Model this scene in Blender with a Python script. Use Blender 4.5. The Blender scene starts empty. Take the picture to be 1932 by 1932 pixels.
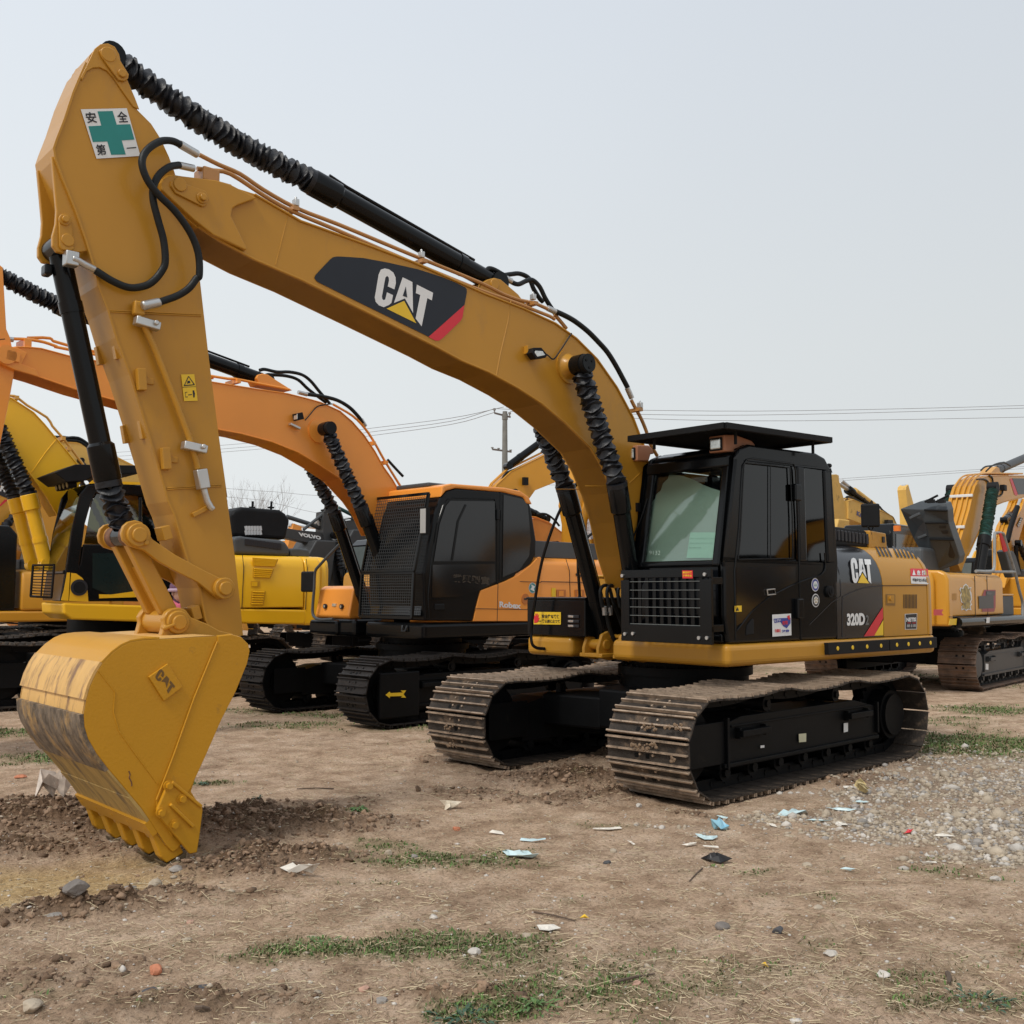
import bpy, bmesh, math, random
import numpy as np
from mathutils import Vector, Matrix
sc = bpy.context.scene
C = bpy.context.collection
# ------------------------------------------------------------------ camera
FPX = 1977.43                       # focal length for a 1932 px wide picture
CAM = np.array([8.5075, 6.3365, 1.6436]); YAW, PIT, ROL = 3.944, 0.0771, 0.0015
_f = np.array([math.cos(PIT)*math.cos(YAW), math.cos(PIT)*math.sin(YAW), math.sin(PIT)])
_r = np.array([math.sin(YAW), -math.cos(YAW), 0.]); _u = np.cross(_r, _f)
RV = _r*math.cos(ROL)+_u*math.sin(ROL); UV = -_r*math.sin(ROL)+_u*math.cos(ROL)
cd = bpy.data.cameras.new('camera'); cam = bpy.data.objects.new('camera', cd); C.objects.link(cam)
cam.matrix_world = Matrix(((RV[0], UV[0], -_f[0], CAM[0]), (RV[1], UV[1], -_f[1], CAM[1]), (RV[2], UV[2], -_f[2], CAM[2]), (0, 0, 0, 1)))
cd.sensor_width = 36; cd.lens = 36*FPX/1932; cd.clip_start = .05; cd.clip_end = 3000
sc.camera = cam
sc.render.resolution_x = 1024; sc.render.resolution_y = 1024
# ------------------------------------------------------------------ sky, sun, exposure
SUN_EL, SUN_AZ = math.radians(52), math.radians(8)       # the light comes from ahead of the machines
w = bpy.data.worlds.new('World'); sc.world = w; w.use_nodes = True
nt = w.node_tree; nt.nodes.clear(); N = nt.nodes.new; L = nt.links.new
out = N('ShaderNodeOutputWorld'); bg = N('ShaderNodeBackground'); L(bg.outputs[0], out.inputs[0])
sky = N('ShaderNodeTexSky'); sky.sky_type = 'NISHITA'; sky.sun_disc = False
sky.sun_elevation = SUN_EL; sky.sun_rotation = math.pi/2-SUN_AZ; sky.dust_density = 6; sky.air_density = 1.2
tc = N('ShaderNodeTexCoord'); sep = N('ShaderNodeSeparateXYZ'); L(tc.outputs['Generated'], sep.inputs[0])
# overcast cloud sheet: pale, a little bluer and darker away from the sun and higher up
rmp = N('ShaderNodeValToRGB'); L(sep.outputs['Z'], rmp.inputs[0])
el = rmp.color_ramp.elements; el[0].position = 0.0; el[0].color = (8.4, 8.7, 8.75, 1); el[1].position = 1.0; el[1].color = (8.0, 8.5, 9.2, 1)
e = el.new(.22); e.color = (8.2, 8.6, 8.75, 1)
e = el.new(.5); e.color = (7.7, 8.25, 8.9, 1)
dotn = N('ShaderNodeVectorMath'); dotn.operation = 'DOT_PRODUCT'; L(tc.outputs['Generated'], dotn.inputs[0]); dotn.inputs[1].default_value = (.72, -.69, 0)
mr = N('ShaderNodeMapRange'); L(dotn.outputs['Value'], mr.inputs['Value']); mr.inputs[1].default_value = -.55; mr.inputs[2].default_value = .6
mr.inputs[3].default_value = .84; mr.inputs[4].default_value = 1.04
nz = N('ShaderNodeTexNoise'); nz.inputs['Scale'].default_value = 1.6; nz.inputs['Detail'].default_value = 3; L(tc.outputs['Generated'], nz.inputs['Vector'])
mr2 = N('ShaderNodeMapRange'); L(nz.outputs[0], mr2.inputs['Value']); mr2.inputs[3].default_value = .97; mr2.inputs[4].default_value = 1.03
mu = N('ShaderNodeMath'); mu.operation = 'MULTIPLY'; L(mr.outputs[0], mu.inputs[0]); L(mr2.outputs[0], mu.inputs[1])
vm = N('ShaderNodeVectorMath'); vm.operation = 'SCALE'; L(rmp.outputs[0], vm.inputs[0]); L(mu.outputs[0], vm.inputs['Scale'])
mx = N('ShaderNodeMix'); mx.data_type = 'RGBA'; mx.inputs[0].default_value = .93; L(sky.outputs[0], mx.inputs[6]); L(vm.outputs[0], mx.inputs[7])
L(mx.outputs[2], bg.inputs[0]); bg.inputs[1].default_value = .1
sd = bpy.data.lights.new('sun', 'SUN'); sun = bpy.data.objects.new('sun', sd); C.objects.link(sun)
sd.energy = 1.5; sd.energy = 2.0; sd.angle = math.radians(16); sd.color = (1, .95, .87)
sun.rotation_euler = Vector((math.cos(SUN_AZ)*math.cos(SUN_EL), math.sin(SUN_AZ)*math.cos(SUN_EL), math.sin(SUN_EL))).to_track_quat('Z', 'Y').to_euler()
sun.location = (0, 0, 40)
sc.view_settings.view_transform = 'Standard'; sc.view_settings.look = 'None'; sc.view_settings.gamma = 1; sc.view_settings.exposure = .03

# ------------------------------------------------------------------ pixel rays -> points on real planes
ZT = dict(l8=(.22773,0,837.8),D=(1,0,0),z1=(.25726,0,42.6),z2=(.25726,0,461.5),z3=(.38589,0,923),z4=(.33075,390.5,639),z5=(.33075,958.5,745.5),z6=(.25726,1526.6,852),z7=(.27564,390.5,1065),z8=(.2205,923,426),tr=(.29401,781,1171.5),ts=(.27564,1278,1207),dc=(.18375,568,426),bc=(.14702,979.8,887.5),rf=(.24991,1107.6,745.5),cw=(.11025,1547.8,852),fl=(.2058,0,624.8),fl2=(.22053,0,958.5),rt=(.19117,1760.9,837.8),vo=(.11761,525.4,923),m3=(.2058,397.6,880.4))
def ray(k, x, y):
    s, a, b = ZT[k]; X = x*s+a; Y = y*s+b
    return _f+RV*(X-966)/FPX-UV*(Y-966)/FPX
class Fr:
    """a machine's frame: origin o, heading a"""
    def __init__(s, o=(0,0,0), a=0.): s.o = np.array(o, float); s.a = a
    def loc(s, v, pt=True):
        v = np.array(v, float)-(s.o if pt else 0); c, d = math.cos(s.a), math.sin(s.a)
        return np.array([v[0]*c+v[1]*d, -v[0]*d+v[1]*c, v[2]])
    def P(s, k, x, y, ax, val):
        c0 = s.loc(CAM); d = s.loc(ray(k, x, y), False); return c0+d*(val-c0[ax])/d[ax]
    def Y(s, k, pts, y): return [tuple(s.P(k, p[0], p[1], 1, y)) for p in pts]
    def XZ(s, k, pts, y): return [(q[0], q[2]) for q in s.Y(k, pts, y)]
W0 = Fr()
UY = -.0527
U = Fr((0,0,0), UY)
def gp(k, x, y, z=0): return W0.P(k, x, y, 2, z)

# ------------------------------------------------------------------ materials
MATS = {}
def lin(r, g, b): return tuple(((v/255+.055)/1.055)**2.4 if v > 10 else v/3294 for v in (r, g, b))+(1,)
def mat(name, col, rough=.5, metal=0., coat=0., vary=.12, vs=3., bump=0., bs=40., dirt=None, da=.35, ds=4., dc=(.16,.12,.08), spec=.5, alpha=None, stretch=None):
    if name in MATS: return MATS[name]
    m = bpy.data.materials.new(name); m.use_nodes = True; t = m.node_tree; b = t.nodes['Principled BSDF']
    b.inputs['Roughness'].default_value = rough; b.inputs['Metallic'].default_value = metal
    b.inputs['Coat Weight'].default_value = coat; b.inputs['Coat Roughness'].default_value = .12; b.inputs['Specular IOR Level'].default_value = spec
    co = t.nodes.new('ShaderNodeTexCoord'); vec = co.outputs['Object']
    if stretch:
        mp = t.nodes.new('ShaderNodeMapping'); mp.inputs['Scale'].default_value = stretch; t.links.new(vec, mp.inputs[0]); vec = mp.outputs[0]
    n = t.nodes.new('ShaderNodeTexNoise'); n.inputs['Scale'].default_value = vs; n.inputs['Detail'].default_value = 5; t.links.new(vec, n.inputs['Vector'])
    mrr = t.nodes.new('ShaderNodeMapRange'); t.links.new(n.outputs[0], mrr.inputs['Value']); mrr.inputs[1].default_value = .3; mrr.inputs[2].default_value = .7
    mrr.inputs[3].default_value = 1-vary; mrr.inputs[4].default_value = 1+vary
    sc_ = t.nodes.new('ShaderNodeVectorMath'); sc_.operation = 'SCALE'; sc_.inputs[0].default_value = col[:3]; t.links.new(mrr.outputs[0], sc_.inputs['Scale'])
    last = sc_.outputs[0]
    if dirt:
        n2 = t.nodes.new('ShaderNodeTexNoise'); n2.inputs['Scale'].default_value = ds; n2.inputs['Detail'].default_value = 9; n2.inputs['Roughness'].default_value = .68; t.links.new(vec, n2.inputs['Vector'])
        r2 = t.nodes.new('ShaderNodeMapRange'); t.links.new(n2.outputs[0], r2.inputs['Value']); r2.inputs[1].default_value = dirt; r2.inputs[2].default_value = dirt+.12; r2.inputs[4].default_value = da
        mi = t.nodes.new('ShaderNodeMix'); mi.data_type = 'RGBA'; t.links.new(r2.outputs[0], mi.inputs[0]); t.links.new(last, mi.inputs[6]); mi.inputs[7].default_value = tuple(dc)+(1,)
        last = mi.outputs[2]
        rr = t.nodes.new('ShaderNodeMapRange'); t.links.new(r2.outputs[0], rr.inputs['Value']); rr.inputs[3].default_value = rough; rr.inputs[4].default_value = max(rough, .75); t.links.new(rr.outputs[0], b.inputs['Roughness'])
    t.links.new(last, b.inputs['Base Color'])
    if bump:
        n3 = t.nodes.new('ShaderNodeTexNoise'); n3.inputs['Scale'].default_value = bs; n3.inputs['Detail'].default_value = 6; t.links.new(vec, n3.inputs['Vector'])
        bp = t.nodes.new('ShaderNodeBump'); bp.inputs['Strength'].default_value = bump; bp.inputs['Distance'].default_value = .02; t.links.new(n3.outputs[0], bp.inputs['Height']); t.links.new(bp.outputs[0], b.inputs['Normal'])
    if alpha is not None: b.inputs['Alpha'].default_value = alpha
    MATS[name] = m; return m
def glass(name, tint, a=.25, rough=.03):
    if name in MATS: return MATS[name]
    m = bpy.data.materials.new(name); m.use_nodes = True; t = m.node_tree; t.nodes.clear()
    o = t.nodes.new('ShaderNodeOutputMaterial'); g = t.nodes.new('ShaderNodeBsdfGlossy'); g.inputs['Roughness'].default_value = rough
    tr = t.nodes.new('ShaderNodeBsdfTransparent'); tr.inputs[0].default_value = tint+(1,)
    fr = t.nodes.new('ShaderNodeLayerWeight'); fr.inputs[0].default_value = .5; pw = t.nodes.new('ShaderNodeMath'); pw.operation = 'POWER'; pw.inputs[1].default_value = 4.; t.links.new(fr.outputs['Facing'], pw.inputs[0])
    ad = t.nodes.new('ShaderNodeMath'); ad.operation = 'MULTIPLY_ADD'; ad.inputs[1].default_value = .7; ad.inputs[2].default_value = a+.03; ad.use_clamp = True; t.links.new(pw.outputs[0], ad.inputs[0])
    x = t.nodes.new('ShaderNodeMixShader'); t.links.new(ad.outputs[0], x.inputs[0]); t.links.new(tr.outputs[0], x.inputs[1]); t.links.new(g.outputs[0], x.inputs[2]); t.links.new(x.outputs[0], o.inputs[0])
    MATS[name] = m; return m
CY = mat('cat_yellow', (.475,.232,.024), .36, coat=.12, vary=.06, vs=1.2, bump=.03, bs=120, spec=.32, dirt=.56, da=.22, ds=3.2, dc=(.25,.15,.07), stretch=(1,1,.45))
CYB = mat('bucket_yellow', (.54,.262,.014), .42, coat=.08, vary=.06, vs=1.2, dirt=.635, da=.55, ds=6, dc=(.20,.11,.04), bump=.10, bs=60, spec=.3)
SHELL = mat('bucket_shell_paint', (.66,.39,.12), .55, vary=.10, vs=2, dirt=.545, da=.85, ds=8, dc=(.16,.085,.055), bump=.12, bs=30, stretch=(.7,1.7,.5))
SHELL2 = mat('rust_scuffed_shell_paint', (.64,.38,.12), .6, vary=.15, vs=4, dirt=.49, da=.85, ds=3.6, dc=(.17,.095,.065), bump=.2, bs=30, stretch=(.8,1.9,.55))
WEAR = mat('scraped_bucket_steel', (.15,.115,.082), .6, metal=.1, vary=.6, vs=13, dirt=.50, da=.8, ds=4.5, dc=(.46,.28,.10), bump=.3, bs=40, stretch=(1,1.5,.9))
WEAR2 = mat('part_scraped_paint', (.42,.28,.09), .6, vary=.25, vs=6, dirt=.52, da=.8, ds=5, dc=(.14,.10,.07), bump=.2, bs=30, stretch=(1,2.2,.5))
RUST = mat('rusty_steel', (.17,.08,.045), .7, metal=.2, vary=.4, vs=14, bump=.4, bs=60)
BLK = mat('black_paint', (.0050,.0058,.0068), .17, coat=.0, vary=.15, vs=2, dirt=.70, da=.12, dc=(.06,.05,.04), spec=.22)
BLKM = mat('black_matte', (.008,.0085,.0095), .6, vary=.2, vs=5, spec=.2)
UNDER = mat('undercarriage_black', (.0038,.0042,.0048), .55, vary=.3, vs=3, dirt=.64, da=.35, ds=5, dc=(.045,.035,.025), spec=.15)
DARKBR = mat('glossy_dark_panel', (.009,.0085,.009), .08, coat=.2, vary=.1, vs=1)
GRY = mat('grey_plastic', (.055,.062,.068), .55, vary=.1)
TRK = mat('worn_track_steel', (.040,.032,.026), .6, metal=.1, spec=.3, vary=.4, vs=9, dirt=.53, da=.75, ds=4.5, dc=(.19,.13,.085), bump=.4, bs=50)
TRKD = mat('dark_track_steel', (.022,.019,.018), .5, metal=.15, vary=.3, vs=7, dirt=.62, da=.4, ds=4, dc=(.07,.05,.035), spec=.3, bump=.3, bs=50)
TRKR = mat('muddy_track_steel', (.13,.085,.06), .7, metal=.1, vary=.35, vs=6, dirt=.5, da=.7, ds=5, dc=(.22,.13,.085), bump=.5, bs=40)
GROUS = mat('polished_grouser', (.34,.255,.185), .5, metal=.15, vary=.3, vs=9, dirt=.52, da=.8, ds=6, dc=(.09,.065,.045), bump=.3, bs=60)
RUB = mat('bellows_rubber', (.013,.0145,.019), .42, spec=.35, vary=.25, vs=8, bump=.3, bs=30, dirt=.56, da=.35, dc=(.09,.09,.09))
GRNB = mat('green_bellows_rubber', (.012,.055,.047), .5, vary=.25, vs=8, bump=.3, bs=30)
HOSE = mat('black_hose', (.010,.012,.013), .45, spec=.25, vary=.15, vs=20, bump=.15, bs=90)
CHR = mat('zinc_steel', (.55,.55,.54), .35, metal=.85, vary=.1)
PIPEM = mat('orange_brown_pipe', (.42,.20,.055), .4, coat=.2, vary=.08)
WHT = mat('white_sticker', (.72,.73,.73), .45, vary=.03)
RED = mat('red_sticker', (.62,.02,.035), .4, vary=.05)
GRN = mat('green_sticker', (.012,.22,.20), .45, vary=.05)
YEL = mat('yellow_sticker', (.80,.52,.02), .45, vary=.05)
INK = mat('black_ink', (.012,.012,.016), .5, vary=.05)
DECB = mat('blue_black_decal', (.017,.021,.030), .42, vary=.06, spec=.3)
BLU = mat('blue_sticker', (.03,.05,.30), .45)
BROWNP = mat('salmon_brown_plastic', (.36,.16,.085), .55, vary=.06)
LENS = mat('lamp_lens', (.62,.64,.62), .15, metal=.6, vary=.15, vs=40)
GDK = glass('tinted_glass', (.02,.024,.028), .03)
GDM = glass('tinted_glass_side', (.05,.06,.055), .05)
GCL = glass('clear_glass', (.45,.55,.5), .03)
FILM = mat('pale_green_film', (.36,.42,.385), .5, vary=.07, vs=1.6)
PAPER = mat('mint_paper', (.42,.66,.55), .6, vary=.02)
ORG = mat('orange_paint', (.84,.31,.045), .38, coat=.25, vary=.06, vs=1.2, spec=.4)
YL3 = mat('lemon_yellow_paint', (.84,.47,.012), .36, coat=.25, vary=.05, vs=1.2, spec=.4)
YL8 = mat('amber_yellow_paint', (.60,.28,.022), .4, coat=.2, vary=.06, vs=1.2, spec=.4)
YOLD = mat('scuffed_yellow_paint', (.68,.42,.10), .55, vary=.12, dirt=.6, da=.7, dc=(.16,.10,.05), vs=2)
VGR = mat('charcoal_paint', (.040,.042,.044), .45, vary=.1)

# ------------------------------------------------------------------ mesh builder
AUTO_SPLIT = {'boom_tip_plate', 'hose_fitting', 'stick_bracket', 'boom_hose', 'stick_hose', 'stick_head_plate', 'boom_pipe', 'pipe_clamp', 'swivel_hose', 'louvre', 'hood_catch', 'hood_rib', 'front_lamp', 'visor_lamp', 'bumper_rail', 'hose_coupling', 'cylinder_ear', 'guard_bolt', 'hydraulic_pipe', 'cooling_vent', 'weld_seam', 'hood_crease'}
class MB:
    def __init__(s): s.v = []; s.f = []; s.m = []; s.s = []; s.k = 0; s.sm = False
    def add(s, vs, fs, k=None, sm=None):
        b = len(s.v); s.v += [tuple(map(float, p)) for p in vs]
        s.f += [tuple(i+b for i in f) for f in fs]; n = len(fs)
        s.m += [s.k if k is None else k]*n; s.s += [s.sm if sm is None else sm]*n; return s
    def box(s, c, d, k=None, R=None):
        x, y, z = d[0]/2, d[1]/2, d[2]/2
        vs = [Vector((a*x, b*y, e*z)) for a in (-1,1) for b in (-1,1) for e in (-1,1)]
        if R is not None: vs = [R @ v for v in vs]
        c = Vector(c)
        return s.add([v+c for v in vs], [(0,1,3,2),(4,6,7,5),(0,4,5,1),(2,3,7,6),(0,2,6,4),(1,5,7,3)], k)
    def bar(s, a, b, wd, h, k=None):       # box along a->b
        a, b = Vector(a), Vector(b); d = b-a; q = d.to_track_quat('X', 'Z').to_matrix()
        return s.box((a+b)/2, (d.length, wd, h), k, q)
    def prism(s, prof, y0, y1, k=None, ax='y', sm=False):   # polygon of (x,z), extruded in y
        n = len(prof)
        def p(q, t): return (q[0], t, q[1]) if ax == 'y' else ((t, q[0], q[1]) if ax == 'x' else (q[0], q[1], t))
        vs = [p(q, y0) for q in prof]+[p(q, y1) for q in prof]
        s.add(vs, [tuple(range(n)), tuple(range(2*n-1, n-1, -1))], k, False)
        return s.add(vs, [(i, i+n, (i+1) % n+n, (i+1) % n) for i in range(n)], k, sm)
    def strip(s, line, y0, y1, th, k=None):   # a plate of thickness th laid along a line of (x,z)
        n = len(line); o = []
        for i in range(n):
            a = Vector(line[max(i-1, 0)]); b = Vector(line[min(i+1, n-1)]); t = (b-a).normalized(); o.append((line[i][0]-t[1]*th, line[i][1]+t[0]*th))
        return s.prism(list(line)+o[::-1], y0, y1, k)
    def tube(s, path, r, k=None, n=10, cap=True):
        P = [Vector(p) for p in path]; m = len(P); R = r if hasattr(r, '__len__') else [r]*m
        vs = []; up = None
        for i in range(m):
            t = (P[min(i+1, m-1)]-P[max(i-1, 0)])
            t = t.normalized() if t.length > 1e-9 else Vector((0,0,1))
            if up is None: up = Vector((0,0,1)) if abs(t.z) < .9 else Vector((1,0,0))
            a = (up-t*up.dot(t)).normalized(); up = a; b = t.cross(a)
            for j in range(n):
                q = 2*math.pi*j/n; vs.append(P[i]+(a*math.cos(q)+b*math.sin(q))*R[i])
        fs = [(i*n+j, i*n+(j+1) % n, (i+1)*n+(j+1) % n, (i+1)*n+j) for i in range(m-1) for j in range(n)]
        s.add(vs, fs, k, True)
        if cap: s.add(vs[:n], [tuple(range(n))[::-1]], k, False); s.add(vs[-n:], [tuple(range(n))], k, False)
        return s
    def shift(s, dx=0, dy=0, dz=0): s.v = [(x+dx, y+dy, z+dz) for x, y, z in s.v]; return s
    def cyl(s, a, b, r, k=None, n=20, r2=None): return s.tube([a, b], [r, r if r2 is None else r2], k, n)
    def ycyl(s, x, z, y0, y1, r, k=None, n=24): return s.cyl((x, y0, z), (x, y1, z), r, k, n)
    def disc(s, x, z, y, r, k=None, n=24, rx=None):
        return s.add([(x+(rx or r)*math.cos(2*math.pi*i/n), y, z+r*math.sin(2*math.pi*i/n)) for i in range(n)], [tuple(range(n))[::-1]], k)
    def quad(s, pts, k=None): return s.add(pts, [tuple(range(len(pts)))], k)
    def islands(s):
        n = len(s.v); par = list(range(n))
        def find(a):
            while par[a] != a: par[a] = par[par[a]]; a = par[a]
            return a
        for f in s.f:
            for i in f[1:]: par[find(i)] = find(f[0])
        gr = {}
        for i, f in enumerate(s.f): gr.setdefault(find(f[0]), []).append(i)
        V = np.array(s.v); bx = []
        for k_, fs in gr.items():
            ids = sorted({i for f in fs for i in s.f[f]}); bx.append([V[ids].min(0)-.004, V[ids].max(0)+.004, fs])
        ch = True
        while ch:
            ch = False
            for i in range(len(bx)):
                for j in range(i+1, len(bx)):
                    if (bx[i][0] <= bx[j][1]).all() and (bx[j][0] <= bx[i][1]).all(): bx[i] = [np.minimum(bx[i][0], bx[j][0]), np.maximum(bx[i][1], bx[j][1]), bx[i][2]+bx[j][2]]; del bx[j]; ch = True; break
                if ch: break
        out_ = []
        for _, _, fs in bx:
            m = MB(); mp_ = {}
            for f in fs:
                for i in s.f[f]:
                    if i not in mp_: mp_[i] = len(m.v); m.v.append(s.v[i])
                m.f.append(tuple(mp_[i] for i in s.f[f])); m.m.append(s.m[f]); m.s.append(s.s[f])
            out_.append(m)
        return out_
    def build(s, name, mats, parent=None, rot=0., bevel=0., loc=None, segs=2, auto=True):
        if not isinstance(mats, (list, tuple)): mats = [mats]
        if name in AUTO_SPLIT and auto:
            q = s.islands()
            if len(q) > 1: return [m.build(name, mats, parent, rot, bevel, loc, segs, False) for m in q][0]
        me = bpy.data.meshes.new(name); me.from_pydata(s.v, [], s.f)
        for m in mats: me.materials.append(m)
        me.polygons.foreach_set('material_index', s.m); me.polygons.foreach_set('use_smooth', s.s)
        bm = bmesh.new(); bm.from_mesh(me); bmesh.ops.remove_doubles(bm, verts=bm.verts, dist=1e-5)
        bmesh.ops.recalc_face_normals(bm, faces=bm.faces); bm.to_mesh(me); bm.free()
        if any(s.s): me.set_sharp_from_angle(angle=math.radians(38))
        me.update()
        o = bpy.data.objects.new(name, me); C.objects.link(o)
        if parent is not None: o.parent = parent
        if rot: o.rotation_euler.z = rot
        if loc is not None: o.location = loc
        if bevel:
            b = o.modifiers.new('bevel', 'BEVEL'); b.width = bevel; b.segments = segs; b.limit_method = 'ANGLE'; b.angle_limit = math.radians(35); b.harden_normals = False
        return o
def flat(pts, mats_, name, parent, th_dir=(0,1,0), th=.003, rot=0., k=None):
    """a thin sticker or plate with its own thickness; pts is one polygon or a list of (polygon, material index)"""
    b = MB(); polys = [(pts, 0)] if np.ndim(pts[0][0]) == 0 else pts
    d = Vector(th_dir)
    for i, (pl, mi) in enumerate(polys):
        lo = [Vector(p)+d*(th*.2*(i > 0)) for p in pl]; hi = [p+d*(th*(1+.5*i)) for p in map(Vector, pl)]; n = len(pl)
        b.add(lo+hi, [tuple(range(n, 2*n))]+[(j, (j+1) % n, (j+1) % n+n, j+n) for j in range(n)], mi)
    return b.build(name, mats_, parent, rot)
def empty(name, loc=(0,0,0), rz=0.):
    o = bpy.data.objects.new(name, None); C.objects.link(o); o.location = loc; o.rotation_euler.z = rz; o.empty_display_size = .3; return o
def tag(o, label=None, cat=None, group=None, kind=None):
    for k, v in (('label', label), ('category', cat), ('group', group), ('kind', kind)):
        if v: o[k] = v
    return o
def sm(pts, n=6):
    """smooth curve through points"""
    P = [Vector(p) for p in pts]; P = [P[0]*2-P[1]]+P+[P[-1]*2-P[-2]]; o = []
    for i in range(1, len(P)-2):
        for j in range(n):
            t = j/n; a, b, c, d = P[i-1:i+3]
            o.append(.5*((2*b)+(c-a)*t+(2*a-5*b+4*c-d)*t*t+(3*b-a-3*c+d)*t**3))
    return o+[P[-2]]
def bellows(b, p0, p1, r0, r1, folds, k=0, seed=1, sag=(0,0,0), crush=0., n=22, r2=None):
    """pleated rubber boot between two points; crush bunches the pleats towards p1"""
    rnd = random.Random(seed); p0, p1, sg = Vector(p0), Vector(p1), Vector(sag); d = (p1-p0); t = d.normalized()
    a = Vector((0,1,0)); a = (a-t*a.dot(t)).normalized(); c = t.cross(a); vs = []; m = folds*4+1
    ph = [rnd.uniform(0, 6.28) for _ in range(m)]
    for i in range(m):
        u = i/(m-1); u2 = u**(1-crush*.45) if crush else u
        ctr = p0+d*u2+sg*math.sin(math.pi*u2)
        q = (i % 4)/2.; w_ = abs(1-q)   # 1,.5,0,.5
        rr = (r0*(1-u)+(r2 or r0)*u)*(1-w_)+(r1*(1-u)+(r1*(r2 or r0)/r0)*u)*w_
        for j in range(n):
            an = 2*math.pi*j/n; jit = 1+.04*math.sin(an*3+ph[(i//2)*2])+.025*math.sin(an*5+ph[(i//4)*4]*2)+rnd.uniform(-.02, .02)
            ax = rnd.uniform(-.004, .004)+(.014+crush*.018)*math.sin(an*2+ph[(i//4)*4])
            vs.append(ctr+(a*math.cos(an)+c*math.sin(an))*rr*jit+t*ax)
    b.add(vs, [(i*n+j, i*n+(j+1) % n, (i+1)*n+(j+1) % n, (i+1)*n+j) for i in range(m-1) for j in range(n)], k, False)
_tx = {}
def textpolys(s_, bold=.0):
    """triangles of a word, in a unit box (0..1, 0..1, y up)"""
    if (s_, bold) in _tx: return _tx[(s_, bold)]
    cu = bpy.data.curves.new('t', 'FONT'); cu.body = s_; cu.offset = bold; cu.resolution_u = 3
    o = bpy.data.objects.new('t', cu); C.objects.link(o); dg = bpy.context.evaluated_depsgraph_get(); me = bpy.data.meshes.new_from_object(o.evaluated_get(dg))
    co = np.array([v.co[:2] for v in me.vertices]) if len(me.vertices) else np.zeros((1, 2)); fs = [tuple(p.vertices) for p in me.polygons]
    bpy.data.objects.remove(o); bpy.data.curves.remove(cu); bpy.data.meshes.remove(me)
    mn, mxx = co.min(0), co.max(0); co = (co-mn)/np.maximum(mxx-mn, 1e-6)
    _tx[(s_, bold)] = (co, fs); return co, fs
def word(b, s_, fr, z, tl, tr, bl, ax, val, k=0, bold=.02, push=(0,.004,0)):
    """write a word on plane ax=val: tl, tr, bl = its corners in the photograph"""
    co, fs = textpolys(s_, bold); tl, tr, bl = map(np.array, (tl, tr, bl)); vs = []
    for u, v in co:
        q = tl+(tr-tl)*u+(bl-tl)*(1-v); p = fr.P(z, q[0], q[1], ax, val); vs.append(tuple(p+np.array(push)))
    b.add(vs, fs, k)
# ------------------------------------------------------------------ ground
def _h(ix, iy, s): 
    n = (ix.astype(np.int64)*374761393+iy.astype(np.int64)*668265263+s*1442695041) & 0xffffffff
    n = ((n ^ (n >> 13))*1274126177) & 0xffffffff
    return ((n ^ (n >> 16)) & 0xffff)/65535.
def vn(x, y, s=0):
    ix, iy = np.floor(x), np.floor(y); fx, fy = x-ix, y-iy; fx = fx*fx*(3-2*fx); fy = fy*fy*(3-2*fy)
    return (_h(ix, iy, s)*(1-fx)+_h(ix+1, iy, s)*fx)*(1-fy)+(_h(ix, iy+1, s)*(1-fx)+_h(ix+1, iy+1, s)*fx)*fy
def fbm(x, y, s=0, o=4, g=.5):
    a, t, r = 1., 0., 0.
    for i in range(o): r = r+a*(vn(x*2**i+i*17.3, y*2**i-i*9.1, s+i)-.5)*2; t += a; a *= g
    return r/t
def blob(x, y, items):
    """soft patches: (photo x, photo y, length along the view's x, depth, weight)"""
    r = np.zeros_like(x)
    for px, py, sx, sy, wt in items:
        c = gp('D', px, py); dx, dy = x-c[0], y-c[1]; u = dx*_r[0]+dy*_r[1]; v = dx*math.cos(YAW)+dy*math.sin(YAW)
        r = np.maximum(r, wt*np.exp(-((u/sx)**2+(v/sy)**2)))
    return r
DIG = [(700,1560,.5,.3,.6),(560,1620,.5,.25,.9),(300,1600,.5,.3,.6),(900,1500,.6,.3,.6),(1180,1500,.7,.25,.8),(1300,1540,.4,.15,.5),(200,1710,.4,.08,.8),(40,1850,.6,.25,.5),(60,1550,.75,.55,1.),(190,1560,.45,.5,.9),(20,1600,.6,.25,.7),(440,1560,.55,.65,1.),(560,1560,.5,.5,.9),(620,1530,.5,.4,.6),(470,1640,.45,.28,.8),(330,1690,.6,.12,.55),(120,1725,.42,.09,.8),(40,1745,.35,.07,.6),(1080,1470,.8,.5,.85),(1000,1435,.7,.6,.8),(1180,1420,.6,.9,.8),(860,1440,.5,.5,.6),(1050,1510,.6,.25,.6),(1560,1475,1.2,.35,.6),(300,1900,1.,.25,.45),(90,1830,.8,.3,.4),(860,1880,.35,.1,.5),(1240,1440,.4,.5,.6),(1540,1440,2.,.5,.45)]
TAN = [(80,1660,.9,.35,1.2),(120,1650,.75,.28,1.),(0,1690,.6,.25,.9),(260,1625,.5,.2,.9),(360,1610,.3,.2,.5)]
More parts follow.
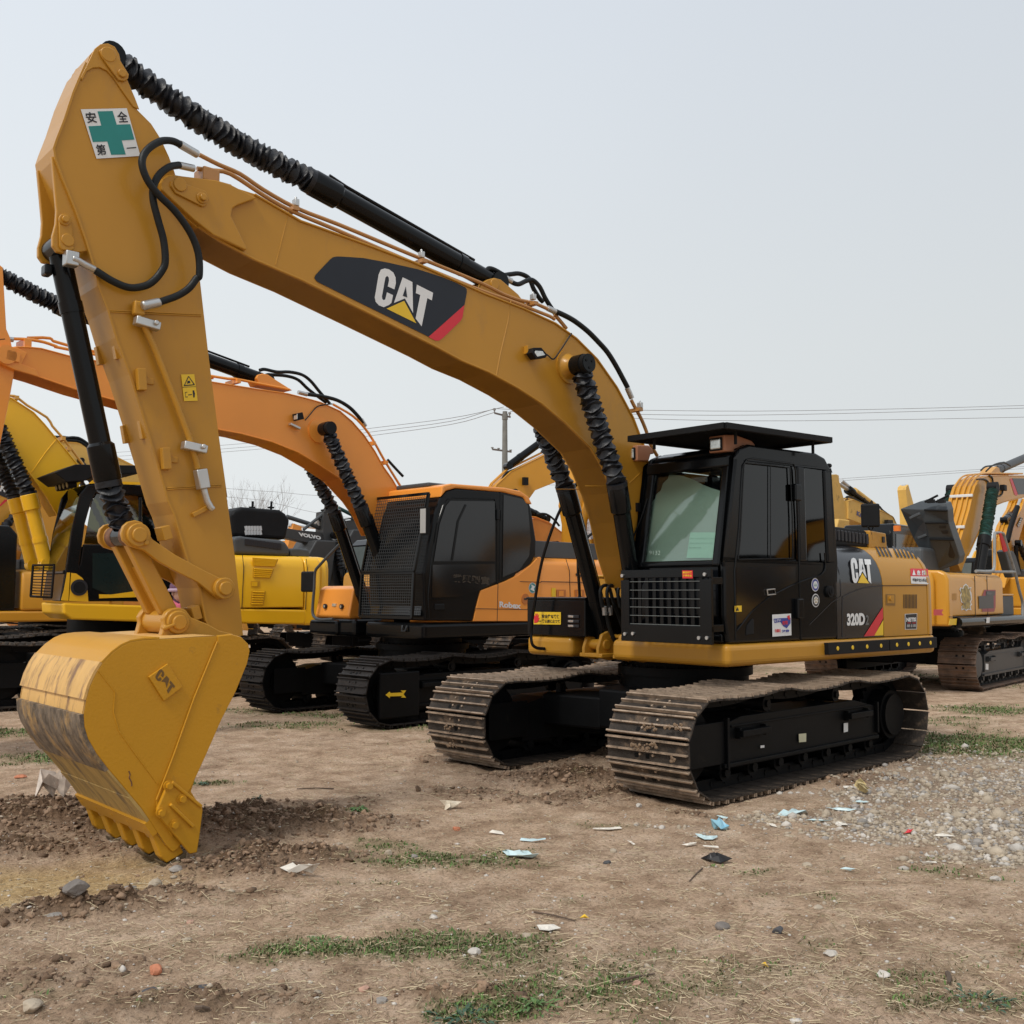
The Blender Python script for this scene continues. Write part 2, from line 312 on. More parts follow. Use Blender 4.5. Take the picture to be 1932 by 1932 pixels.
GRS = [(680,1795,.6,.17,1.1),(560,1800,.35,.12,1.),(860,1790,.6,.25,.85),(980,1810,.5,.25,.6),(830,1625,.6,.26,.95),(950,1610,.4,.2,.6),(740,1600,.4,.2,.7),(1080,1870,.6,.3,.42),(1400,1840,.9,.35,.5),(1560,1800,.6,.3,.4),(900,1905,.28,.1,.6),(1120,1560,.5,.15,.4),(1450,1640,.6,.12,.35),(1650,1640,.7,.15,.5),(1780,1645,.6,.2,.6),(650,1545,.15,.15,.6),(1815,1405,1.1,.9,1.5),(1850,1340,.9,.9,.8),(480,1810,.35,.1,.7),(1150,1800,.6,.16,.5),(1350,1860,.5,.2,.45),(1600,1850,.6,.25,.45),(1450,1690,.4,.1,.4),(1750,1620,.5,.15,.5),(300,1790,.3,.12,.35),(60,1880,.4,.15,.3),(1250,1540,.3,.1,.4),(1880,1800,.4,.3,.4),(680,1800,.62,.10,1.),(780,1790,.5,.09,.7),(560,1800,.3,.06,.8),(900,1770,.35,.1,.5),(790,1625,.55,.14,.95),(700,1590,.35,.10,.5),(700,1665,.3,.09,.35),(950,1905,.3,.07,.6),(900,1920,.25,.08,.8),(1060,1840,.7,.2,.3),(1200,1860,.6,.2,.3),(1040,1700,.4,.1,.3),(1820,1405,.7,.5,1.1),(1790,1360,.9,.8,.5),(1860,1330,1.2,1.2,.4),(1700,1640,.8,.2,.4),(1850,1655,.5,.2,.5),(30,1380,1.2,.5,.9),(80,1430,.9,.4,.7),(780,1370,.6,.5,.8),(860,1400,.6,.4,.6),(480,1345,.9,.5,.65),(560,1370,.9,.5,.6),(620,1350,.5,.4,.8),(1000,1360,1.,.4,.4),(400,1480,.3,.15,.6),(1560,1200,6.,4.,.5),(1650,1275,2.,1.5,.7),(1740,1900,.25,.12,.6),(1530,1900,.9,.2,.25),(1300,1780,.9,.25,.22),(1750,1760,.8,.3,.22),(1600,1700,.9,.2,.25),(1840,1900,.3,.15,.5),(1340,1630,.15,.05,.5),(675,1540,.09,.06,1.2),(1620,1530,.3,.1,.2)]
GRV = [(1700,1500,.9,.5,.8),(1620,1500,.6,.25,.6),(1900,1440,1.6,1.2,.7),(1932,1600,.8,.5,.9),(1450,1545,.7,.22,.7),(1300,1560,.5,.15,.5),(1880,1620,.8,.3,.8),(1750,1560,1.1,.75,1.),(1900,1560,1.1,.95,1.),(1620,1545,.8,.35,.8),(1500,1560,.6,.2,.6),(1350,1570,.6,.2,.5),(1932,1480,1.6,1.2,.9),(1820,1480,1.2,.8,.7)]
STR = [(1500,1850,1.,.35,1.),(1350,1880,.8,.3,.9),(1100,1830,.9,.3,.7),(1700,1880,1.,.3,.8),(420,1780,.9,.25,.6),(500,1700,.9,.2,.6),(700,1880,1.,.3,.5),(1000,1620,1.2,.3,.5),(950,1500,1.2,.3,.5),(600,1720,.8,.2,.5),(1500,1750,1.2,.3,.4),(600,1440,1.2,.5,.5)]
def masks(x, y):
    n1 = fbm(x*1.3, y*1.3, 5, 4, .6); n2 = fbm(x*4, y*4, 9, 4, .6)
    dg = np.clip(blob(x, y, DIG)*1.5+n1*.45+n2*.35-.27, 0, 1)
    tn = np.clip(blob(x, y, TAN)*1.5+n2*.2-.35, 0, 1)*(1-dg*.4)
    gr = np.clip(blob(x, y, GRS)*1.5+n1*.5+n2*.6-.34, 0, 1)
    far = np.hypot(x-CAM[0], y-CAM[1]); gr = np.maximum(gr, np.clip((far-13)/12, 0, 1)*np.clip(n1*1.5-.1, 0, .7))
    gv = np.clip(blob(x, y, GRV)*1.4+n1*.35+n2*.3-.4, 0, 1)
    return dg, tn, gr, gv
def height(x, y, mk=None):
    dg, tn, gr, gv = masks(x, y) if mk is None else mk
    z = .026*fbm(x*.8, y*.8, 1, 3)+.012*fbm(x*3.6, y*3.6, 2, 4, .6)+.006*fbm(x*17, y*17, 3, 3, .7)
    z = z+dg*(.045+.085*np.abs(fbm(x*6, y*6, 11, 4, .65))+.05*fbm(x*22, y*22, 12, 3, .7)+.02*fbm(x*2.2,y*2.2,14,2))
    md = blob(x, y, [(50,1540,.5,.35,1.),(200,1550,.25,.3,.6),(440,1565,.4,.4,.9),(570,1560,.35,.35,.5),(1170,1425,.35,.5,1.1),(1060,1420,.5,.4,.9),(130,1722,.25,.06,.5),(1240,1430,.2,.6,.6)])
    z = z+md*.09*(1+.3*fbm(x*5, y*5, 21, 3))
    z = z-tn*.03+tn*.006*fbm(x*10, y*10, 33, 3)+gr*.01+gv*.012*np.abs(fbm(x*14, y*14, 41, 3, .6))
    # the ground is flat and pressed down under the track shoes
    for (ox, oy, a, G, wd, Lh) in TRACKS:
        dx, dy = x-ox, y-oy; lx = dx*math.cos(a)+dy*math.sin(a); ly = -dx*math.sin(a)+dy*math.cos(a)
        m = np.clip((Lh+.05-np.abs(lx))/.12, 0, 1)*np.clip((wd/2+.02-np.abs(np.abs(ly)-G/2))/.08, 0, 1)
        z = z*(1-m)+(-.012)*m
    far = np.hypot(x-CAM[0], y-CAM[1]); z = z*np.clip(1.6-far/60, 0, 1)
    return z
TRACKS = [(0,0,0,2.264,.80,1.78)]
def hgt(x, y): return float(height(np.array([float(x)]), np.array([float(y)]))[0])
def ground():
    rs = [.4]
    while rs[-1] < 3.6: rs.append(rs[-1]+.2)
    while rs[-1] < 40: rs.append(rs[-1]+.0125*(rs[-1]/4)**1.55)
    while rs[-1] < 1500: rs.append(rs[-1]*1.12)
    th = list(np.linspace(YAW-.56, YAW+.56, 760)); a = th[-1]
    th += list(np.linspace(YAW+.56, YAW-.56+2*math.pi, 60)[1:-1])
    R, T = np.meshgrid(np.array(rs), np.array(th), indexing='ij'); x = CAM[0]+R*np.cos(T); y = CAM[1]+R*np.sin(T)
    mk = masks(x, y); z = height(x, y, mk); nr, n = R.shape
    co = np.stack([x, y, z], -1).reshape(-1, 3)
    i, j = np.meshgrid(np.arange(nr-1), np.arange(n), indexing='ij'); j2 = (j+1) % n
    fc = np.stack([i*n+j, (i+1)*n+j, (i+1)*n+j2, i*n+j2], -1).reshape(-1, 4)
    co = np.vstack([co, [[CAM[0], CAM[1], 0]]]); tri = np.array([[len(co)-1, q, (q+1) % n] for q in range(n)])
    me = bpy.data.meshes.new('ground'); me.vertices.add(len(co)); me.vertices.foreach_set('co', co.ravel())
    me.loops.add(fc.size+tri.size); me.loops.foreach_set('vertex_index', np.concatenate([fc.ravel(), tri.ravel()]))
    me.polygons.add(len(fc)+len(tri)); st = np.concatenate([np.arange(len(fc))*4, fc.size+np.arange(len(tri))*3]); me.polygons.foreach_set('loop_start', st)
    me.polygons.foreach_set('use_smooth', np.ones(len(fc)+len(tri), bool)); me.update(); me.validate()
    for nm, a_ in zip(('dig', 'tan', 'green', 'gravel'), mk):
        at = me.attributes.new(nm, 'FLOAT', 'POINT'); at.data.foreach_set('value', np.append(a_.ravel(), 0).astype(np.float32))
    o = bpy.data.objects.new('ground', me); C.objects.link(o); tag(o, kind='structure')
    m = bpy.data.materials.new('bare_earth'); m.use_nodes = True; t = m.node_tree; b = t.nodes['Principled BSDF']; b.inputs['Roughness'].default_value = .95; b.inputs['Specular IOR Level'].default_value = .15
    g = t.nodes.new('ShaderNodeNewGeometry').outputs['Position']; Nn = t.nodes.new; K = t.links.new
    def noise(s, d=8, r=.6, st=None):
        n_ = Nn('ShaderNodeTexNoise'); n_.inputs['Scale'].default_value = s; n_.inputs['Detail'].default_value = d; n_.inputs['Roughness'].default_value = r
        if st:
            mp = Nn('ShaderNodeMapping'); mp.inputs['Scale'].default_value = st; K(g, mp.inputs[0]); K(mp.outputs[0], n_.inputs['Vector'])
        else: K(g, n_.inputs['Vector'])
        return n_.outputs[0]
    def ramp(src, cols):
        r = Nn('ShaderNodeValToRGB'); K(src, r.inputs[0]); e = r.color_ramp.elements; e[0].position, e[0].color = cols[0][0], cols[0][1]+(1,); e[1].position, e[1].color = cols[-1][0], cols[-1][1]+(1,)
        for p, c in cols[1:-1]: q = e.new(p); q.color = c+(1,)
        return r.outputs[0]
    def mixc(f_, a_, b_):
        x = Nn('ShaderNodeMix'); x.data_type = 'RGBA'; K(f_, x.inputs[0]); K(a_, x.inputs[6]); K(b_, x.inputs[7]); return x.outputs[2]
    def attr(n_): q = Nn('ShaderNodeAttribute'); q.attribute_name = n_; return q.outputs['Fac']
    def math_(op, a_, b_=None, c_=False):
        q = Nn('ShaderNodeMath'); q.operation = op; q.use_clamp = c_
        for i_, v_ in enumerate((a_, b_)):
            if v_ is None: continue
            if isinstance(v_, (int, float)): q.inputs[i_].default_value = v_
            else: K(v_, q.inputs[i_])
        return q.outputs[0]
    fine = noise(38, 10, .75); mid = noise(3.2, 10, .7); big = noise(.7, 4, .55)
    base = ramp(mid, [(.30,(.24,.15,.09)),(.42,(.45,.30,.19)),(.55,(.63,.445,.30)),(.70,(.76,.585,.43))])
    cool = ramp(mid, [(.3,(.28,.20,.14)),(.7,(.68,.53,.41))]); base = mixc(math_('MULTIPLY', big, .8), base, cool)
    digc = ramp(fine, [(.32,(.055,.033,.02)),(.5,(.15,.092,.055)),(.7,(.30,.195,.125))])
    tanc = ramp(noise(5, 9, .7, (1,3,1)), [(.3,(.36,.235,.11)),(.5,(.58,.41,.21)),(.7,(.68,.52,.30))])
    grc = ramp(fine, [(.3,(.05,.06,.02)),(.5,(.11,.13,.045)),(.68,(.26,.23,.11))])
    gvc = ramp(noise(26, 6, .6), [(.3,(.13,.11,.09)),(.5,(.30,.265,.22)),(.7,(.43,.39,.34))])
    sp = ramp(noise(55, 6, .8), [(.36,(.34,.32,.30)),(.47,(.88,.87,.86)),(.60,(1.,1.,1.)),(.68,(1.35,1.32,1.25))])
    col = mixc(attr('tan'), base, tanc); col = mixc(attr('dig'), col, digc); col = mixc(math_('MULTIPLY', attr('gravel'), .8), col, gvc)
    col = mixc(math_('MULTIPLY', attr('green'), math_('MULTIPLY', math_('SUBTRACT', noise(11, 6, .7), .32), 4., True), True), col, grc)
    mm = Nn('ShaderNodeVectorMath'); mm.operation = 'MULTIPLY'; K(col, mm.inputs[0]); K(sp, mm.inputs[1]); K(mm.outputs[0], b.inputs['Base Color'])
    bp = Nn('ShaderNodeBump'); bp.inputs['Strength'].default_value = 1.; bp.inputs['Distance'].default_value = .03
    hh = math_('ADD', math_('MULTIPLY', noise(14, 10, .75), 1.), math_('MULTIPLY', noise(60, 6, .7), .45)); K(hh, bp.inputs['Height']); K(bp.outputs[0], b.inputs['Normal'])
    me.materials.append(m); return o

# ---- scattered cover, each one mesh of very many pieces (stuff)
RNG = np.random.default_rng(7)
def bulk(name, verts, faces, mats_, mi=None, kind='stuff', attrs=None, smooth=False):
    me = bpy.data.meshes.new(name); verts = verts.reshape(-1, 3); k = faces.shape[1]
    me.vertices.add(len(verts)); me.vertices.foreach_set('co', verts.ravel().astype(np.float32)); me.loops.add(faces.size); me.loops.foreach_set('vertex_index', faces.ravel().astype(np.int32))
    me.polygons.add(len(faces)); me.polygons.foreach_set('loop_start', np.arange(len(faces))*k); 
    for m in mats_: me.materials.append(m)
    if mi is not None: me.polygons.foreach_set('material_index', mi.astype(np.int32))
    if smooth: me.polygons.foreach_set('use_smooth', np.ones(len(faces), bool))
    me.update(); me.validate(); o = bpy.data.objects.new(name, me); C.objects.link(o)
    if kind: o['kind'] = kind
    return o
_ico = None
def ico(sub=1):
    bm = bmesh.new(); bmesh.ops.create_icosphere(bm, subdivisions=sub, radius=1); v = np.array([q.co[:] for q in bm.verts]); f = np.array([[q.index for q in p.verts] for p in bm.faces]); bm.free(); return v, f
def view_samples(n, d0=3.9, d1=16., pw=1.6):
    d = d0*(d1/d0)**(RNG.random(n)**(1/pw*1.4)); lat = RNG.uniform(-.54, .54, n)
    return CAM[0]+d*math.cos(YAW)+lat*d*_r[0], CAM[1]+d*math.sin(YAW)+lat*d*_r[1], d
def inside_track(x, y, marg=0.):
    k = np.zeros(len(x), bool)
    for (ox, oy, a, G, wd, Lh) in TRACKS:
        dx, dy = x-ox, y-oy; lx = dx*math.cos(a)+dy*math.sin(a); ly = -dx*math.sin(a)+dy*math.cos(a)
        k |= (np.abs(lx) < Lh+.1+marg)&(np.abs(np.abs(ly)-G/2) < wd/2+marg)
    return k
def stones(name, x, y, size, flatn, mats_, label, cat, sub=1, sink=.35, rough=.28):
    v, f = ico(sub); n = len(x); z = height(x, y)
    s = size[:, None]*RNG.uniform(.55, 1.25, (n, 3)); s[:, 2] *= flatn
    vv = v[None]*(1+RNG.uniform(-rough, rough, (n, len(v), 1)))*s[:, None, :]
    a = RNG.uniform(0, 6.28, n); ca, sa = np.cos(a)[:, None], np.sin(a)[:, None]
    vv = np.stack([vv[..., 0]*ca-vv[..., 1]*sa, vv[..., 0]*sa+vv[..., 1]*ca, vv[..., 2]], -1)
    vv += np.stack([x, y, z+s[:, 2]*(1-sink*2)*.6], -1)[:, None, :]
    ff = (f[None]+np.arange(n)[:, None, None]*len(v)).reshape(-1, 3); mi = np.repeat(RNG.integers(0, len(mats_), n), len(f))
    return tag(bulk(name, vv, ff, mats_, mi), label, cat)
S1 = mat('stone_grey', (.30,.275,.25), .9, vary=.25, vs=9, bump=.5, bs=60); S2 = mat('stone_tan', (.42,.35,.265), .9, vary=.2, vs=9, bump=.5, bs=60)
S3 = mat('stone_dark', (.17,.15,.135), .9, vary=.25, vs=9, bump=.5); S4 = mat('stone_pale', (.52,.48,.43), .9, vary=.2, vs=9, bump=.5)
SC1 = mat('soil_clod', (.15,.094,.058), .95, vary=.35, vs=12, bump=.8, bs=50); SC2 = mat('soil_clod_dry', (.28,.185,.12), .95, vary=.3, vs=12, bump=.8, bs=50)
STW = mat('dry_straw', (.60,.50,.33), .8, vary=.3, vs=3); STW2 = mat('dry_straw_brown', (.27,.20,.12), .85, vary=.3, vs=3)
GR1 = mat('grass_green', (.085,.155,.032), .7, vary=.35, vs=6); GR2 = mat('grass_dull', (.13,.15,.055), .8, vary=.3, vs=6)
def scatter():
    # gravel heap, right
    x, y, d = view_samples(110000, 4.5, 14); dg, tn, gr, gv = masks(x, y); k = (RNG.random(len(x)) < gv*.9)&~inside_track(x, y, .02); x, y = x[k][:16000], y[k][:16000]
    stones('gravel', x, y, np.exp(RNG.normal(-4.25, .45, len(x))), .7, [S2, S2, S1, S4, S2, S2], 'grey crushed gravel spread beside the near track', 'gravel')
    # pebbles everywhere
    x, y, d = view_samples(14000); k = ~inside_track(x, y, .03); x, y = x[k], y[k]
    stones('pebbles', x, y, np.exp(RNG.normal(-5.25, .5, len(x))), .55, [S2, S4, S2, S2, SC2], 'small pale pebbles strewn over the bare earth', 'pebbles')
    # clods in the dug places
    x, y, d = view_samples(130000, 4.3, 14); dg, tn, gr, gv = masks(x, y); k = (RNG.random(len(x)) < np.clip(dg-.12, 0, 1)*.85)&~inside_track(x, y, .03); x, y = x[k][:24000], y[k][:24000]
    stones('soil_clods', x, y, np.minimum(np.exp(RNG.normal(-4.55, .55, len(x))), .032), .75, [SC1, SC2, SC2, SC1, SC2], 'dark crumbly clods of freshly dug soil', 'soil', sink=.5, rough=.5)
    # straw
    x, y, d = view_samples(110000, 3.9, 15); st = blob(x, y, STR); k = (RNG.random(len(x)) < .14+.5*st)&~inside_track(x, y, .03); x, y = x[k], y[k]; n = len(x)
    z = height(x, y); a = RNG.uniform(0, 6.28, n)*.5+RNG.integers(0, 2, n)*math.pi+2.2; ln = np.exp(RNG.normal(-4.15, .6, n)); wd = RNG.uniform(.0007, .0018, n)
    dx, dy = np.cos(a), np.sin(a); tl = RNG.normal(0, .16, n); c = np.stack([x, y, z+.004+np.abs(tl)*ln], -1)
    t = np.stack([dx, dy, tl], -1)*ln[:, None]; s_ = np.stack([-dy, dx, np.zeros(n)], -1)*wd[:, None]; u_ = np.array([0, 0, 1.])*wd[:, None]
    v = np.stack([c-t-s_, c-t+s_, c+t+s_, c+t-s_, c-t+u_*1.4, c+t+u_*1.4], 1); i0 = np.arange(n)[:, None]*6
    ff = np.concatenate([i0+np.array([0,1,2,3]), i0+np.array([0,3,5,4]), i0+np.array([1,4,5,2])]); mi = np.tile((RNG.random(n) < .45).astype(int), 3)
    tag(bulk('straw', v, ff, [STW, STW2], mi), 'dry straw bits littering the dirt', 'straw')
    # grass: short low tufts
    x, y, d = view_samples(700000, 3.9, 22, 1.3); dg, tn, gr, gv = masks(x, y); k = (RNG.random(len(x)) < np.clip(gr-.08, 0, 1)**1.7*.9)&~inside_track(x, y, .05); x, y, d = x[k][:120000], y[k][:120000], d[k][:120000]; n = len(x)
    z = height(x, y); a = RNG.uniform(0, 6.28, n); ln = RNG.uniform(.006, .021, n)*(1+.5*(d > 9)); wd = RNG.uniform(.0014, .0036, n)*(.8+d/9); le = RNG.uniform(.2, 1.5, n)
    base = np.stack([x, y, z-.002], -1); s_ = np.stack([-np.sin(a), np.cos(a), np.zeros(n)], -1)*wd[:, None]; ld = np.stack([np.cos(a), np.sin(a), np.zeros(n)], -1)
    m1 = base+ld*(ln*le*.35)[:, None]+np.array([0,0,1.])*(ln*.7)[:, None]; tp = base+ld*(ln*le)[:, None]+np.array([0,0,1.])*(ln*.95)[:, None]
    v = np.stack([base-s_, base+s_, m1+s_, m1-s_, tp+s_*.2, tp-s_*.2], 1); i0 = np.arange(n)[:, None]*6
    ff = np.concatenate([i0+np.array([0,1,2,3]), i0+np.array([3,2,4,5])]); mi = np.tile(RNG.choice([0,1,2],n,p=[.45,.35,.2]), 2)
    tag(bulk('grass', v, ff, [GR1, GR2, STW2], mi), 'short green weeds and grass in patches on the dirt', 'grass')
# ------------------------------------------------------------------ undercarriage
def track_path(Lh, r, zc, sag=.03):
    cx = Lh-r-.045; P = []
    for i in range(41): P.append((-cx+2*cx*i/40, zc-r))                       # bottom run, rear -> front
    for i in range(1, 24): t = -math.pi/2+math.pi*i/24; P.append((cx+r*math.cos(t), zc+r*math.sin(t)))
    for i in range(61):
        x = cx-2*cx*i/60; u = x/cx
        P.append((x, zc+r+.022*(math.exp(-((u-.36)/.12)**2)+math.exp(-((u+.36)/.12)**2))-sag*abs(math.sin(math.pi*1.4*(u+1)))*max(1-u*u,0)**.2))
    for i in range(1, 24): t = math.pi/2+math.pi*i/24; P.append((-cx+r*math.cos(t), zc+r*math.sin(t)))
    return P+[P[0]], cx
def shoe_mesh(b, w, pt, M=None, chain=True, ribs=3):
    """one track shoe: x along, z outwards"""
    q = MB(); s = pt*.5
    q.box((0,0,.006), (pt*.93, w, .014), 0)
    for i, x in enumerate((-s*.86, 0, s*.86)[:ribs]):
        q.box((x, 0, .026), (.013, w*(1 if i != 1 else .985), .030), 1)
    for y in (-.055, .055): q.box((-s*.42, y-.05, .0145), (.035, .035, .004), 2); 
    for y in (-.105, .105):
        for x in (-s*.3, s*.45): q.tube([(x, y*.6, .012), (x, y*.6, .026)], .011, 1, 6)
    if chain:
        for y in (-.085, .085): q.box((0, y, -.045), (pt*.98, .035, .085), 2)
        q.tube([(s*.9, -.11, -.045), (s*.9, .11, -.045)], .022, 2, 8)
    if M is not None: q.v = [tuple(M @ Vector(v)) for v in q.v]
    return b.add(q.v, q.f, None) if False else _merge(b, q)
def _merge(b, q):
    o = len(b.v); b.v += q.v; b.f += [tuple(i+o for i in f) for f in q.f]; b.m += q.m; b.s += q.s; return b
def crawler(root, side, G, w, Lh, r, n, mats_, fmat, detail=2, rot=0., seed=1, label=None):
    zc = r+.052; P, cx = track_path(Lh, r, zc); yc = side*G/2
    fr = MB()
    fr.prism([(-cx+.3, .22), (cx-.30, .22), (cx-.30, zc+.13), (cx-.6, zc+.19), (-cx+.75, zc+.19), (-cx+.3, zc+.1)], yc-.20, yc+.20)
    fr.box((0, yc+side*.215, .25), (2*cx-.65, .03, .035)); fr.box((0, yc+side*.205, zc+.12), (2*cx-.9, .012, .02))
    fr.box((cx-.10, yc+side*.20, zc), (.5, .02, .34)); fr.box((cx-.10, yc-side*.20, zc), (.5, .02, .34)); fr.box((cx-.37, yc+side*.215, zc-.01), (.03, .05, .42))
    fr.box((-cx+.34, yc+side*.21, zc-.0), (.03, .05, .30))
    for x in (cx-.72, -cx+.75): fr.box((x, yc+side*.25, zc+.06), (.42, .07, .055)); fr.box((x-.19, yc+side*.22, zc+.06), (.03, .06, .09)); fr.box((x+.19, yc+side*.22, zc+.06), (.03, .06, .09))
    part = fr.build('track_frame', [fmat], root, rot, bevel=.012 if detail > 1 else 0)
    # sampled along the belt
    seg = [0]
    for a, b_ in zip(P, P[1:]): seg.append(seg[-1]+math.hypot(b_[0]-a[0], b_[1]-a[1]))
    tot = seg[-1]; pt = tot/n; proto = None; belt = MB()
    rnd = random.Random(seed)
    for i in range(n):
        s = (i+.37)*pt; j = max(k for k in range(len(seg)-1) if seg[k] <= s); f = (s-seg[j])/(seg[j+1]-seg[j]+1e-9)
        x = P[j][0]+(P[j+1][0]-P[j][0])*f; z = P[j][1]+(P[j+1][1]-P[j][1])*f
        def at(s_):
            s_ %= tot; j_ = max(k for k in range(len(seg)-1) if seg[k] <= s_); f_ = (s_-seg[j_])/(seg[j_+1]-seg[j_]+1e-9); return P[j_][0]+(P[j_+1][0]-P[j_][0])*f_, P[j_][1]+(P[j_+1][1]-P[j_][1])*f_
        a, b_ = at(s-pt*.45), at(s+pt*.45); t = Vector((b_[0]-a[0], 0, b_[1]-a[1])).normalized(); nn = Vector((t.z, 0, -t.x))   # outwards
        M = Matrix(((t.x, 0, nn.x, (a[0]+b_[0])/2), (0, 1, 0, yc), (t.z, 0, nn.z, (a[1]+b_[1])/2), (0, 0, 0, 1)))
        # t x n ordering keeps z outward
        if detail > 1:
            if proto is None: q = MB(); shoe_mesh(q, w, pt); proto = q.build('track_shoe', mats_, part); o = proto
            else: o = proto.copy(); C.objects.link(o); o.parent = part
            o.matrix_local = M @ Matrix.Rotation(rnd.uniform(-.008, .008), 4, 'Z')
        else: shoe_mesh(belt, w, pt, M, chain=detail > 0)
    if detail <= 1: belt.build('track_belt', mats_, root, rot)
    if detail:
        b = MB(); b.ycyl(cx, zc, yc-.09, yc+.09, r*.80, 0, 28); b.ycyl(cx, zc, yc-.13, yc+.13, r*.4, 0, 20); b.ycyl(cx, zc, yc-.035, yc+.035, r*.93, 0, 28); b.build('idler_wheel', [fmat], part)
        b = MB(); k = 21; pr = []
        for i in range(k*4): t = 2*math.pi*i/(k*4); rr = r*(.93 if i % 4 in (1, 2) else .80); pr.append((-cx+rr*math.cos(t), zc+rr*math.sin(t)))
        b.prism(pr, yc-.04, yc+.04); b.ycyl(-cx, zc, yc-.12, yc+side*.20, r*.62, 0, 28); b.ycyl(-cx, zc, yc, yc+side*.235, r*.52, 0, 28)
        b.build('drive_sprocket', [fmat], part)
        for i in range(7):
            x = -cx+.42+i*(2*cx-.84)/6; b = MB(); b.ycyl(x, .185, yc-.16, yc+.16, .075, 0, 14); b.ycyl(x, .185, yc-.19, yc+.19, .04, 0, 10); b.box((x, yc+side*.13, .23), (.10, .05, .07)); b.build('track_roller', [fmat], part)
        for u in (-.36, .36):
            b = MB(); b.ycyl(u*cx, zc+r-.125, yc-.12, yc+side*.17, .065, 0, 16); b.ycyl(u*cx, zc+r-.125, yc+side*.17, yc+side*.19, .03, 0, 12); b.box((u*cx, yc, zc+.2), (.08, .06, .16)); b.build('carrier_roller', [fmat], part)
    return part
def carbody(root, G, w, fmat, zc=.45, rot=0.):
    b = MB()
    b.prism([(.0,.95),(.55,.55),(.95,.30),(.95,-.30),(.55,-.55),(-.55,-.55),(-.95,-.30),(-.95,.30),(-.55,.55)][1:], .38, .74, ax='z')
    for sx in (-1, 1):
        for sy in (-1, 1):
            b.prism([(sx*.95, sy*.28), (sx*.45, sy*.5), (sx*.50, sy*(G/2-.18)), (sx*1.05, sy*(G/2-.18))], .36, .66, ax='z')
    b.ycyl(0, 0, 0, 0, .01) if False else None
    b.build('carbody', [fmat], root, rot, bevel=.02)
    b = MB(); b.cyl((0,0,.70), (0,0,.86), .62, 0, 40); b.cyl((0,0,.86), (0,0,.94), .66, 0, 40); b.cyl((0,0,.94), (0,0,1.04), .56, 0, 40)
    for i in range(36):
        t = i*math.pi/18; b.cyl((.61*math.cos(t), .61*math.sin(t), .93), (.61*math.cos(t), .61*math.sin(t), .96), .016, 0, 6)
    b.build('swing_ring', [fmat], root, rot)
# ------------------------------------------------------------------ hydraulics
def ram(root, name, base, gland, eye, R, y=None, rot=0., bm=RUB, cm=BLK, boot=.085, folds=18, seed=1, sag=(0,0,0), crush=.3, collar=1.22, rodm=CHR, capr=.085, capy=.1, noboot=False, hosep=True):
    """hydraulic cylinder: barrel base->gland, rod on to eye, rubber boot over the rod"""
    base, gland, eye = Vector(base), Vector(gland), Vector(eye); t = (gland-base).normalized(); b = MB()
    b.tube([base+t*.06, gland-t*.26, gland-t*.24, gland-t*.02, gland], [R, R, R*collar, R*collar, R*1.05], 0, 24)
    b.ycyl(base.x, base.z, base.y-capy, base.y+capy, capr, 0, 20)
    b.tube([base+t*.35+Vector((0,0,0)), base+t*.42], R*1.09, 0, 20); 
    if hosep:
        s_ = Vector((0, 1, 0)); s_ = s_-t*s_.dot(t); up = t.cross(s_).normalized()
        if up.z < 0: up = -up
        b.tube([base+t*.25+up*R*1.25, gland-t*.3+up*R*1.35, gland-t*.14+up*R*1.5], .014, 0, 8)
    part = b.build(name, [cm], root, rot)
    q = MB(); q.tube([gland, eye], R*.55, 0, 14); q.ycyl(eye.x, eye.z, eye.y-capy*.8, eye.y+capy*.8, capr, 0, 18); q.build('rod', [rodm if noboot else cm], part)
    if not noboot:
        q = MB(); q.tube([gland-t*.01, gland+t*.03], boot*.98, 0, 18); e2 = eye-t*capr*.9; bellows(q, gland+t*.02, e2, boot*.98, boot*.70, folds, 0, seed, sag, crush); q.build('bellows', [bm], part)
    return part
def boom_mesh(profile, hw, top=None, bottom=None, fl=.014, ov=.012):
    b = MB(); b.prism(profile, -hw, hw)
    for ln, s in ((top, 1), (bottom, -1)):
        if ln: b.strip(ln if s > 0 else ln[::-1], -hw-ov, hw+ov, fl)
    return b
def lamp(root, p, dirx=1, size=(.05, .10, .08), mats_=None, name='work_lamp', rot=0.):
    b = MB(); x, y, z = p; b.box(p, size, 0); b.box((x+dirx*(size[0]/2+.002), y, z), (.006, size[1]*.82, size[2]*.78), 1); b.box((x-dirx*.01, y, z-size[2]*.7), (.02, .02, size[2]*.6), 0)
    return b.build(name, mats_ or [BLKM, LENS], root, rot, bevel=.006)
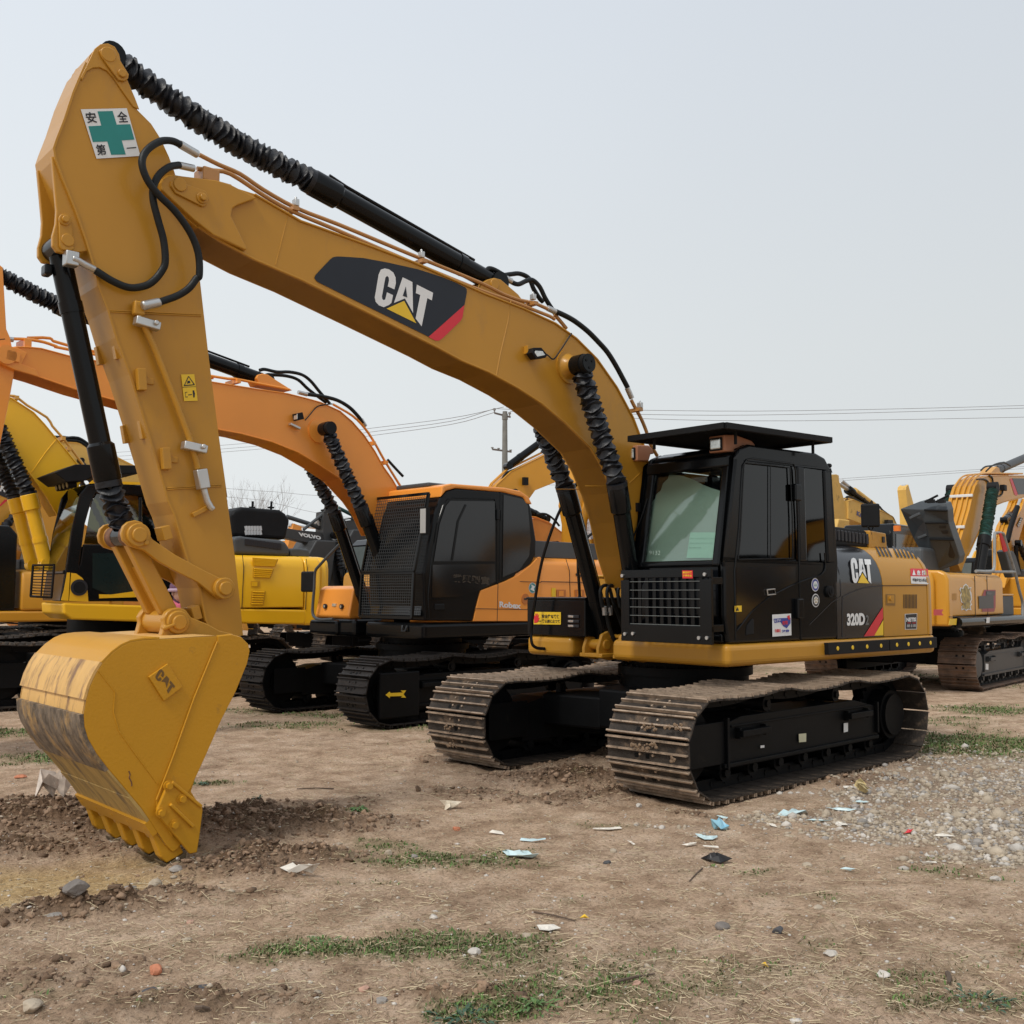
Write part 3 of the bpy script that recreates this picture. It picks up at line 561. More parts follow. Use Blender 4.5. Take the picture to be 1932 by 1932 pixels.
# ================================================================== the black and yellow excavator in front
def main_machine():
    root = empty('excavator')
    tag(root, 'large yellow and black excavator in front, its bucket resting on the dirt', 'excavator')
    for s in (1, -1): crawler(root, s, 2.264, .80, 2.06, .385, 45, [TRK, GROUS, UNDER], UNDER, 2, seed=3+s)
    carbody(root, 2.264, .8, UNDER)
    fr = [o for o in root.children if o.name.startswith('track_frame')][0]
    for k, q, m in (('ts', [(830,645),(880,640),(880,698),(832,702)], mat('cream_sticker', (.62,.60,.42), .5)), ('ts', [(1138,572),(1166,568),(1166,628),(1138,634)], WHT), ('ts', [(568,724),(594,722),(594,738),(568,741)], WHT)):
        flat(W0.Y(k, q, 1.345), [m], 'sticker', fr)
    rnd = random.Random(4); mudm = mat('caked_mud', (.20,.135,.085), .95, vary=.3, vs=20, bump=.8, bs=60)
    for k_, pts in enumerate(((1470,660,1720,700),(1395,785,1555,825),(190,665,270,700),(1650,870,1675,905),(215,785,270,810),(1180,600,1180,600))):
        if k_ == 5: continue
        b = MB(); X = 2.075 if k_ != 9 else 2.0; n_ = 26 if k_ < 2 else 9
        for i in range(n_):
            u = rnd.random(); p = W0.P('tr', pts[0]+(pts[2]-pts[0])*u, pts[1]+(pts[3]-pts[1])*rnd.random(), 0, X-(.035 if k_ == 0 else .0)); r_ = rnd.uniform(.007,.017)
            bm = bmesh.new(); bmesh.ops.create_icosphere(bm, subdivisions=1, radius=r_); b.add([(v.co.x*.7+p[0], v.co.y*rnd.uniform(.8,1.5)+p[1], v.co.z*rnd.uniform(.7,1.2)+p[2]) for v in bm.verts], [tuple(v.index for v in f.verts) for f in bm.faces]); bm.free()
        b.build('caked_mud', [mudm], fr)
    Y = 1.25
    # ---- deck
    arc = [(-2.62-.16*math.cos(math.asin(v/1.27))**1.0, v) for v in np.linspace(-1.2, 1.2, 13)]
    b = MB(); b.prism([(.97,1.27),(-2.58,1.27)]+[(x, y) for x, y in arc[::-1]]+[(-2.58,-1.27),(.97,-1.27),(.97,-.62),(.62,-.62),(.62,-.08),(.97,-.08)], 1.02, 1.215, ax='z')
    deck = b.build('deck', [CY], root, UY, bevel=.055, segs=4)
    b = MB()
    for k, (x0, x1, y0, y1) in enumerate([(125, 570, 1405, 1495), (575, 920, 1375, 1460)]):
        a = [U.P('z6', x0, y0, 1, 1.29), U.P('z6', x1, y0-(x1-x0)*.065, 1, 1.29), U.P('z6', x1, y1-(x1-x0)*.05-4, 1, 1.29), U.P('z6', x0, y1, 1, 1.29)]
        b.prism([(a[0][0], 1.185), (a[1][0], 1.185), (a[1][0], 1.075), (a[0][0], 1.075)], 1.24, 1.315, 0)
        for i in range(4):
            t = (i+.6)/4.2; x = a[0][0]+(a[1][0]-a[0][0])*t; b.ycyl(x, 1.13, 1.31, 1.318, .021, 1, 14)
    b.build('bumper_rail', [BLKM, YEL], root, UY, bevel=.02, segs=3)
    # cylinder ears, boom foot towers
    for yy, nm in ((-.37, 'cylinder_bracket'), (.07, 'cylinder_bracket')):
        b = MB()
        for d in (-.095, .095): b.prism([(.55,1.03),(.80,1.0),(.95,1.03),(.955,1.12),(.90,1.25),(.82,1.28),(.74,1.22),(.55,1.2)], yy+d-.018, yy+d+.018)
        b.ycyl(.85, 1.15, yy-.13, yy+.13, .05); b.box((.7, yy, 1.05), (.5, .3, .04)); b.build(nm, [CY], root, UY, bevel=.008)
    b = MB()
    for d in (-.27, .27): b.prism([(.1,1.2),(.62,1.2),(.52,1.62),(.40,1.82),(.25,1.8),(-.3,1.3)], d-.025, d+.025)
    b.box((.2, 0, 1.23), (1.2, .6, .03)); b.build('boom_foot_bracket', [CY], root, UY, bevel=.01)
    # ---- right side boxes
    b = MB(); b.box((.36, -.84, 1.40), (1.22, .84, .36)); b.box((.36, -.84, 1.59), (1.24, .86, .025))
    tb = b.build('tool_box', [BLK], root, UY, bevel=.025, segs=3)
    b = MB(); XT = .975
    for i in range(3): p = U.P('z5', 372, 1263+i*27, 0, XT); b.box((XT, p[1], p[2]), (.01, .16, .028), 0); b.box((XT+.003, p[1]-.03, p[2]), (.01, .07, .022), 1)
    b.build('lamp_slots', [INK, LENS], tb, 0, bevel=.004)
    q = [U.P('z5', x, y, 0, XT) for x, y in ((148,1236),(303,1238),(303,1309),(148,1307))]
    b = MB(); b.add([tuple(v) for v in q], [(0,1,2,3)], 0)
    pj = lambda dx: (dx, 0, 0)
    def wd(s_, tl, tr, bl, k, z='z5', push=.003, bold=.03): word(b, s_, U, z, tl, tr, bl, 0, XT, k, bold, (push, 0, 0))
    wd('安全性な确保', (195,1250), (298,1252), (195,1272), 1); wd('确认前に止つて', (196,1278), (298,1280), (196,1298), 1); wd('STOP', (172,1286), (193,1286), (172,1293), 1)
    hand = [(150,1262),(153,1254),(158,1264),(158,1246),(163,1246),(164,1262),(167,1244),(171,1246),(170,1264),(176,1250),(179,1253),(174,1274),(181,1268),(183,1272),(172,1296),(152,1300)]
    b.quad([tuple(U.P('z5', x, y, 0, XT)+np.array([.003,0,0])) for x, y in hand], 2)
    b.v = [(v[0]+.004, v[1], v[2]) for v in b.v]; b.build('warning_sticker', [YEL, INK, RED], tb)
    # mirror stay: bent black tube on the right front
    b = MB(); pts = [('z5',400,492,.9,-.62),('z5',300,650,.98,-.85),('z5',225,840,1.05,-1.05),('z5',180,1010,1.08,-1.15),('z5',150,1200,1.10,-1.2),('z5',133,1330,1.10,-1.2),('z5',135,1410,1.10,-1.2),('z5',160,1440,1.06,-1.2),('z5',210,1447,.98,-1.1)]
    b.tube(sm([tuple(U.P(k, x, y, 0, X)) for k, x, y, X, _ in pts]), .016, 0, 8); b.build('mirror_stay', [BLK], root, UY)
    b = MB(); b.box((-.55, -.80, 1.62), (.8, .88, .82)); b.box((-.05, -.8, 1.82), (.35, .86, .03)); b.box((-.04, -.8, 1.5), (.3, .86, .6)); b.box((-.7, -.8, 2.06), (.4, .6, .06))
    b.cyl((-.6, -.6, 2.05), (-.6, -.6, 2.13), .06); b.build('fuel_tank', [CY], root, UY, bevel=.02)
    b = MB(); gr = [(.25,-1.22,1.6),(.25,-1.22,2.1),(-.1,-1.22,2.35),(-.7,-1.22,2.35),(-.75,-1.22,2.05)]; b.tube(sm(gr, 4), .016, 0, 8); b.build('handrail', [BLK], root, UY)
    # ---- engine housing, one cross-section all along
    SEC = [(1.25,1.215),(1.25,1.72),(1.243,1.80),(1.222,1.88),(1.185,1.96),(1.13,2.03),(1.06,2.085),(.97,2.12),(.8,2.14)]
    full = SEC+[(-a, c) for a, c in SEC[::-1]]
    def yb(z):
        for (y0, z0), (y1, z1) in zip(SEC, SEC[1:]):
            if z <= z1: return y0+(y1-y0)*(z-z0)/(z1-z0+1e-9) if z > z0 else y0
        return SEC[-1][0]
    def onb(k, x, y, off=0.):
        yy = 1.25
        for _ in range(12): p = U.P(k, x, y, 1, yy); yy = .5*yy+.5*yb(p[2])
        return tuple(U.P(k, x, y, 1, yy)+np.array([0, off, off*.4]))
    xa, xb_, xc = -.74, onb('z6', 541, 1100)[0], onb('z6', 868, 1200)[0]
    def hull(b, xs, k=0, smo=True):
        rings = [[(x+dx, s*a, 1.215+(c-1.215)*sz) for a, c in full] for x, dx, s, sz in xs]; n = len(full)
        for r0, r1 in zip(rings, rings[1:]): b.add(r0+r1, [(i, (i+1) % n, (i+1) % n+n, i+n) for i in range(n)], k, smo)
        b.add(rings[0], [tuple(range(n))], k, False); b.add(rings[-1], [tuple(range(n))[::-1]], k, False)
    b = MB(); hull(b, [(xa,0,1,1),(xb_+.006,0,1,1)]); sp = b.build('side_panel', [mat('side_panel_black', (.012,.012,.014), .22, coat=.4, vary=.1, vs=1, spec=.4)], root, UY)
    b = MB(); hull(b, [(xb_-.006,0,1,1),(xc+.006,0,1,1)]); ec = b.build('engine_cover', [CY], root, UY)
    b = MB(); hull(b, [(xb_+.006,0,.99,.985),(xb_-.006,0,.99,.985)]); hull(b, [(xc+.006,0,.985,.985),(xc-.006,0,.985,.985)]); b.build('panel_gap', [INK], ec)
    b = MB(); hull(b, [(xc-.006,0,1.004,1),(-2.52,0,1.004,1),(-2.60,0,.985,.99),(-2.66,0,.945,.975),(-2.72,0,.85,.95),(-2.78,0,.6,.92)]); b.add([],[]); cwt = b.build('counterweight', [CY], root, UY)
    # seams
    b = MB()
    def line(k, pts, wdt, f=onb, m=0, off=.0035):
        for p, q in zip(pts, pts[1:]):
            P0, P1 = np.array(f(k, *p)), np.array(f(k, *q)); d = P1-P0; nrm = np.array([-d[2], 0, d[0]]); nrm = nrm/np.linalg.norm(nrm)*wdt/2
            b.add([P0-nrm+[0,off,0], P0+nrm+[0,off,0], P1+nrm+[0,off,0], P1-nrm+[0,off,0]], [(0,1,2,3)], m)
    line('z6', [(243,1068),(300,1035),(380,1005),(460,990),(541,984)], .012); line('z6', [(243,1068),(243,1362)], .012)
    line('z6', [(190,800),(215,870),(228,960),(232,1060)], .012)
    line('z6', [(0,1270),(80,1190),(160,1110),(232,1060)], .007)
    b.build('panel_seam', [INK], sp)
    b = MB(); line('z6', [(541,984),(868,982)], .010); b.build('panel_seam', [mat('seam_brown', (.10,.045,.01), .7)], ec)
    # vents
    b = MB()
    for x0, n_ in ((475, 4), (605, 6)):
        for i in range(n_):
            x = x0+i*27
            pa = [onb('z6', x+t*38, 690+(x-475)*.06+t*80) for t in (0,.25,.5,.75,1)]; pb = [onb('z6', x+11+t*41, 690+(x-475)*.06+t*80) for t in (0,.25,.5,.75,1)]
            pa, pb = [[(u[0], u[1]+.006, u[2]+.007) for u in w_] for w_ in (pa, pb)]
            b.add(pa+pb, [(j, j+1, j+6, j+5) for j in range(4)], 0)
    for i in range(10):
        x = 690+i*10.3; f = [onb('z6', x, 1048), onb('z6', x+4.6, 1047), onb('z6', x+4.6, 1150), onb('z6', x, 1150)]; b.quad([(p[0], p[1]+.004, p[2]) for p in f], 0)
    b.build('cooling_vent', [INK], ec)
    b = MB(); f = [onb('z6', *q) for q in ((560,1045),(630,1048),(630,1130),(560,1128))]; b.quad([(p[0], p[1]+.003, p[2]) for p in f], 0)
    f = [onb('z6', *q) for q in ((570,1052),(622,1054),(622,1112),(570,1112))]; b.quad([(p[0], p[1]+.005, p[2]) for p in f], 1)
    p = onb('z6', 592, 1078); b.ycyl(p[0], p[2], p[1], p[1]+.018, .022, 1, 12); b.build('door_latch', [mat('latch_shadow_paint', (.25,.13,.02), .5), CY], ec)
    # logo, in the photo's boom-decal coordinates
    LC = [(820,450),(860,437),(905,447),(950,480),(972,530),(975,590),(960,652),(892,622),(905,560),(902,530),(885,513),(868,530),(858,580),(832,725),(836,752),(850,764),(866,755),(884,682),(946,712),(930,790),(905,812),(850,835),(800,815),(768,780),(758,735),(775,640),(798,500)]
    LA = [(1045,528),(1145,577),(1152,895),(1068,745),(955,792)]; LH = [(1078,622),(1092,735),(1046,718)]
    LT = [(1190,603),(1357,687),(1345,765),(1298,742),(1240,1032),(1178,950),(1226,710),(1180,690)]; LY = [(1060,770),(1185,1000),(880,850)]
    def aff(src, dst):
        A = np.array([[x, y, 1] for x, y in src]); X = np.linalg.solve(A, np.array(dst, float)); return lambda q: tuple(np.array([q[0], q[1], 1])@X)
    def logo(b, f, fw, fy, fd, off=(0,.004,0)):
        for pl, k in ((LC, fw), (LA, fw), (LT, fw), (LH, fd), (LY, fy)):
            
            o = np.array(off)*(1.6 if pl is LH else 1); b.quad([tuple(np.array(f(q))+o) for q in pl], k)
    a = aff([(845,437),(1357,687),(1240,1032)], [(300,793),(440,797),(446,975)])
    b = MB(); logo(b, lambda q: onb('z6', *a(q)), 0, 1, 2, (0,.015,.008)); b.build('maker_logo', [WHT, YEL, INK], sp)
    b = MB()
    def word_s(s_, tl, tr, bl, k, bold=.02, off=.005, kz='z6', f=onb):
        co, fs = textpolys(s_, bold); tl, tr, bl = map(np.array, (tl, tr, bl)); vs = []
        for u, v in co: q = tl+(tr-tl)*u+(bl-tl)*(1-v); p = f(kz, q[0], q[1]); vs.append((p[0], p[1]+off, p[2]))
        b.add(vs, fs, k)
    word_s('320D', (273,1187), (405,1182), (275,1278), 0, .05); word_s('2', (411,1198), (436,1197), (409,1272), 1, .03)
    b.build('model_lettering', [WHT, mat('grey_outline', (.12,.12,.12), .5)], sp)
    b = MB(); b.quad([onb('z6', *q, .005) for q in ((537,1142),(540,1222),(476,1352),(398,1357))], 0); b.quad([onb('z6', *q, .005) for q in ((541,1236),(541,1349),(474,1352))], 1); b.build('stripe_decal', [RED, YEL], sp)
    b = MB(); b.quad([onb('z6', *q, .005) for q in ((740,858),(868,862),(870,918),(741,916))], 0); b.quad([onb('z6', *q, .005) for q in ((741,916),(870,918),(872,968),(866,975),(746,969))], 1)
    b.quad([onb('z6', *q, .008) for q in ((762,865),(776,908),(752,908))], 1); word_s('危', (784,870), (812,871), (784,908), 1, .04, .008); word_s('險', (822,871), (850,872), (822,909), 1, .04, .008); word_s('近接注立入禁止', (754,928), (860,932), (754,952), 2, .04, .008)
    b.build('danger_sticker', [RED, WHT, INK], ec)
    b = MB(); b.quad([onb('z6', *q, .004) for q in ((699,1192),(790,1187),(787,1305),(700,1306))], 1); b.quad([onb('z6', *q, .006) for q in ((703,1196),(786,1191),(783,1301),(704,1302))], 0)
    word_s('NETIS', (707,1218), (778,1216), (707,1248), 1, .05, .009); word_s('-- --', (715,1254), (776,1254), (715,1259), 2, .02, .009); word_s('IIIII II IIII', (712,1268), (776,1266), (712,1288), 1, .0, .009); b.build('notice_sticker', [INK, WHT, RED], ec)
    # hood grille, mirror
    b = MB(); b.prism([(-.70,2.12),(-1.93,2.12),(-1.92,2.305),(-.72,2.345)], .15, .90, 0)
    g = MB()
    for i in range(17):
        x = -.80-i*.068; g.box((x-.016, .903, 2.255-.0025*i), (.044, .02, .115), 0)
    hd = b.build('hood', [BLKM], root, UY, bevel=.03, segs=3); g.build('hood_grille', [INK], hd, bevel=.012)
    b = MB(); b.prism([(-1.93,2.12),(-2.30,2.12),(-2.28,2.29),(-1.95,2.31)], .50, .91, 0); ai = b.build('air_intake', [CY], root, UY, bevel=.012); b = MB(); p = U.P('cw', 1085, 1465, 1, .92); b.box((p[0], .915, 2.22), (.045, .01, .065), 0); b.build('intake_hole', [INK], ai)
    b = MB(); q0 = U.P('cw', 775, 945, 1, .9); q1 = U.P('cw', 935, 1240, 1, .9); cx_, cz_ = (q0[0]+q1[0])/2, (q0[2]+q1[2])/2; b.box((cx_, .9, cz_), (.05, .19, .25), 0, Matrix.Rotation(.5, 3, 'Z')); mk = b.build('rear_mirror', [BLKM], root, UY, bevel=.02, segs=3)
    b = MB(); b.tube([(cx_-.05, .9, cz_-.12), (cx_, .9, cz_-.18), (cx_+.05, .9, cz_-.12)], .009, 0, 6); b.tube([(cx_, .9, cz_-.18), (cx_-.01, .9, cz_-.26), (cx_-.05, .85, cz_-.30)], .012, 0, 6); b.build('mirror_bracket', [BLKM], mk)
    cab(root)
    arm(root)
    return root
def cab(root):
    cy0, cy1 = .20, 1.25
    prof = [(.93,1.22),(.975,1.45),(.975,1.87),(.80,2.78),(.74,2.90),(.60,2.95),(-.45,2.965),(-.60,2.93),(-.68,2.80),(-.745,1.95),(-.745,1.22)]
    b = MB()
    t = .05
    for y0, y1 in ((cy1-t, cy1), (cy0, cy0+t)):
        b.prism([(.93,1.22),(.975,1.45),(.975,1.87),(.965,1.93),(-.745,1.93),(-.745,1.22)], y0, y1)
        b.prism([(.965,1.93),(.79,2.82),(.655,2.82),(.80,1.93)], y0, y1)
        b.prism([(.79,2.82),(.74,2.90),(.60,2.95),(-.45,2.965),(-.60,2.93),(-.675,2.82)], y0, y1)
        b.prism([(-.14,1.93),(-.13,2.82),(-.26,2.82),(-.27,1.93)], y0, y1)
        b.prism([(-.60,1.93),(-.57,2.82),(-.675,2.82),(-.745,1.93)], y0, y1)
    b.prism([(.74,2.90),(.60,2.95),(-.45,2.965),(-.60,2.93),(-.60,2.87),(.72,2.83)], cy0+.0501, cy1-.0501)       # roof
    b.box((-.71, (cy0+cy1)/2, 1.6), (.06, cy1-cy0-.101, .75)); b.box((.1, (cy0+cy1)/2, 1.25), (1.6, cy1-cy0-.101, .05))
    for y in (cy0+.09, cy1-.09): b.bar((.965, y, 1.87), (.775, y, 2.85), .085, .05)
    b.bar((.80, cy0+.05, 2.79), (.80, cy1-.05, 2.79), .06, .11); b.bar((.955, cy0+.05, 1.90), (.955, cy1-.05, 1.90), .05, .06); b.bar((.93, cy0+.05, 1.26), (.93, cy1-.05, 1.26), .05, .08)
    shell = b.build('cab', [BLK], root, UY, bevel=.022, segs=3)
    # glass
    g = MB(); g.prism([(.945,1.91),(.77,2.78),(.762,2.775),(.937,1.905)], cy0+.12, cy1-.12); g.build('windshield', [glass('windshield_glass', (.80,.86,.83), .05, .02)], shell)
    g = MB(); g.prism([(.93,1.30),(.96,1.46),(.958,1.87),(.95,1.87),(.952,1.46),(.922,1.30)], cy0+.08, cy1-.08); g.build('lower_glass', [mat('black_lower_glass', (.004,.005,.007), .12, spec=.2)], shell)
    for y in (cy1-.02, cy0+.02):
        g = MB(); g.prism([(.79,1.95),(.65,2.81),(-.13,2.81),(-.14,1.95)], y-.003, y+.003); g.build('door_window' if y > 1 else 'side_window', [GDK], shell)
        g = MB(); g.prism([(-.27,1.94),(-.26,2.81),(-.57,2.81),(-.60,1.94)], y-.003, y+.003); g.build('rear_side_window', [GDK], shell)
    g = MB(); g.box((-.655, (cy0+cy1)/2, 2.4), (.008, .95, .85)); g.build('rear_window', [GDK], shell)
    # door: frame lip, lower glossy glass, handle
    b = MB(); X = 1.252
    dl = [(1300,1400),(1293,1000),(1318,760),(1330,520),(1338,400),(1360,368),(1400,362),(1520,378),(1630,392),(1640,430),(1655,700),(1662,1000),(1672,1395)]
    P2 = [U.P('z5', x, y, 1, X) for x, y in dl]; b.tube([tuple(p) for p in P2], .008, 0, 6)
    b.tube([tuple(U.P('z5', x, y, 1, X)) for x, y in ((1312,938),(1625,932),(1622,700),(1610,415),(1500,400),(1350,385),(1345,400),(1325,800),(1312,938))], .007, 0, 6)
    b.tube([tuple(U.P('z5', x, y, 1, X-.004)) for x, y in ((1497,402),(1497,932))], .004, 0, 6)
    door = b.build('door', [BLK], shell)
    gl = [(1300,985),(1300,1315),(1330,1300),(1400,1215),(1480,1150),(1560,1105),(1640,1065),(1636,975)]
    flat(U.Y('z5', gl, 1.2505), [DARKBR], 'lower_door_glass', shell, th=.005)
    b = MB(); b.tube([tuple(p) for p in sm(U.Y('z5', [(1305,1345),(1330,1315),(1400,1228),(1480,1163),(1560,1117),(1640,1078),(1720,1048),(1780,1028),(1810,990),(1806,900)], 1.258), 4)], .008, 0, 6); b.build('door_trim', [BLK], shell)
    b = MB(); b.tube(U.Y('z5', [(1478,1110),(1522,1106),(1526,1135),(1482,1140),(1478,1110)], 1.27), .006, 0, 6); b.build('door_handle', [CHR], shell)
    b = MB(); p = U.P('z5', 1835, 1120, 1, 1.26); b.ycyl(p[0], p[2], 1.24, 1.275, .055, 0, 24); b.ycyl(p[0], p[2], 1.27, 1.285, .035, 0, 20); b.box((p[0], 1.287, p[2]), (.01, .01, .04), 0); b.build('fuel_cap', [BLKM], shell)
    for x0, y0, x1, y1 in ((1630,505,1668,605), (1645,1160,1680,1275)):
        a, c = U.P('z5', x0, y0, 1, 1.27), U.P('z5', x1, y1, 1, 1.27); b = MB(); b.box(((a[0]+c[0])/2, 1.27, (a[2]+c[2])/2), (abs(a[0]-c[0]), .045, abs(a[2]-c[2]))); b.build('door_hinge', [BLK], shell, bevel=.012)
    a = U.P('z5', 1378, 1330, 1, 1.25); b = MB(); b.prism([(a[0]-.055,a[2]-.05),(a[0]+.06,a[2]-.06),(a[0]+.05,a[2]+.02),(a[0]-.02,a[2]+.08),(a[0]-.055,a[2]+.08)], 1.245, 1.258); b.build('door_latch', [BLKM], shell, bevel=.01)
    # stickers on the door and panel
    for (x, y, m1) in ((1750,1082,BLU), (1753,1171,INK)):
        p = U.P('z5', x, y, 1, 1.252); b = MB()
        for r, k, q in ((.062,1,.0),(.054,0,.002),(.036,1,.003)): b.disc(p[0], p[2], 1.256+q, r, k, 28)
        if m1 is BLU:
            for i in (-1,0,1): b.quad([(p[0]+i*.016-.006,1.2605,p[2]-.014),(p[0]+i*.016+.006,1.2605,p[2]-.014),(p[0]+i*.016,1.2605,p[2]+.018)], 2)
        else:
            for i in range(5): t = i*1.256+.3; b.disc(p[0]+.02*math.cos(t), p[2]+.02*math.sin(t), 1.2605, .010, 3, 8); 
        b.build('round_sticker', [m1, WHT, GRN, mat('ochre_ink', (.35,.26,.10), .5)], shell)
    b = MB(); b.quad(U.Y('z5', [(1507,1252),(1614,1246),(1617,1370),(1508,1378)], 1.257), 0)
    b.quad(U.Y('z5', [(1514,1276),(1560,1272),(1612,1270),(1612,1300),(1590,1330),(1570,1318),(1554,1294),(1520,1300)], 1.259), 1); b.quad(U.Y('z5', [(1592,1262),(1606,1254),(1610,1278),(1600,1282)], 1.261), 2)
    def wz(s_, tl, tr, bl, k, y=1.2615): word(b, s_, U, 'z5', tl, tr, bl, 1, y, k, .03, (0,.001,0))
    wz('ヒグナ', (1520,1278), (1556,1276), (1520,1294), 0); wz('危险', (1564,1288), (1596,1284), (1564,1312), 2, 1.262); wz('勿靠近', (1522,1334), (1556,1333), (1522,1354), 2); wz('注意', (1562,1338), (1604,1336), (1562,1356), 1)
    b.build('door_sticker', [WHT, BLU, RED], shell)
    b = MB(); b.quad(U.Y('z5', [(1293,1202),(1333,1200),(1333,1235),(1293,1237)], 1.258), 0); b.quad(U.Y('z5', [(1300,1230),(1310,1208),(1318,1230)], 1.26), 1); b.build('caution_sticker', [YEL, INK], shell)
    # film hung inside the windshield, with the paper notice
    def ws(x, y, off=-.03):
        d = .5; p = None; X_ = .87
        for _ in range(10): p = U.P('z5', x, y, 0, X_); X_ = .945-(p[2]-1.91)*(.175/.87)+off
        return tuple(p)
    fl_ = [(768,1000),(790,850),(806,720),(822,612),(840,590),(846,566),(872,545),(885,505),(912,478),(920,455),(960,455),(1000,462),(1060,482),(1105,508),(1160,530),(1216,548),(1205,760),(1188,1000)]
    flat([ws(*q) for q in fl_], [FILM], 'window_film', shell, (1,0,0))
    b = MB(); b.quad([ws(*q, -.018) for q in ((1040,783),(1190,783),(1178,930),(1018,930))], 0)
    PX = [ws(*q, -.012) for q in ((1040,783),(1190,783),(1018,930))]
    for i, ln in enumerate(('after confirming the contract', 'please report if not moved', 'sorry')):
        co, fs = textpolys(ln, 0.); v0 = 812+i*27; wmax = (150, 130, 70)[i]
        b.add([ws(1042+u*wmax-(v0-783)*.12, v0+(1-v)*11, -.012) for u, v in co], fs, 1)
    b.build('paper_notice', [PAPER, mat('faded_green_ink', (.20,.38,.30), .6)], shell)
    b = MB()
    def wsn(s_, x, y, w_, h_): co, fs = textpolys(s_, -.02); b.add([ws(x+u*w_, y+(1-v)*h_, .004) for u, v in co], fs, 0)
    wsn('9132', 806, 888, 62, 22); b.build('chalk_number', [mat('chalk', (.45,.55,.50), .8)], shell)
    b = MB()   # sun blind torn edge: dark fabric along the top inside
    b.box((.30, .68, 2.0), (.5, .5, .12)); b.box((.08, .68, 2.3), (.12, .48, .6)); b.box((.07, .68, 2.68), (.10, .26, .20)); b.box((.4, .68, 1.62), (.4, .42, .65)); b.box((.62, .38, 1.95), (.3, .12, .12)); b.box((.62, .98, 1.95), (.3, .12, .12)); b.tube([(.85,.68,1.25),(.8,.68,1.9)], .03)
    b.build('operator_seat', [BLKM], shell, bevel=.03)
    b = MB(); b.tube(sm([ws(672,955,.05), ws(715,810,.05), ws(760,700,.05), ws(795,590,.05)]), .007, 0, 6); b.tube([ws(672,970,.05), ws(700,880,.05)], .013, 0, 6); b.box(tuple(np.array(ws(738,640,.05))), (.05,.05,.08)); b.build('wiper', [BLKM], shell)
    b = MB(); p = U.P('z5', 1815, 400, 1, 1.15); b.tube([(p[0]+.06,1.12,p[2]),(p[0]-.05,1.15,p[2])], .012, 0, 6); b.cyl((p[0]-.04,1.15,p[2]),(p[0]-.065,1.15,p[2]), .022); b.build('rear_knob', [BLKM], shell)
    # front guard
    x = 1.14; y0, y1 = .225, 1.25; z0, z1 = 1.215, 1.85; b = MB()
    b.box((x, (y0+y1)/2, z1-.035), (.03, y1-y0, .07)); b.box((x, (y0+y1)/2, z0+.075), (.03, y1-y0, .15)); b.box((x, y0+.05, 1.54), (.031, .10, .44)); b.box((x, y1-.06, 1.54), (.031, .12, .44))
    b.box((1.04, y0+.02, 1.35), (.18, .03, .06)); b.box((1.05, y1-.03, 1.75), (.16, .03, .06)); b.box((1.05, y1-.03, 1.35), (.16, .03, .06))
    for i in range(10): yy = y0+.12+i*(y1-y0-.25)/9; b.box((x-.012, yy, 1.57), (.012, .040, .44))
    for i in range(6): zz_ = 1.37+i*.075; b.box((x+.004, (y0+y1)/2, zz_), (.008, y1-y0-.2, .006), 1)  # thin horizontals: pale colour painted in for the light reflected along them
    gd = b.build('front_guard', [BLK, mat('painted_bar_glint', (.14,.15,.145), .4)], shell, bevel=.004)
    b = MB()
    for q in ((655,1030),(1125,1022),(670,1362),(715,1360),(1092,1385),(1138,1385)): p = U.P('z5', *q, 0, x+.015); b.cyl((x+.01, p[1], p[2]), (x+.03, p[1], p[2]), .016, 0, 10)
    b.build('guard_bolt', [CHR], gd)
    b = MB(); f = [tuple(U.P('z5', *q, 0, x+.018)) for q in ((993,1000),(1053,1000),(1054,1045),(995,1045))]; b.quad(f, 0)
    for i, s_ in enumerate(('高空作業', '注意安全')): word(b, s_, U, 'z5', (997,1005+i*18), (1050,1005+i*18), (997,1018+i*18), 0, x+.018, 1, .03, (.002,0,0))
    b.build('red_sticker', [RED, YEL], gd)
    # work lamps on the roof
    for yy, x0, ln in ((1.10, .72, .34), (.16, .80, .10)):
        b = MB(); b.prism([(x0+.14,2.87),(x0+.14,3.015),(x0-.02,3.03),(x0-ln*.75,3.0),(x0-ln*.95,2.955),(x0-ln*.5,2.95),(x0-ln*.2,2.88)], yy-.085, yy+.085, 0); b.box((x0+.145, yy-.005, 2.94), (.02, .135, .115), 1); b.box((x0+.152, yy-.005, 2.94), (.02, .11, .09), 2); b.build('roof_lamp', [BROWNP, BLKM, LENS], shell, bevel=.014, segs=3)
    # sun visor above the roof: frame and fine louvres
    zc = 3.055; a = np.array(U.P('rf', 318, 330, 2, zc-.02)); c = np.array(U.P('rf', 1040, 228, 2, zc)); d = np.array(U.P('rf', 1838, 340, 2, zc)); e_ = a+d-c; c[2] += 0
    b = MB(); cs = [a, c, d, e_]
    for p, q in zip(cs, cs[1:]+cs[:1]): b.bar(tuple(p), tuple(q), .045, .05)
    for i in range(1, 26): t_ = i/26; b.bar(tuple(a+(d-c)*t_*1.0), tuple(c+(d-c)*t_), .012, .012)
    for i in range(1, 8): t_ = i/8; b.bar(tuple(a+(c-a)*t_+[0,0,.01]), tuple(e_+(c-a)*t_+[0,0,.01]), .03, .01)
    b.add([tuple(p+[0,0,.018]) for p in cs]+[tuple(p+[0,0,.024]) for p in cs], [(0,1,2,3),(7,6,5,4),(0,4,5,1),(1,5,6,2),(2,6,7,3),(3,7,4,0)])
    for p in (c+(d-c)*.92+(a-c)*.1, c+(a-c)*.8+(d-c)*.06, c+(a-c)*.12+(d-c)*.2, e_+(c-e_)*.1): b.tube([tuple(p), (p[0], p[1], 2.93)], .014, 0, 8)
    b.build('sun_visor', [BLKM], shell)
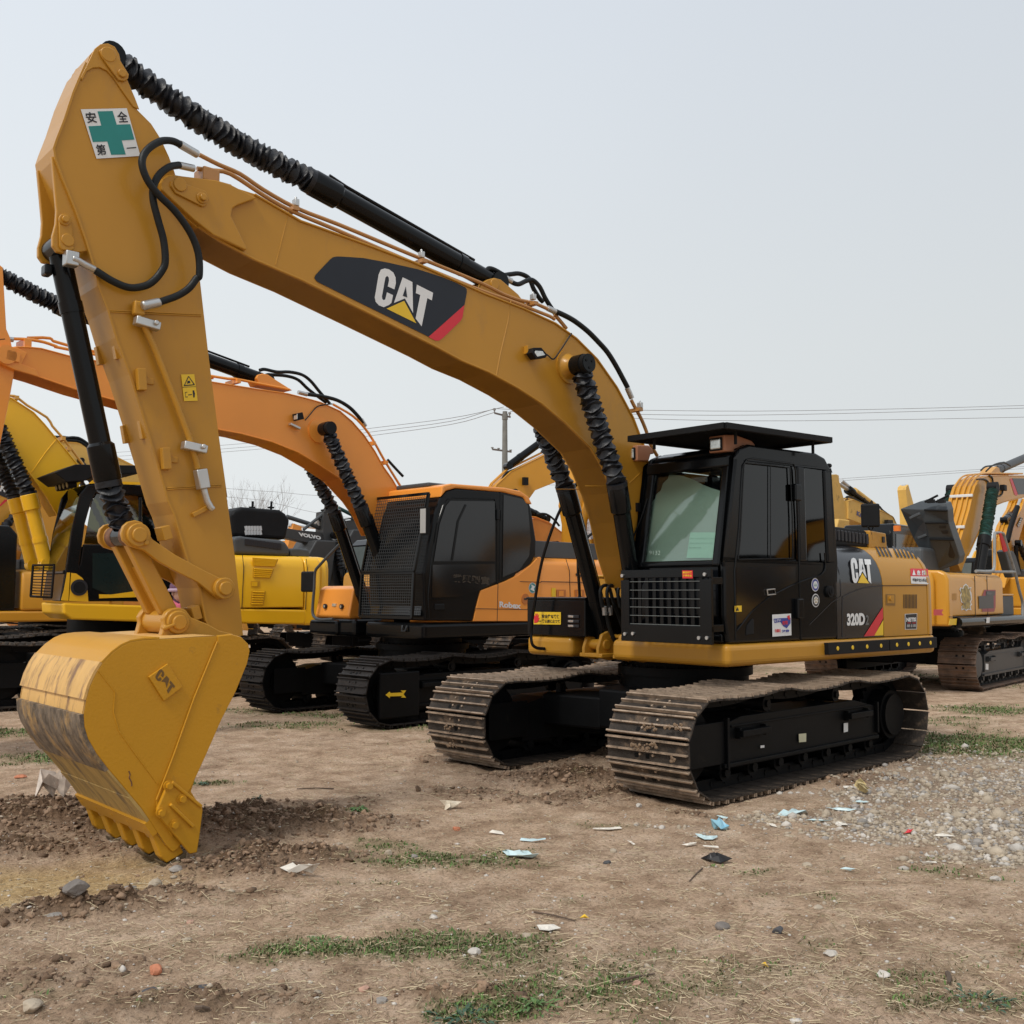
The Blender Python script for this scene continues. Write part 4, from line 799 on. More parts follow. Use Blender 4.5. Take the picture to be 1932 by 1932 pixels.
def arm(root):
    # ------------------------------------------------ boom
    H = .19; Yp = .2
    topD = [('D',300,347),('z1',1185,1160),('z1',1215,1128),('z1',1260,1118),('z1',1330,1130),('z1',1580,1160),('z1',1870,1250),('dc',0,-62),('dc',200,8),('dc',700,190),('dc',1150,358),('dc',1900,690),('z8',0,585),('z8',300,700),('z8',570,826),('z8',750,955),('z8',930,1135),('z8',1100,1378),('z8',1240,1640),('z8',1335,1890),('D',1232,905),('D',1245,1000),('D',1252,1080)]
    botD = [('z1',1185,1250),('z1',1230,1330),('z1',1330,1400),('z1',1450,1500),('z1',1600,1600),('z1',1870,1745),('dc',0,560),('dc',700,905),('dc',1400,1255),('dc',1650,1391),('z8',0,1258),('z8',250,1395),('z8',450,1525),('z8',650,1690),('z8',870,1905),('D',1136,882),('D',1156,930),('D',1172,985),('D',1186,1050),('D',1205,1110)]
    tp = [(U.P(k, x, y, 1, Yp)[0], U.P(k, x, y, 1, Yp)[2]) for k, x, y in topD]; bt = [(U.P(k, x, y, 1, Yp)[0], U.P(k, x, y, 1, Yp)[2]) for k, x, y in botD]
    def dense(l, i0): return l
    b = boom_mesh(tp+bt[::-1], H, None, None)
    b.strip(tp[6:-1], -.205, .205, .016); b.strip(bt[3:][::-1], -.205, .205, .016)
    boom = b.build('boom', [CY], root, UY, bevel=.006)
    b = MB()
    for s_ in (1, -1):
        for pts in ([('z8',60,1285),('z8',95,1100),('z8',160,820),('z8',185,640)], [('z5',440,518),('z5',640,520)], [('z5',690,505),('z5',768,430)], [('D',520,500),('D',545,400)]):
            b.tube([tuple(np.array(U.P(k, x, y, 1, .19))*[1, s_, 1]) for k, x, y in pts], .004, 0, 6)
    b.build('weld_seam', [CY], boom)
    # tip casting and side plates at the tip
    b = MB(); pin = U.P('z1', 1305, 1200, 1, .22)
    for y0, y1 in ((.19, .232), (-.232, -.19)): b.prism(U.XZ('z1', [(1180,1230),(1172,1180),(1190,1145),(1225,1122),(1270,1118),(1330,1128),(1580,1158),(1690,1192),(1880,1290),(1740,1340),(1700,1365),(1690,1420),(1810,1665),(1790,1668),(1560,1560),(1420,1450),(1250,1295)], .22)[:], y0, y1)
    b.build('boom_tip_plate', [CY], boom, bevel=.008)
    b = MB(); b.prism(U.XZ('z1', [(1245,1200),(1250,1165),(1285,1147),(1330,1160),(1345,1185),(1500,1240),(1525,1290),(1505,1345),(1480,1355),(1280,1255)], .232), .232, .25); b.ycyl(pin[0], pin[2], -.25, .262, .045); p = U.P('z1', 1480, 1288, 1, .25); b.ycyl(p[0], p[2], .25, .285, .024, 0, 8); b.ycyl(p[0], p[2], .25, .262, .038); b.build('boom_tip_pin', [CY], boom, bevel=.004)
    # round boss and pivot caps for the boom cylinders
    for s in (1, -1):
        p = U.P('z8', 690, 1205, 1, .20); b = MB(); b.cyl((p[0], s*.19, p[2]), (p[0], s*.208, p[2]), .155, 0, 40); p = U.P('z8', 745, 1190, 1, .30); b.tube([(p[0], s*.2, p[2]), (p[0], s*.24, p[2]), (p[0], s*.30, p[2])], [.125, .085, .07], 0, 28); b.build('cylinder_boss', [CY], boom)
    # decal
    S = [(150,505),(200,450),(300,345),(330,322),(370,314),(430,316),(640,330),(900,378),(1200,445),(1450,525),(1600,588),(1688,632),(1702,650),(1705,680),(1680,812),(1310,1138),(900,935),(560,768),(200,590),(160,568),(138,535)]
    b = MB(); yy = .2065
    b.quad(U.Y('dc', S, yy-.01), 0); b.quad(U.Y('dc', [(1680,812),(1660,940),(1640,975),(1460,1150),(1420,1178),(1380,1178),(1312,1140)], yy-.01), 3)
    for pl, k, o in (([(820,450),(860,437),(905,447),(950,480),(972,530),(975,590),(960,652),(892,622),(905,560),(902,530),(885,513),(868,530),(858,580),(832,725),(836,752),(850,764),(866,755),(884,682),(946,712),(930,790),(905,812),(850,835),(800,815),(768,780),(758,735),(775,640),(798,500)],1,1),([(1045,528),(1145,577),(1152,895),(1068,745),(955,792)],1,1),([(1078,622),(1092,735),(1046,718)],0,2),([(1190,603),(1357,687),(1345,765),(1298,742),(1240,1032),(1178,950),(1226,710),(1180,690)],1,1),([(1060,770),(1185,1000),(880,850)],2,1)): b.quad(U.Y('dc', pl, yy-.01+o*.0015), k)
    b.v = [(v[0], v[1]-.002, v[2]) for v in b.v]; b.build('boom_decal', [DECB, WHT, YEL, RED], boom)
    # lamp on the boom, with its cable
    p = np.array(U.P('z8', 405, 1105, 1, .26)); b = MB(); b.prism([(p[0]+.09,p[2]+.0),(p[0]+.07,p[2]+.045),(p[0]-.02,p[2]+.06),(p[0]-.09,p[2]+.01),(p[0]-.07,p[2]-.02),(p[0]+.04,p[2]-.045)], .225, .30, 0); b.prism([(p[0]+.06,p[2]+.0),(p[0]+.05,p[2]+.022),(p[0]-.03,p[2]+.03),(p[0]-.06,p[2]+.0),(p[0]+.03,p[2]-.028)], .30, .305, 1); b.box((p[0]+.07, .215, p[2]+.04), (.03,.05,.07), 2); b.build('boom_lamp', [BLKM, LENS, CY], boom, bevel=.006)
    b = MB(); b.tube(sm(U.Y('z8', [(490,1100),(515,1120),(535,1138),(560,1135),(600,1080),(660,990),(705,920)], .215), 4), .007, 0, 6); b.build('lamp_cable', [HOSE], boom)
    # steel pipes along the top
    b = MB()
    A_ = [('D',376,292),('z1',1600,1040),('z1',1760,1110),('z1',1930,1225),('D',560,393),('D',640,424),('D',770,478),('D',905,533),('z8',120,585),('z8',260,635),('z8',380,660),('z8',500,712)]
    B_ = [('D',372,318),('z1',1560,1085),('z1',1690,1110),('z1',1930,1265),('D',550,398),('D',640,436),('D',770,492),('D',905,547),('z8',120,620),('z8',260,672),('z8',420,735),('z8',520,775),('z8',560,800)]
    for Ls, y in ((A_, .12), (B_, .16), (A_, -.12)): b.tube(sm([tuple(U.P(k, x, yy_, 1, y)) for k, x, yy_ in Ls], 3), .016, 0, 8)
    for Ls, y in (([('z8',1215,1490),('z8',1240,1540),('z8',1300,1650),('z8',1345,1760),('z8',1375,1860),('D',1240,860)], .13), ([('z8',560,760),('z8',620,830),('z8',660,880)], .1)): b.tube(sm([tuple(U.P(k, x, yy_, 1, y)) for k, x, yy_ in Ls], 3), .017, 0, 8)
    for q, y in ((('D',553,388),.14), (('D',795,487),.14), (('z8',370,640),.14), (('z8',1260,1550),.13)):
        p = U.P(*q, 1, y); b.box((p[0], 0.02, p[2]-.03), (.05, .34, .03)); 
    b.build('boom_pipe', [PIPEM], boom)
    b = MB()
    for q in (('D',558,383),('D',795,481),('z8',375,610),('z8',1290,1535)): p = U.P(*q, 1, .14); b.box(tuple(p), (.035,.05,.05)); b.cyl(tuple(p), (p[0], p[1], p[2]+.045), .010, 0, 8)
    b.build('pipe_clamp', [CHR], boom, bevel=.006)
    p = U.P('z1', 1545, 1110, 1, .2); b = MB(); b.box((p[0], .14, p[2]-.01), (.12, .16, .10), 0); b.box((p[0]-.10, .15, p[2]-.04), (.12, .1, .02)); b.build('pipe_bracket', [PIPEM], boom, bevel=.01)
    # black hoses
    b = MB()
    for Ls, y, r in (([('z8',-35,395),('z8',0,365),('z8',60,385),('z8',130,430),('z8',190,480),('z8',250,500),('z8',320,470),('z8',370,465),('z8',430,520),('z8',480,620),('z8',530,700),('z8',570,760)], .05, .021),
                     ([('z8',30,375),('z8',110,420),('z8',180,415),('z8',260,410),('z8',340,450),('z8',380,540),('z8',430,620),('z8',460,650)], -.06, .021),
                     ([('z8',560,730),('z8',640,765),('z8',730,815),('z8',840,900),('z8',930,990),('z8',1010,1080),('z8',1080,1190),('z8',1140,1300),('z8',1185,1385)], .13, .024)):
        b.tube(sm([tuple(U.P(k, x, yy_, 1, y)) for k, x, yy_ in Ls], 5), r, 0, 10)
    b.build('boom_hose', [HOSE], boom)
    b = MB()
    for q0, q1, y in ((('z8',100,425),('z8',190,475),.05), (('z8',500,705),('z8',565,735),.13), (('z8',1180,1385),('z8',1220,1475),.13)): b.tube([tuple(U.P(*q0, 1, y)), tuple(U.P(*q1, 1, y))], .026, 0, 10)
    b.build('hose_fitting', [CHR], boom)
    # ------------------------------------------------ stick
    ys = .17
    left = [(700,190),(660,240),(640,300),(600,390),(545,520),(480,720),(425,860),(403,925),(415,1000),(470,1150),(560,1370),(640,1600),(700,1800),(720,1870)]
    l2 = [(730,300),(800,480),(860,680),(960,950),(1060,1270),(1160,1600),(1240,1880)]
    l3 = [(855,120),(920,340),(980,480),(1012,640),(1060,730)]
    r3 = [(1190,715),(1180,600),(1150,330),(1105,0)]
    r2 = [(1670,1850),(1600,1350),(1530,800),(1470,270)]
    r1 = [(1460,1780),(1435,1650),(1400,1500),(1345,1350),(1300,1230),(1290,1120),(1270,1060),(1240,980),(1180,850),(1110,740),(1010,640),(985,560),(930,430),(890,320),(880,260),(840,190),(790,158),(740,158)]
    L_ = U.XZ('z1', left, ys)+U.XZ('z2', l2, ys)+U.XZ('z3', l3, ys); Rr = U.XZ('z3', r3, ys)+U.XZ('z2', r2, ys)+U.XZ('z1', r1, ys)
    b = MB(); b.prism(L_+Rr, -ys+.004, ys-.004); b.strip(L_[2:], -ys-.006, ys+.006, .014); 
    stick = b.build('stick', [CY], root, UY, bevel=.008)
    b = MB()
    for s in (1, -1):    # doubled head plate, dished side panel line
        yo = s*(ys+.004)
        b.prism(U.XZ('z1', [(690,195),(735,160),(790,155),(840,180),(872,235),(885,300),(930,420),(990,560),(1020,640),(975,620),(890,500),(830,410),(780,355),(730,332),(680,335),(635,360),(600,430),(590,400),(640,300)], ys), yo-.008, yo+.004)
        b.prism(U.XZ('z1', [(718,215),(745,195),(790,188),(830,210),(848,250),(935,390),(930,420),(900,440),(860,432),(820,380),(735,260)], ys), yo+s*.006, yo+s*.022)
        p = U.P('z1', 785, 245, 1, ys); b.ycyl(p[0], p[2], yo, yo+s*.026, .048); p = U.P('z1', 882, 385, 1, ys); b.ycyl(p[0], p[2], yo, yo+s*.038, .028, 0, 8)
    b.build('stick_head_plate', [CY], stick, bevel=.004)
    # ears for the bucket cylinder
    b = MB(); ep = U.P('z1', 482, 1607, 1, .14)
    for y in (.14, -.14): b.prism(U.XZ('z1', [(372,985),(420,1000),(480,1180),(560,1370),(650,1600),(640,1680),(560,1690),(480,1700),(410,1685),(378,1640),(378,1570),(402,1480),(408,1380),(392,1200)], .14), y-.018, y+.018)
    b.build('cylinder_ear', [CY], stick, bevel=.006)
    b = MB(); b.prism(U.XZ('z1', [(428,1440),(450,1415),(490,1410),(518,1435),(540,1660),(520,1675),(450,1668),(432,1640)], .165), .160, .178); b.ycyl(ep[0], ep[2], -.18, .186, .04); p = U.P('z1', 470, 1450, 1, .17); b.ycyl(p[0], p[2], .17, .21, .022, 0, 8); b.ycyl(p[0], p[2], .17, .19, .036); b.build('lock_plate', [CY], stick, bevel=.004)
    # safety sign
    b = MB(); ya = ys+.003; b.quad(U.Y('z1', [(592,636),(930,628),(1030,978),(708,998)], ya), 0)
    b.quad(U.Y('z1', [(715,651),(826,648),(856,748),(955,745),(986,858),(893,864),(922,967),(815,970),(787,872),(681,876),(648,760),(743,755)], ya+.0015), 1)
    for s_, tl, tr, bl in (('安', (622,657), (697,655), (640,738)), ('全', (851,652), (925,650), (870,733)), ('第', (698,894), (768,892), (714,974)), ('一', (928,918), (998,912), (930,926))): word(b, s_, U, 'z1', tl, tr, bl, 1, ya+.002, 2, .02, (0,.001,0))
    b.build('safety_sign', [WHT, GRN, INK], stick)
    b = MB(); b.quad(U.Y('z2', [(1328,952),(1425,950),(1450,1145),(1350,1148)], ya), 0)
    for pl in ([(1380,965),(1386,968),(1356,1030),(1350,1032)], [(1380,965),(1386,965),(1428,1024),(1422,1028)], [(1346,1030),(1428,1024),(1428,1031),(1350,1038)], [(1376,1000),(1392,998),(1398,1015),(1372,1020)], [(1412,1070),(1424,1068),(1430,1092),(1428,1120),(1418,1122)], [(1380,1100),(1408,1096),(1408,1102),(1380,1106)], [(1357,1082),(1374,1080),(1374,1084),(1360,1086),(1362,1116),(1378,1114),(1378,1119),(1360,1121)]): b.quad(U.Y('z2', pl, ya+.0015), 1)
    b.quad(U.Y('z2', [(1338,1044),(1436,1040),(1436,1043),(1338,1048)], ya+.001), 1); b.build('warning_sticker', [YEL, INK], stick)
    # pipe, fittings, weld lines, tie brackets
    b = MB(); yp = ys+.045; b.tube([U.P('z2', 1015, 465, 1, yp), U.P('z2', 1022, 520, 1, yp), U.P('z2', 1060, 600, 1, yp), U.P('z2', 1150, 800, 1, yp), U.P('z2', 1280, 1130, 1, yp), U.P('z2', 1390, 1420, 1, yp), U.P('z2', 1430, 1560, 1, yp), U.P('z2', 1455, 1650, 1, yp)], .021, 0, 12)
    a_ = U.P('z2', 1015, 470, 1, yp); b.box(tuple(a_), (.07,.06,.09)); b.build('stick_pipe', [CY], stick, bevel=.01)
    b = MB()
    for q in ((1078,580), (1425,1488)): p = U.P('z2', *q, 1, ys+.06); b.box(tuple(p), (.16,.07,.055), 0, Matrix.Rotation(-.12, 3, 'Y')); b.cyl((p[0]-.045, p[1]+.03, p[2]+.006), (p[0]-.045, p[1]+.055, p[2]+.006), .018, 0, 8)
    p = U.P('z2', 1480, 1720, 1, ys+.06); b.box(tuple(p), (.075,.07,.13), 0, Matrix.Rotation(.22, 3, 'Y')); b.tube(U.Y('z2', [(1490,1770),(1505,1830),(1520,1880),(1545,1925),(1562,1945)], ys+.05), .022, 0, 10); b.tube(U.Y('z2', [(1042,450),(1175,422)], ys+.10), .030, 0, 12); b.tube(U.Y('z2', [(530,100),(570,115),(620,145),(700,185)], .20), .022, 0, 10); p = U.P('z2', 520, 108, 1, .17); b.box(tuple(p), (.08,.08,.09)); b.build('hose_fitting', [CHR], stick, bevel=.01)
    b = MB()
    for k, q0, q1 in (('z2',(800,482),(1475,512)), ('z2',(1225,1785),(1625,1760))):
        for o in (0, 12): b.tube([U.P(k, q0[0], q0[1]+o, 1, ys+.0), U.P(k, q1[0], q1[1]+o, 1, ys+.0)], .005, 0, 6)
    for q in ((1035,990), (1215,1570)): p = U.P('z2', *q, 1, ys+.02); b.box(tuple(p), (.055,.05,.14), 0, Matrix.Rotation(.1, 3, 'Y')); b.box((p[0]-.04,p[1]-.02,p[2]), (.10,.014,.04))
    for q in ((745,815), (935,1390)): p = U.P('z2', *q, 1, -.165); b.box(tuple(p), (.07,.05,.12), 0, Matrix.Rotation(.2, 3, 'Y'))
    for q in ((850,775), (1040,1360)): p = U.P('z2', *q, 1, .09); b.box(tuple(p), (.03,.05,.12), 0, Matrix.Rotation(.2, 3, 'Y'))
    for k, q in (('z3',(800,215)), ('z3',(945,605))): p = U.P(k, *q, 1, .10); b.box(tuple(p), (.06,.12,.09), 0, Matrix.Rotation(.3, 3, 'Y'))
    p = U.P('z3', 985, 105, 1, ys+.01); b.box(tuple(p), (.14,.03,.03), 0, Matrix.Rotation(.5, 3, 'Y')); b.build('stick_bracket', [CY], stick, bevel=.004)
    b = MB()
    for Ls in ([('z1',1325,895,.25),('z1',1260,868,.27),('z1',1180,870,.29),('z1',1100,915,.31),('z1',1050,980,.32),('z1',1045,1060,.33),('z1',1090,1170,.33),('z1',1170,1270,.33),('z1',1290,1390,.33),('z1',1400,1550,.32),('z1',1455,1700,.31),('z1',1462,1850,.30),('z2',1440,250,.29),('z2',1385,320,.28),('z2',1300,375,.27),('z2',1175,420,.27)],
               [('z1',1312,1045,.22),('z1',1240,1060,.27),('z1',1165,1120,.29),('z1',1125,1210,.29),('z1',1125,1310,.28),('z1',1160,1450,.27),('z1',1200,1600,.26),('z1',1212,1750,.25),('z2',1188,190,.24),('z2',1130,262,.235),('z2',1060,303,.23),('z2',950,315,.22),('z2',830,270,.21),('z2',700,190,.20)]):
        b.tube(sm([tuple(U.P(k, x, y, 1, q)) for k, x, y, q in Ls], 7), .024, 0, 12)
    b.build('stick_hose', [HOSE], stick)
    b = MB(); b.tube([U.P('z1', 1320, 893, 1, .25), U.P('z1', 1445, 965, 1, .2)], .027, 0, 12); b.tube([U.P('z1', 1312, 1046, 1, .2), U.P('z1', 1420, 1070, 1, .18)], .025, 0, 12); b.build('hose_coupling', [CHR], boom)
    # ------------------------------------------------ cylinders
    e = U.P('z1', 800, 262, 1, 0); base = U.P('D', 932, 535, 1, 0); gl = U.P('D', 585, 342, 1, 0)
    ram(root, 'stick_cylinder', base, gl, e, .082, rot=UY, boot=.098, folds=30, seed=5, sag=(0,0,-.05), crush=.05)
    b = MB(); q = U.P('D', 935, 548, 1, .1)
    for s in (.1, -.1): b.prism(U.XZ('D', [(905,536),(918,528),(930,525),(942,528),(975,556),(990,576),(900,560)], .1), s-.02, s+.02)
    b.ycyl(U.P('D', 930, 537, 1, .1)[0], U.P('D', 930, 537, 1, .1)[2], -.13, .13, .045); b.build('cylinder_ear', [CY], boom, bevel=.006)
    for s in (1, -1):
        t_ = U.P('z8', 780, 1190, 1, .37); t0 = (t_[0], s*.37, t_[2]); ft = U.P('z5', 560, 1400, 1, -.37); g_ = U.P('z5', 330, 535, 1, -.37); g2 = U.P('z5', 622, 515, 1, .37)
        gx = (g_[0]+g2[0])/2, (g_[2]+g2[2])/2
        if s > 0: pc = ram(root, 'boom_cylinder', (ft[0], .09, ft[2]), (g2[0], .37*1., g2[2]), t0, .077, rot=UY, boot=.098, folds=21, seed=9, crush=.35, capy=.07, capr=.09)
        else: pc = ram(root, 'boom_cylinder', (ft[0], s*.37, ft[2]), (g_[0], s*.37, g_[2]), (t0[0], s*.37, t0[2]), .077, rot=UY, boot=.098, folds=21, seed=12, crush=.35, capy=.07, capr=.09)
        b = MB(); b.ycyl(t0[0], t0[2], s*.30, s*.475, .082, 0, 28); b.ycyl(t0[0], t0[2], s*.475, s*.48, .076, 1, 28)
        for i in range(3): t = i*2.09+.5; b.ycyl(t0[0]+.04*math.cos(t), t0[2]+.04*math.sin(t), s*.475, s*.487, .012, 0, 8)
        b.build('pin_cap', [BLKM, BLK], pc)
    b = MB()
    for i, dx in enumerate((0, 38, 100)): b.tube(sm([tuple(U.P('z5', x+dx, y, 1, -.18+.06*i)) for x, y in ((540,1210),(528,1150),(530,1105),(552,1085),(578,1100),(600,1180),(640,1290),(665,1370),(700,1410))], 5), .017, 0, 8)
    b.tube(sm([tuple(U.P('z5', x, y, 1, -.2)) for x, y in ((560,1240),(580,1330),(610,1400),(650,1425),(700,1415))], 5), .02, 0, 8); b.build('swivel_hose', [HOSE], root, UY)
    b = MB()
    for x in (548, 582): b.tube([U.P('z5', x, 1205, 1, -.18), U.P('z5', x+4, 1255, 1, -.18)], .023, 0, 8)
    b.build('hose_fitting', [CHR], root, UY)
    A = U.P('z3', 520, 200, 1, 0); A = U.P('z3', 665, 225, 1, .19); bc = ram(root, 'bucket_cylinder', (ep[0], 0, ep[2]), tuple(U.P('z2', 795, 1745, 1, 0)), (A[0], 0, A[2]), .068, rot=UY, boot=.085, folds=8, seed=21, crush=.6, collar=1.28, capy=.11, capr=.07, hosep=False)
    bc.children[0]
    b = MB(); p = U.P('z2', 345, 190, 1, -.02); b.box(tuple(p), (.05,.09,.07)); b.build('port_block', [BLK], bc, bevel=.012)
    # ------------------------------------------------ linkage
    B_ = U.P('z3', 1087, 485, 1, .21); Cc = U.P('z3', 865, 650, 1, .22)
    for s in (1, -1):
        b = MB(); y0, y1 = (.185, .22) if s > 0 else (-.22, -.185)
        b.prism(U.XZ('z3', [(588,215),(598,180),(620,160),(655,152),(690,162),(715,200),(740,245),(850,320),(980,390),(1060,430),(1110,450),(1122,500),(1105,532),(1070,540),(1040,520),(960,455),(850,400),(770,355),(700,300),(620,275),(595,250)], .2), y0, y1)
        b.ycyl(A[0], A[2], s*.18, s*.245, .075); b.ycyl(A[0], A[2], s*.24, s*.262, .048); b.ycyl(B_[0], B_[2], s*.18, s*.255, .072); b.ycyl(B_[0], B_[2], s*.25, s*.275, .046)
        p = U.P('z3', 712, 262, 1, .23); b.ycyl(p[0], p[2], s*.22, s*.255, .018, 0, 8); b.build('rocker_arm', [CY], root, UY, bevel=.006)
    b = MB(); b.ycyl(A[0], A[2], -.21, .21, .045, 1); b.ycyl(A[0], A[2], -.17, -.07, .075, 1); b.ycyl(A[0], A[2], .07, .17, .075, 1); b.ycyl(B_[0], B_[2], -.23, .23, .045, 0)
    lk = U.XZ('z3', [(620,280),(720,300),(830,560),(838,640),(800,690),(740,680),(700,640)], .10)
    b.prism([(A[0]-.055,A[2]-.02),(A[0]+.055,A[2]-.03),(Cc[0]+.07,Cc[2]+.05),(Cc[0]-.06,Cc[2]+.04)], .07, .15, 0); b.prism([(A[0]-.055,A[2]-.02),(A[0]+.055,A[2]-.03),(Cc[0]+.07,Cc[2]+.05),(Cc[0]-.06,Cc[2]+.04)], -.15, -.07, 0)
    wx = A[0]+(Cc[0]-A[0])*.35; wz_ = A[2]+(Cc[2]-A[2])*.35; b.prism([(wx-.02,wz_),(wx+.02,wz_),(Cc[0]+.02,Cc[2]+.05),(Cc[0]-.02,Cc[2]+.05)], -.08, .08, 0); b.ycyl(Cc[0], Cc[2], -.16, .16, .078, 0)
    b.build('bucket_link', [CY, RUST], root, UY, bevel=.01)
    # ------------------------------------------------ bucket
    yb_ = .60; back = [(1060,716),(950,722),(860,728),(780,732),(700,736),(640,745),(595,765),(550,798),(500,850),(468,900),(440,960),(420,1030),(408,1100),(412,1160),(430,1220),(470,1290),(530,1370),(590,1440),(640,1500),(690,1560),(730,1618),(770,1680),(810,1740)]
    sidep = [(1062,716),(1130,708),(1180,722),(1212,755),(1220,790),(1208,850),(1150,990),(1080,1130),(1010,1290),(960,1400),(935,1478),(985,1560),(980,1600),(870,1760),(845,1775),(810,1740)]
    BK = U.XZ('z3', back, yb_); SP = U.XZ('z3', sidep, yb_)
    b = MB(); n = len(BK)
    for i in range(n-1):
        a, c = BK[i], BK[i+1]; d = Vector((c[0]-a[0], c[1]-a[1])).normalized(); nx, nz_ = d.y, -d.x
        if i == 0: pn = (nx, nz_)
        b.add([(a[0],-yb_,a[1]),(c[0],-yb_,c[1]),(c[0],yb_,c[1]),(a[0],yb_,a[1])], [(0,1,2,3)], 0, True)
    cen = (sum(p[0] for p in BK)/n, sum(p[1] for p in BK)/n)
    inn = [(p[0]+(cen[0]-p[0])*.04-.015, p[1]+(cen[1]-p[1])*.03) for p in BK]
    for i in range(n-1): a, c = inn[i], inn[i+1]; b.add([(a[0],-yb_,a[1]),(c[0],-yb_,c[1]),(c[0],yb_,c[1]),(a[0],yb_,a[1])], [(0,1,2,3)], 0, True)
    b.add([(BK[-1][0],-yb_,BK[-1][1]),(BK[-1][0],yb_,BK[-1][1]),(inn[-1][0],yb_,inn[-1][1]),(inn[-1][0],-yb_,inn[-1][1])], [(0,1,2,3)], 0)
    bkt = b.build('bucket', [SHELL], root, UY)
    def band(i0, i1, off, m, nm, th=.02, yy=yb_):
        q = MB(); seg = BK[i0:i1+1]; o = []
        for i in range(len(seg)):
            a = Vector(seg[max(i-1,0)]); c = Vector(seg[min(i+1,len(seg)-1)]); t = (c-a).normalized(); o.append((seg[i][0]+t[1]*-(off), seg[i][1]+t[0]*off))
        # outward is away from the centre
        sgn = 1 if (o[0][0]-cen[0])**2+(o[0][1]-cen[1])**2 > (seg[0][0]-cen[0])**2+(seg[0][1]-cen[1])**2 else -1
        o = []
        for i in range(len(seg)):
            a = Vector(seg[max(i-1,0)]); c = Vector(seg[min(i+1,len(seg)-1)]); t = (c-a).normalized(); o.append((seg[i][0]-sgn*t[1]*off, seg[i][1]+sgn*t[0]*off))
        for i in range(len(seg)-1): q.add([(o[i][0],-yy,o[i][1]),(o[i+1][0],-yy,o[i+1][1]),(o[i+1][0],yy,o[i+1][1]),(o[i][0],yy,o[i][1])], [(0,1,2,3)], 0, True)
        for j in (0, -1): q.add([(seg[j][0],-yy,seg[j][1]),(o[j][0],-yy,o[j][1]),(o[j][0],yy,o[j][1]),(seg[j][0],yy,seg[j][1])], [(0,1,2,3)], 0)
        for y in (yy, -yy): q.add([(p[0],y,p[1]) for p in seg]+[(p[0],y,p[1]) for p in o[::-1]], [tuple(range(2*len(seg)))], 0)
        return q.build(nm, [m], bkt)
    band(3, 8, .010, CYB, 'top_wrap_plate'); band(8, 11, .016, SHELL2, 'wrap_plate'); band(12, 16, .022, WEAR, 'wear_plate'); band(16, 18, .012, WEAR2, 'wear_plate'); band(18, 20, .018, WEAR2, 'wear_plate'); band(20, 21, .035, CYB, 'lip_plate')
    poly = BK+SP[::-1][1:]
    poly = BK[:]+[p for p in SP[::-1]][1:-1]
    for s in (1, -1):
        b = MB(); b.prism(poly, s*yb_, s*(yb_-.03) if s > 0 else s*(yb_-.03)); sd_ = b.build('side_plate', [CYB], bkt, bevel=.006)
        if s > 0:
            q = MB(); e = yb_+.002
            q.prism(U.XZ('z3', [(1062,718),(1130,710),(1178,724),(1210,756),(1218,790),(1206,850),(1150,988),(1078,1130),(1008,1290),(958,1400),(880,1560),(840,1700),(770,1590),(760,1520),(850,1300),(950,1020),(1062,745)], yb_), yb_-.002, yb_+.010)
            q.build('side_edge_plate', [CYB], bkt, bevel=.004)
            q = MB(); q.tube([tuple(p) for p in U.Y('z3', [(1063,745),(950,1020),(850,1300),(765,1520)], yb_+.012)], .006, 0, 6); q.tube(U.Y('z3', [(478,885),(562,990),(555,1090),(580,1180),(650,1280),(770,1440)], yb_+.001), .004, 0, 6); q.build('weld_seam', [CYB], bkt)
            # maker's plate, cut letters
            dm = [(722,917),(815,852),(888,965),(797,1035)]
            q = MB(); q.prism(U.XZ('z3', dm, yb_), yb_, yb_+.018, 0)
            AF = np.linalg.solve(np.array([[790,437,1],[1357,610,1],[1240,1032,1]], float), np.array([(790,878),(858,962),(823,1008)], float))
            AF = np.linalg.solve(np.array([[845,437,1],[1357,687,1],[1240,1032,1]], float), np.array([(788,880),(856,963),(822,1000)], float))
            mp_ = lambda q_: tuple(np.array([q_[0], q_[1], 1.])@AF)
            pc_ = mat('cut_letter_steel', (.16,.085,.02), .6)
            for pl in ([(820,450),(860,437),(905,447),(950,480),(972,530),(975,590),(960,652),(892,622),(905,560),(902,530),(885,513),(868,530),(858,580),(832,725),(836,752),(850,764),(866,755),(884,682),(946,712),(930,790),(905,812),(850,835),(800,815),(768,780),(758,735),(775,640),(798,500)], [(1045,528),(1145,577),(1152,895),(1068,745),(955,792)], [(1190,603),(1357,687),(1345,765),(1298,742),(1240,1032),(1178,950),(1226,710),(1180,690)]):
                q.quad(U.Y('z3', [mp_(v) for v in pl], yb_+.0195), 1)
            q.build('maker_plate', [CYB, pc_], bkt, bevel=.003)
            q = MB(); q.tube([tuple(p) for p in sm(U.Y('z3', [(630,1378),(636,1395),(632,1410),(642,1430),(644,1452)], yb_+.001), 3)], .0035, 0, 5); q.build('scratch', [RUST], bkt)
    # hanger ears with the pin
    for y in (.20, -.20):
        b = MB(); b.prism(U.XZ('z3', [(772,728),(785,700),(795,660),(790,630),(808,600),(830,584),(865,578),(900,590),(925,625),(960,640),(1010,660),(1062,690),(1130,706),(1130,716),(1000,735),(850,745)], .20), y-.03, y+.03)
        b.ycyl(Cc[0], Cc[2], y-.045, y+.055, .075); 
        if y > 0: b.ycyl(Cc[0], Cc[2], y+.05, y+.075, .048); p = U.P('z3', 812, 675, 1, .25); b.ycyl(p[0], p[2], y, y+.06, .018, 0, 8); b.bar((p[0]+.03,.27,p[2]-.01), (p[0]-.05,.27,p[2]+.02), .02, .02)
        b.build('bucket_ear', [CY], bkt, bevel=.008)
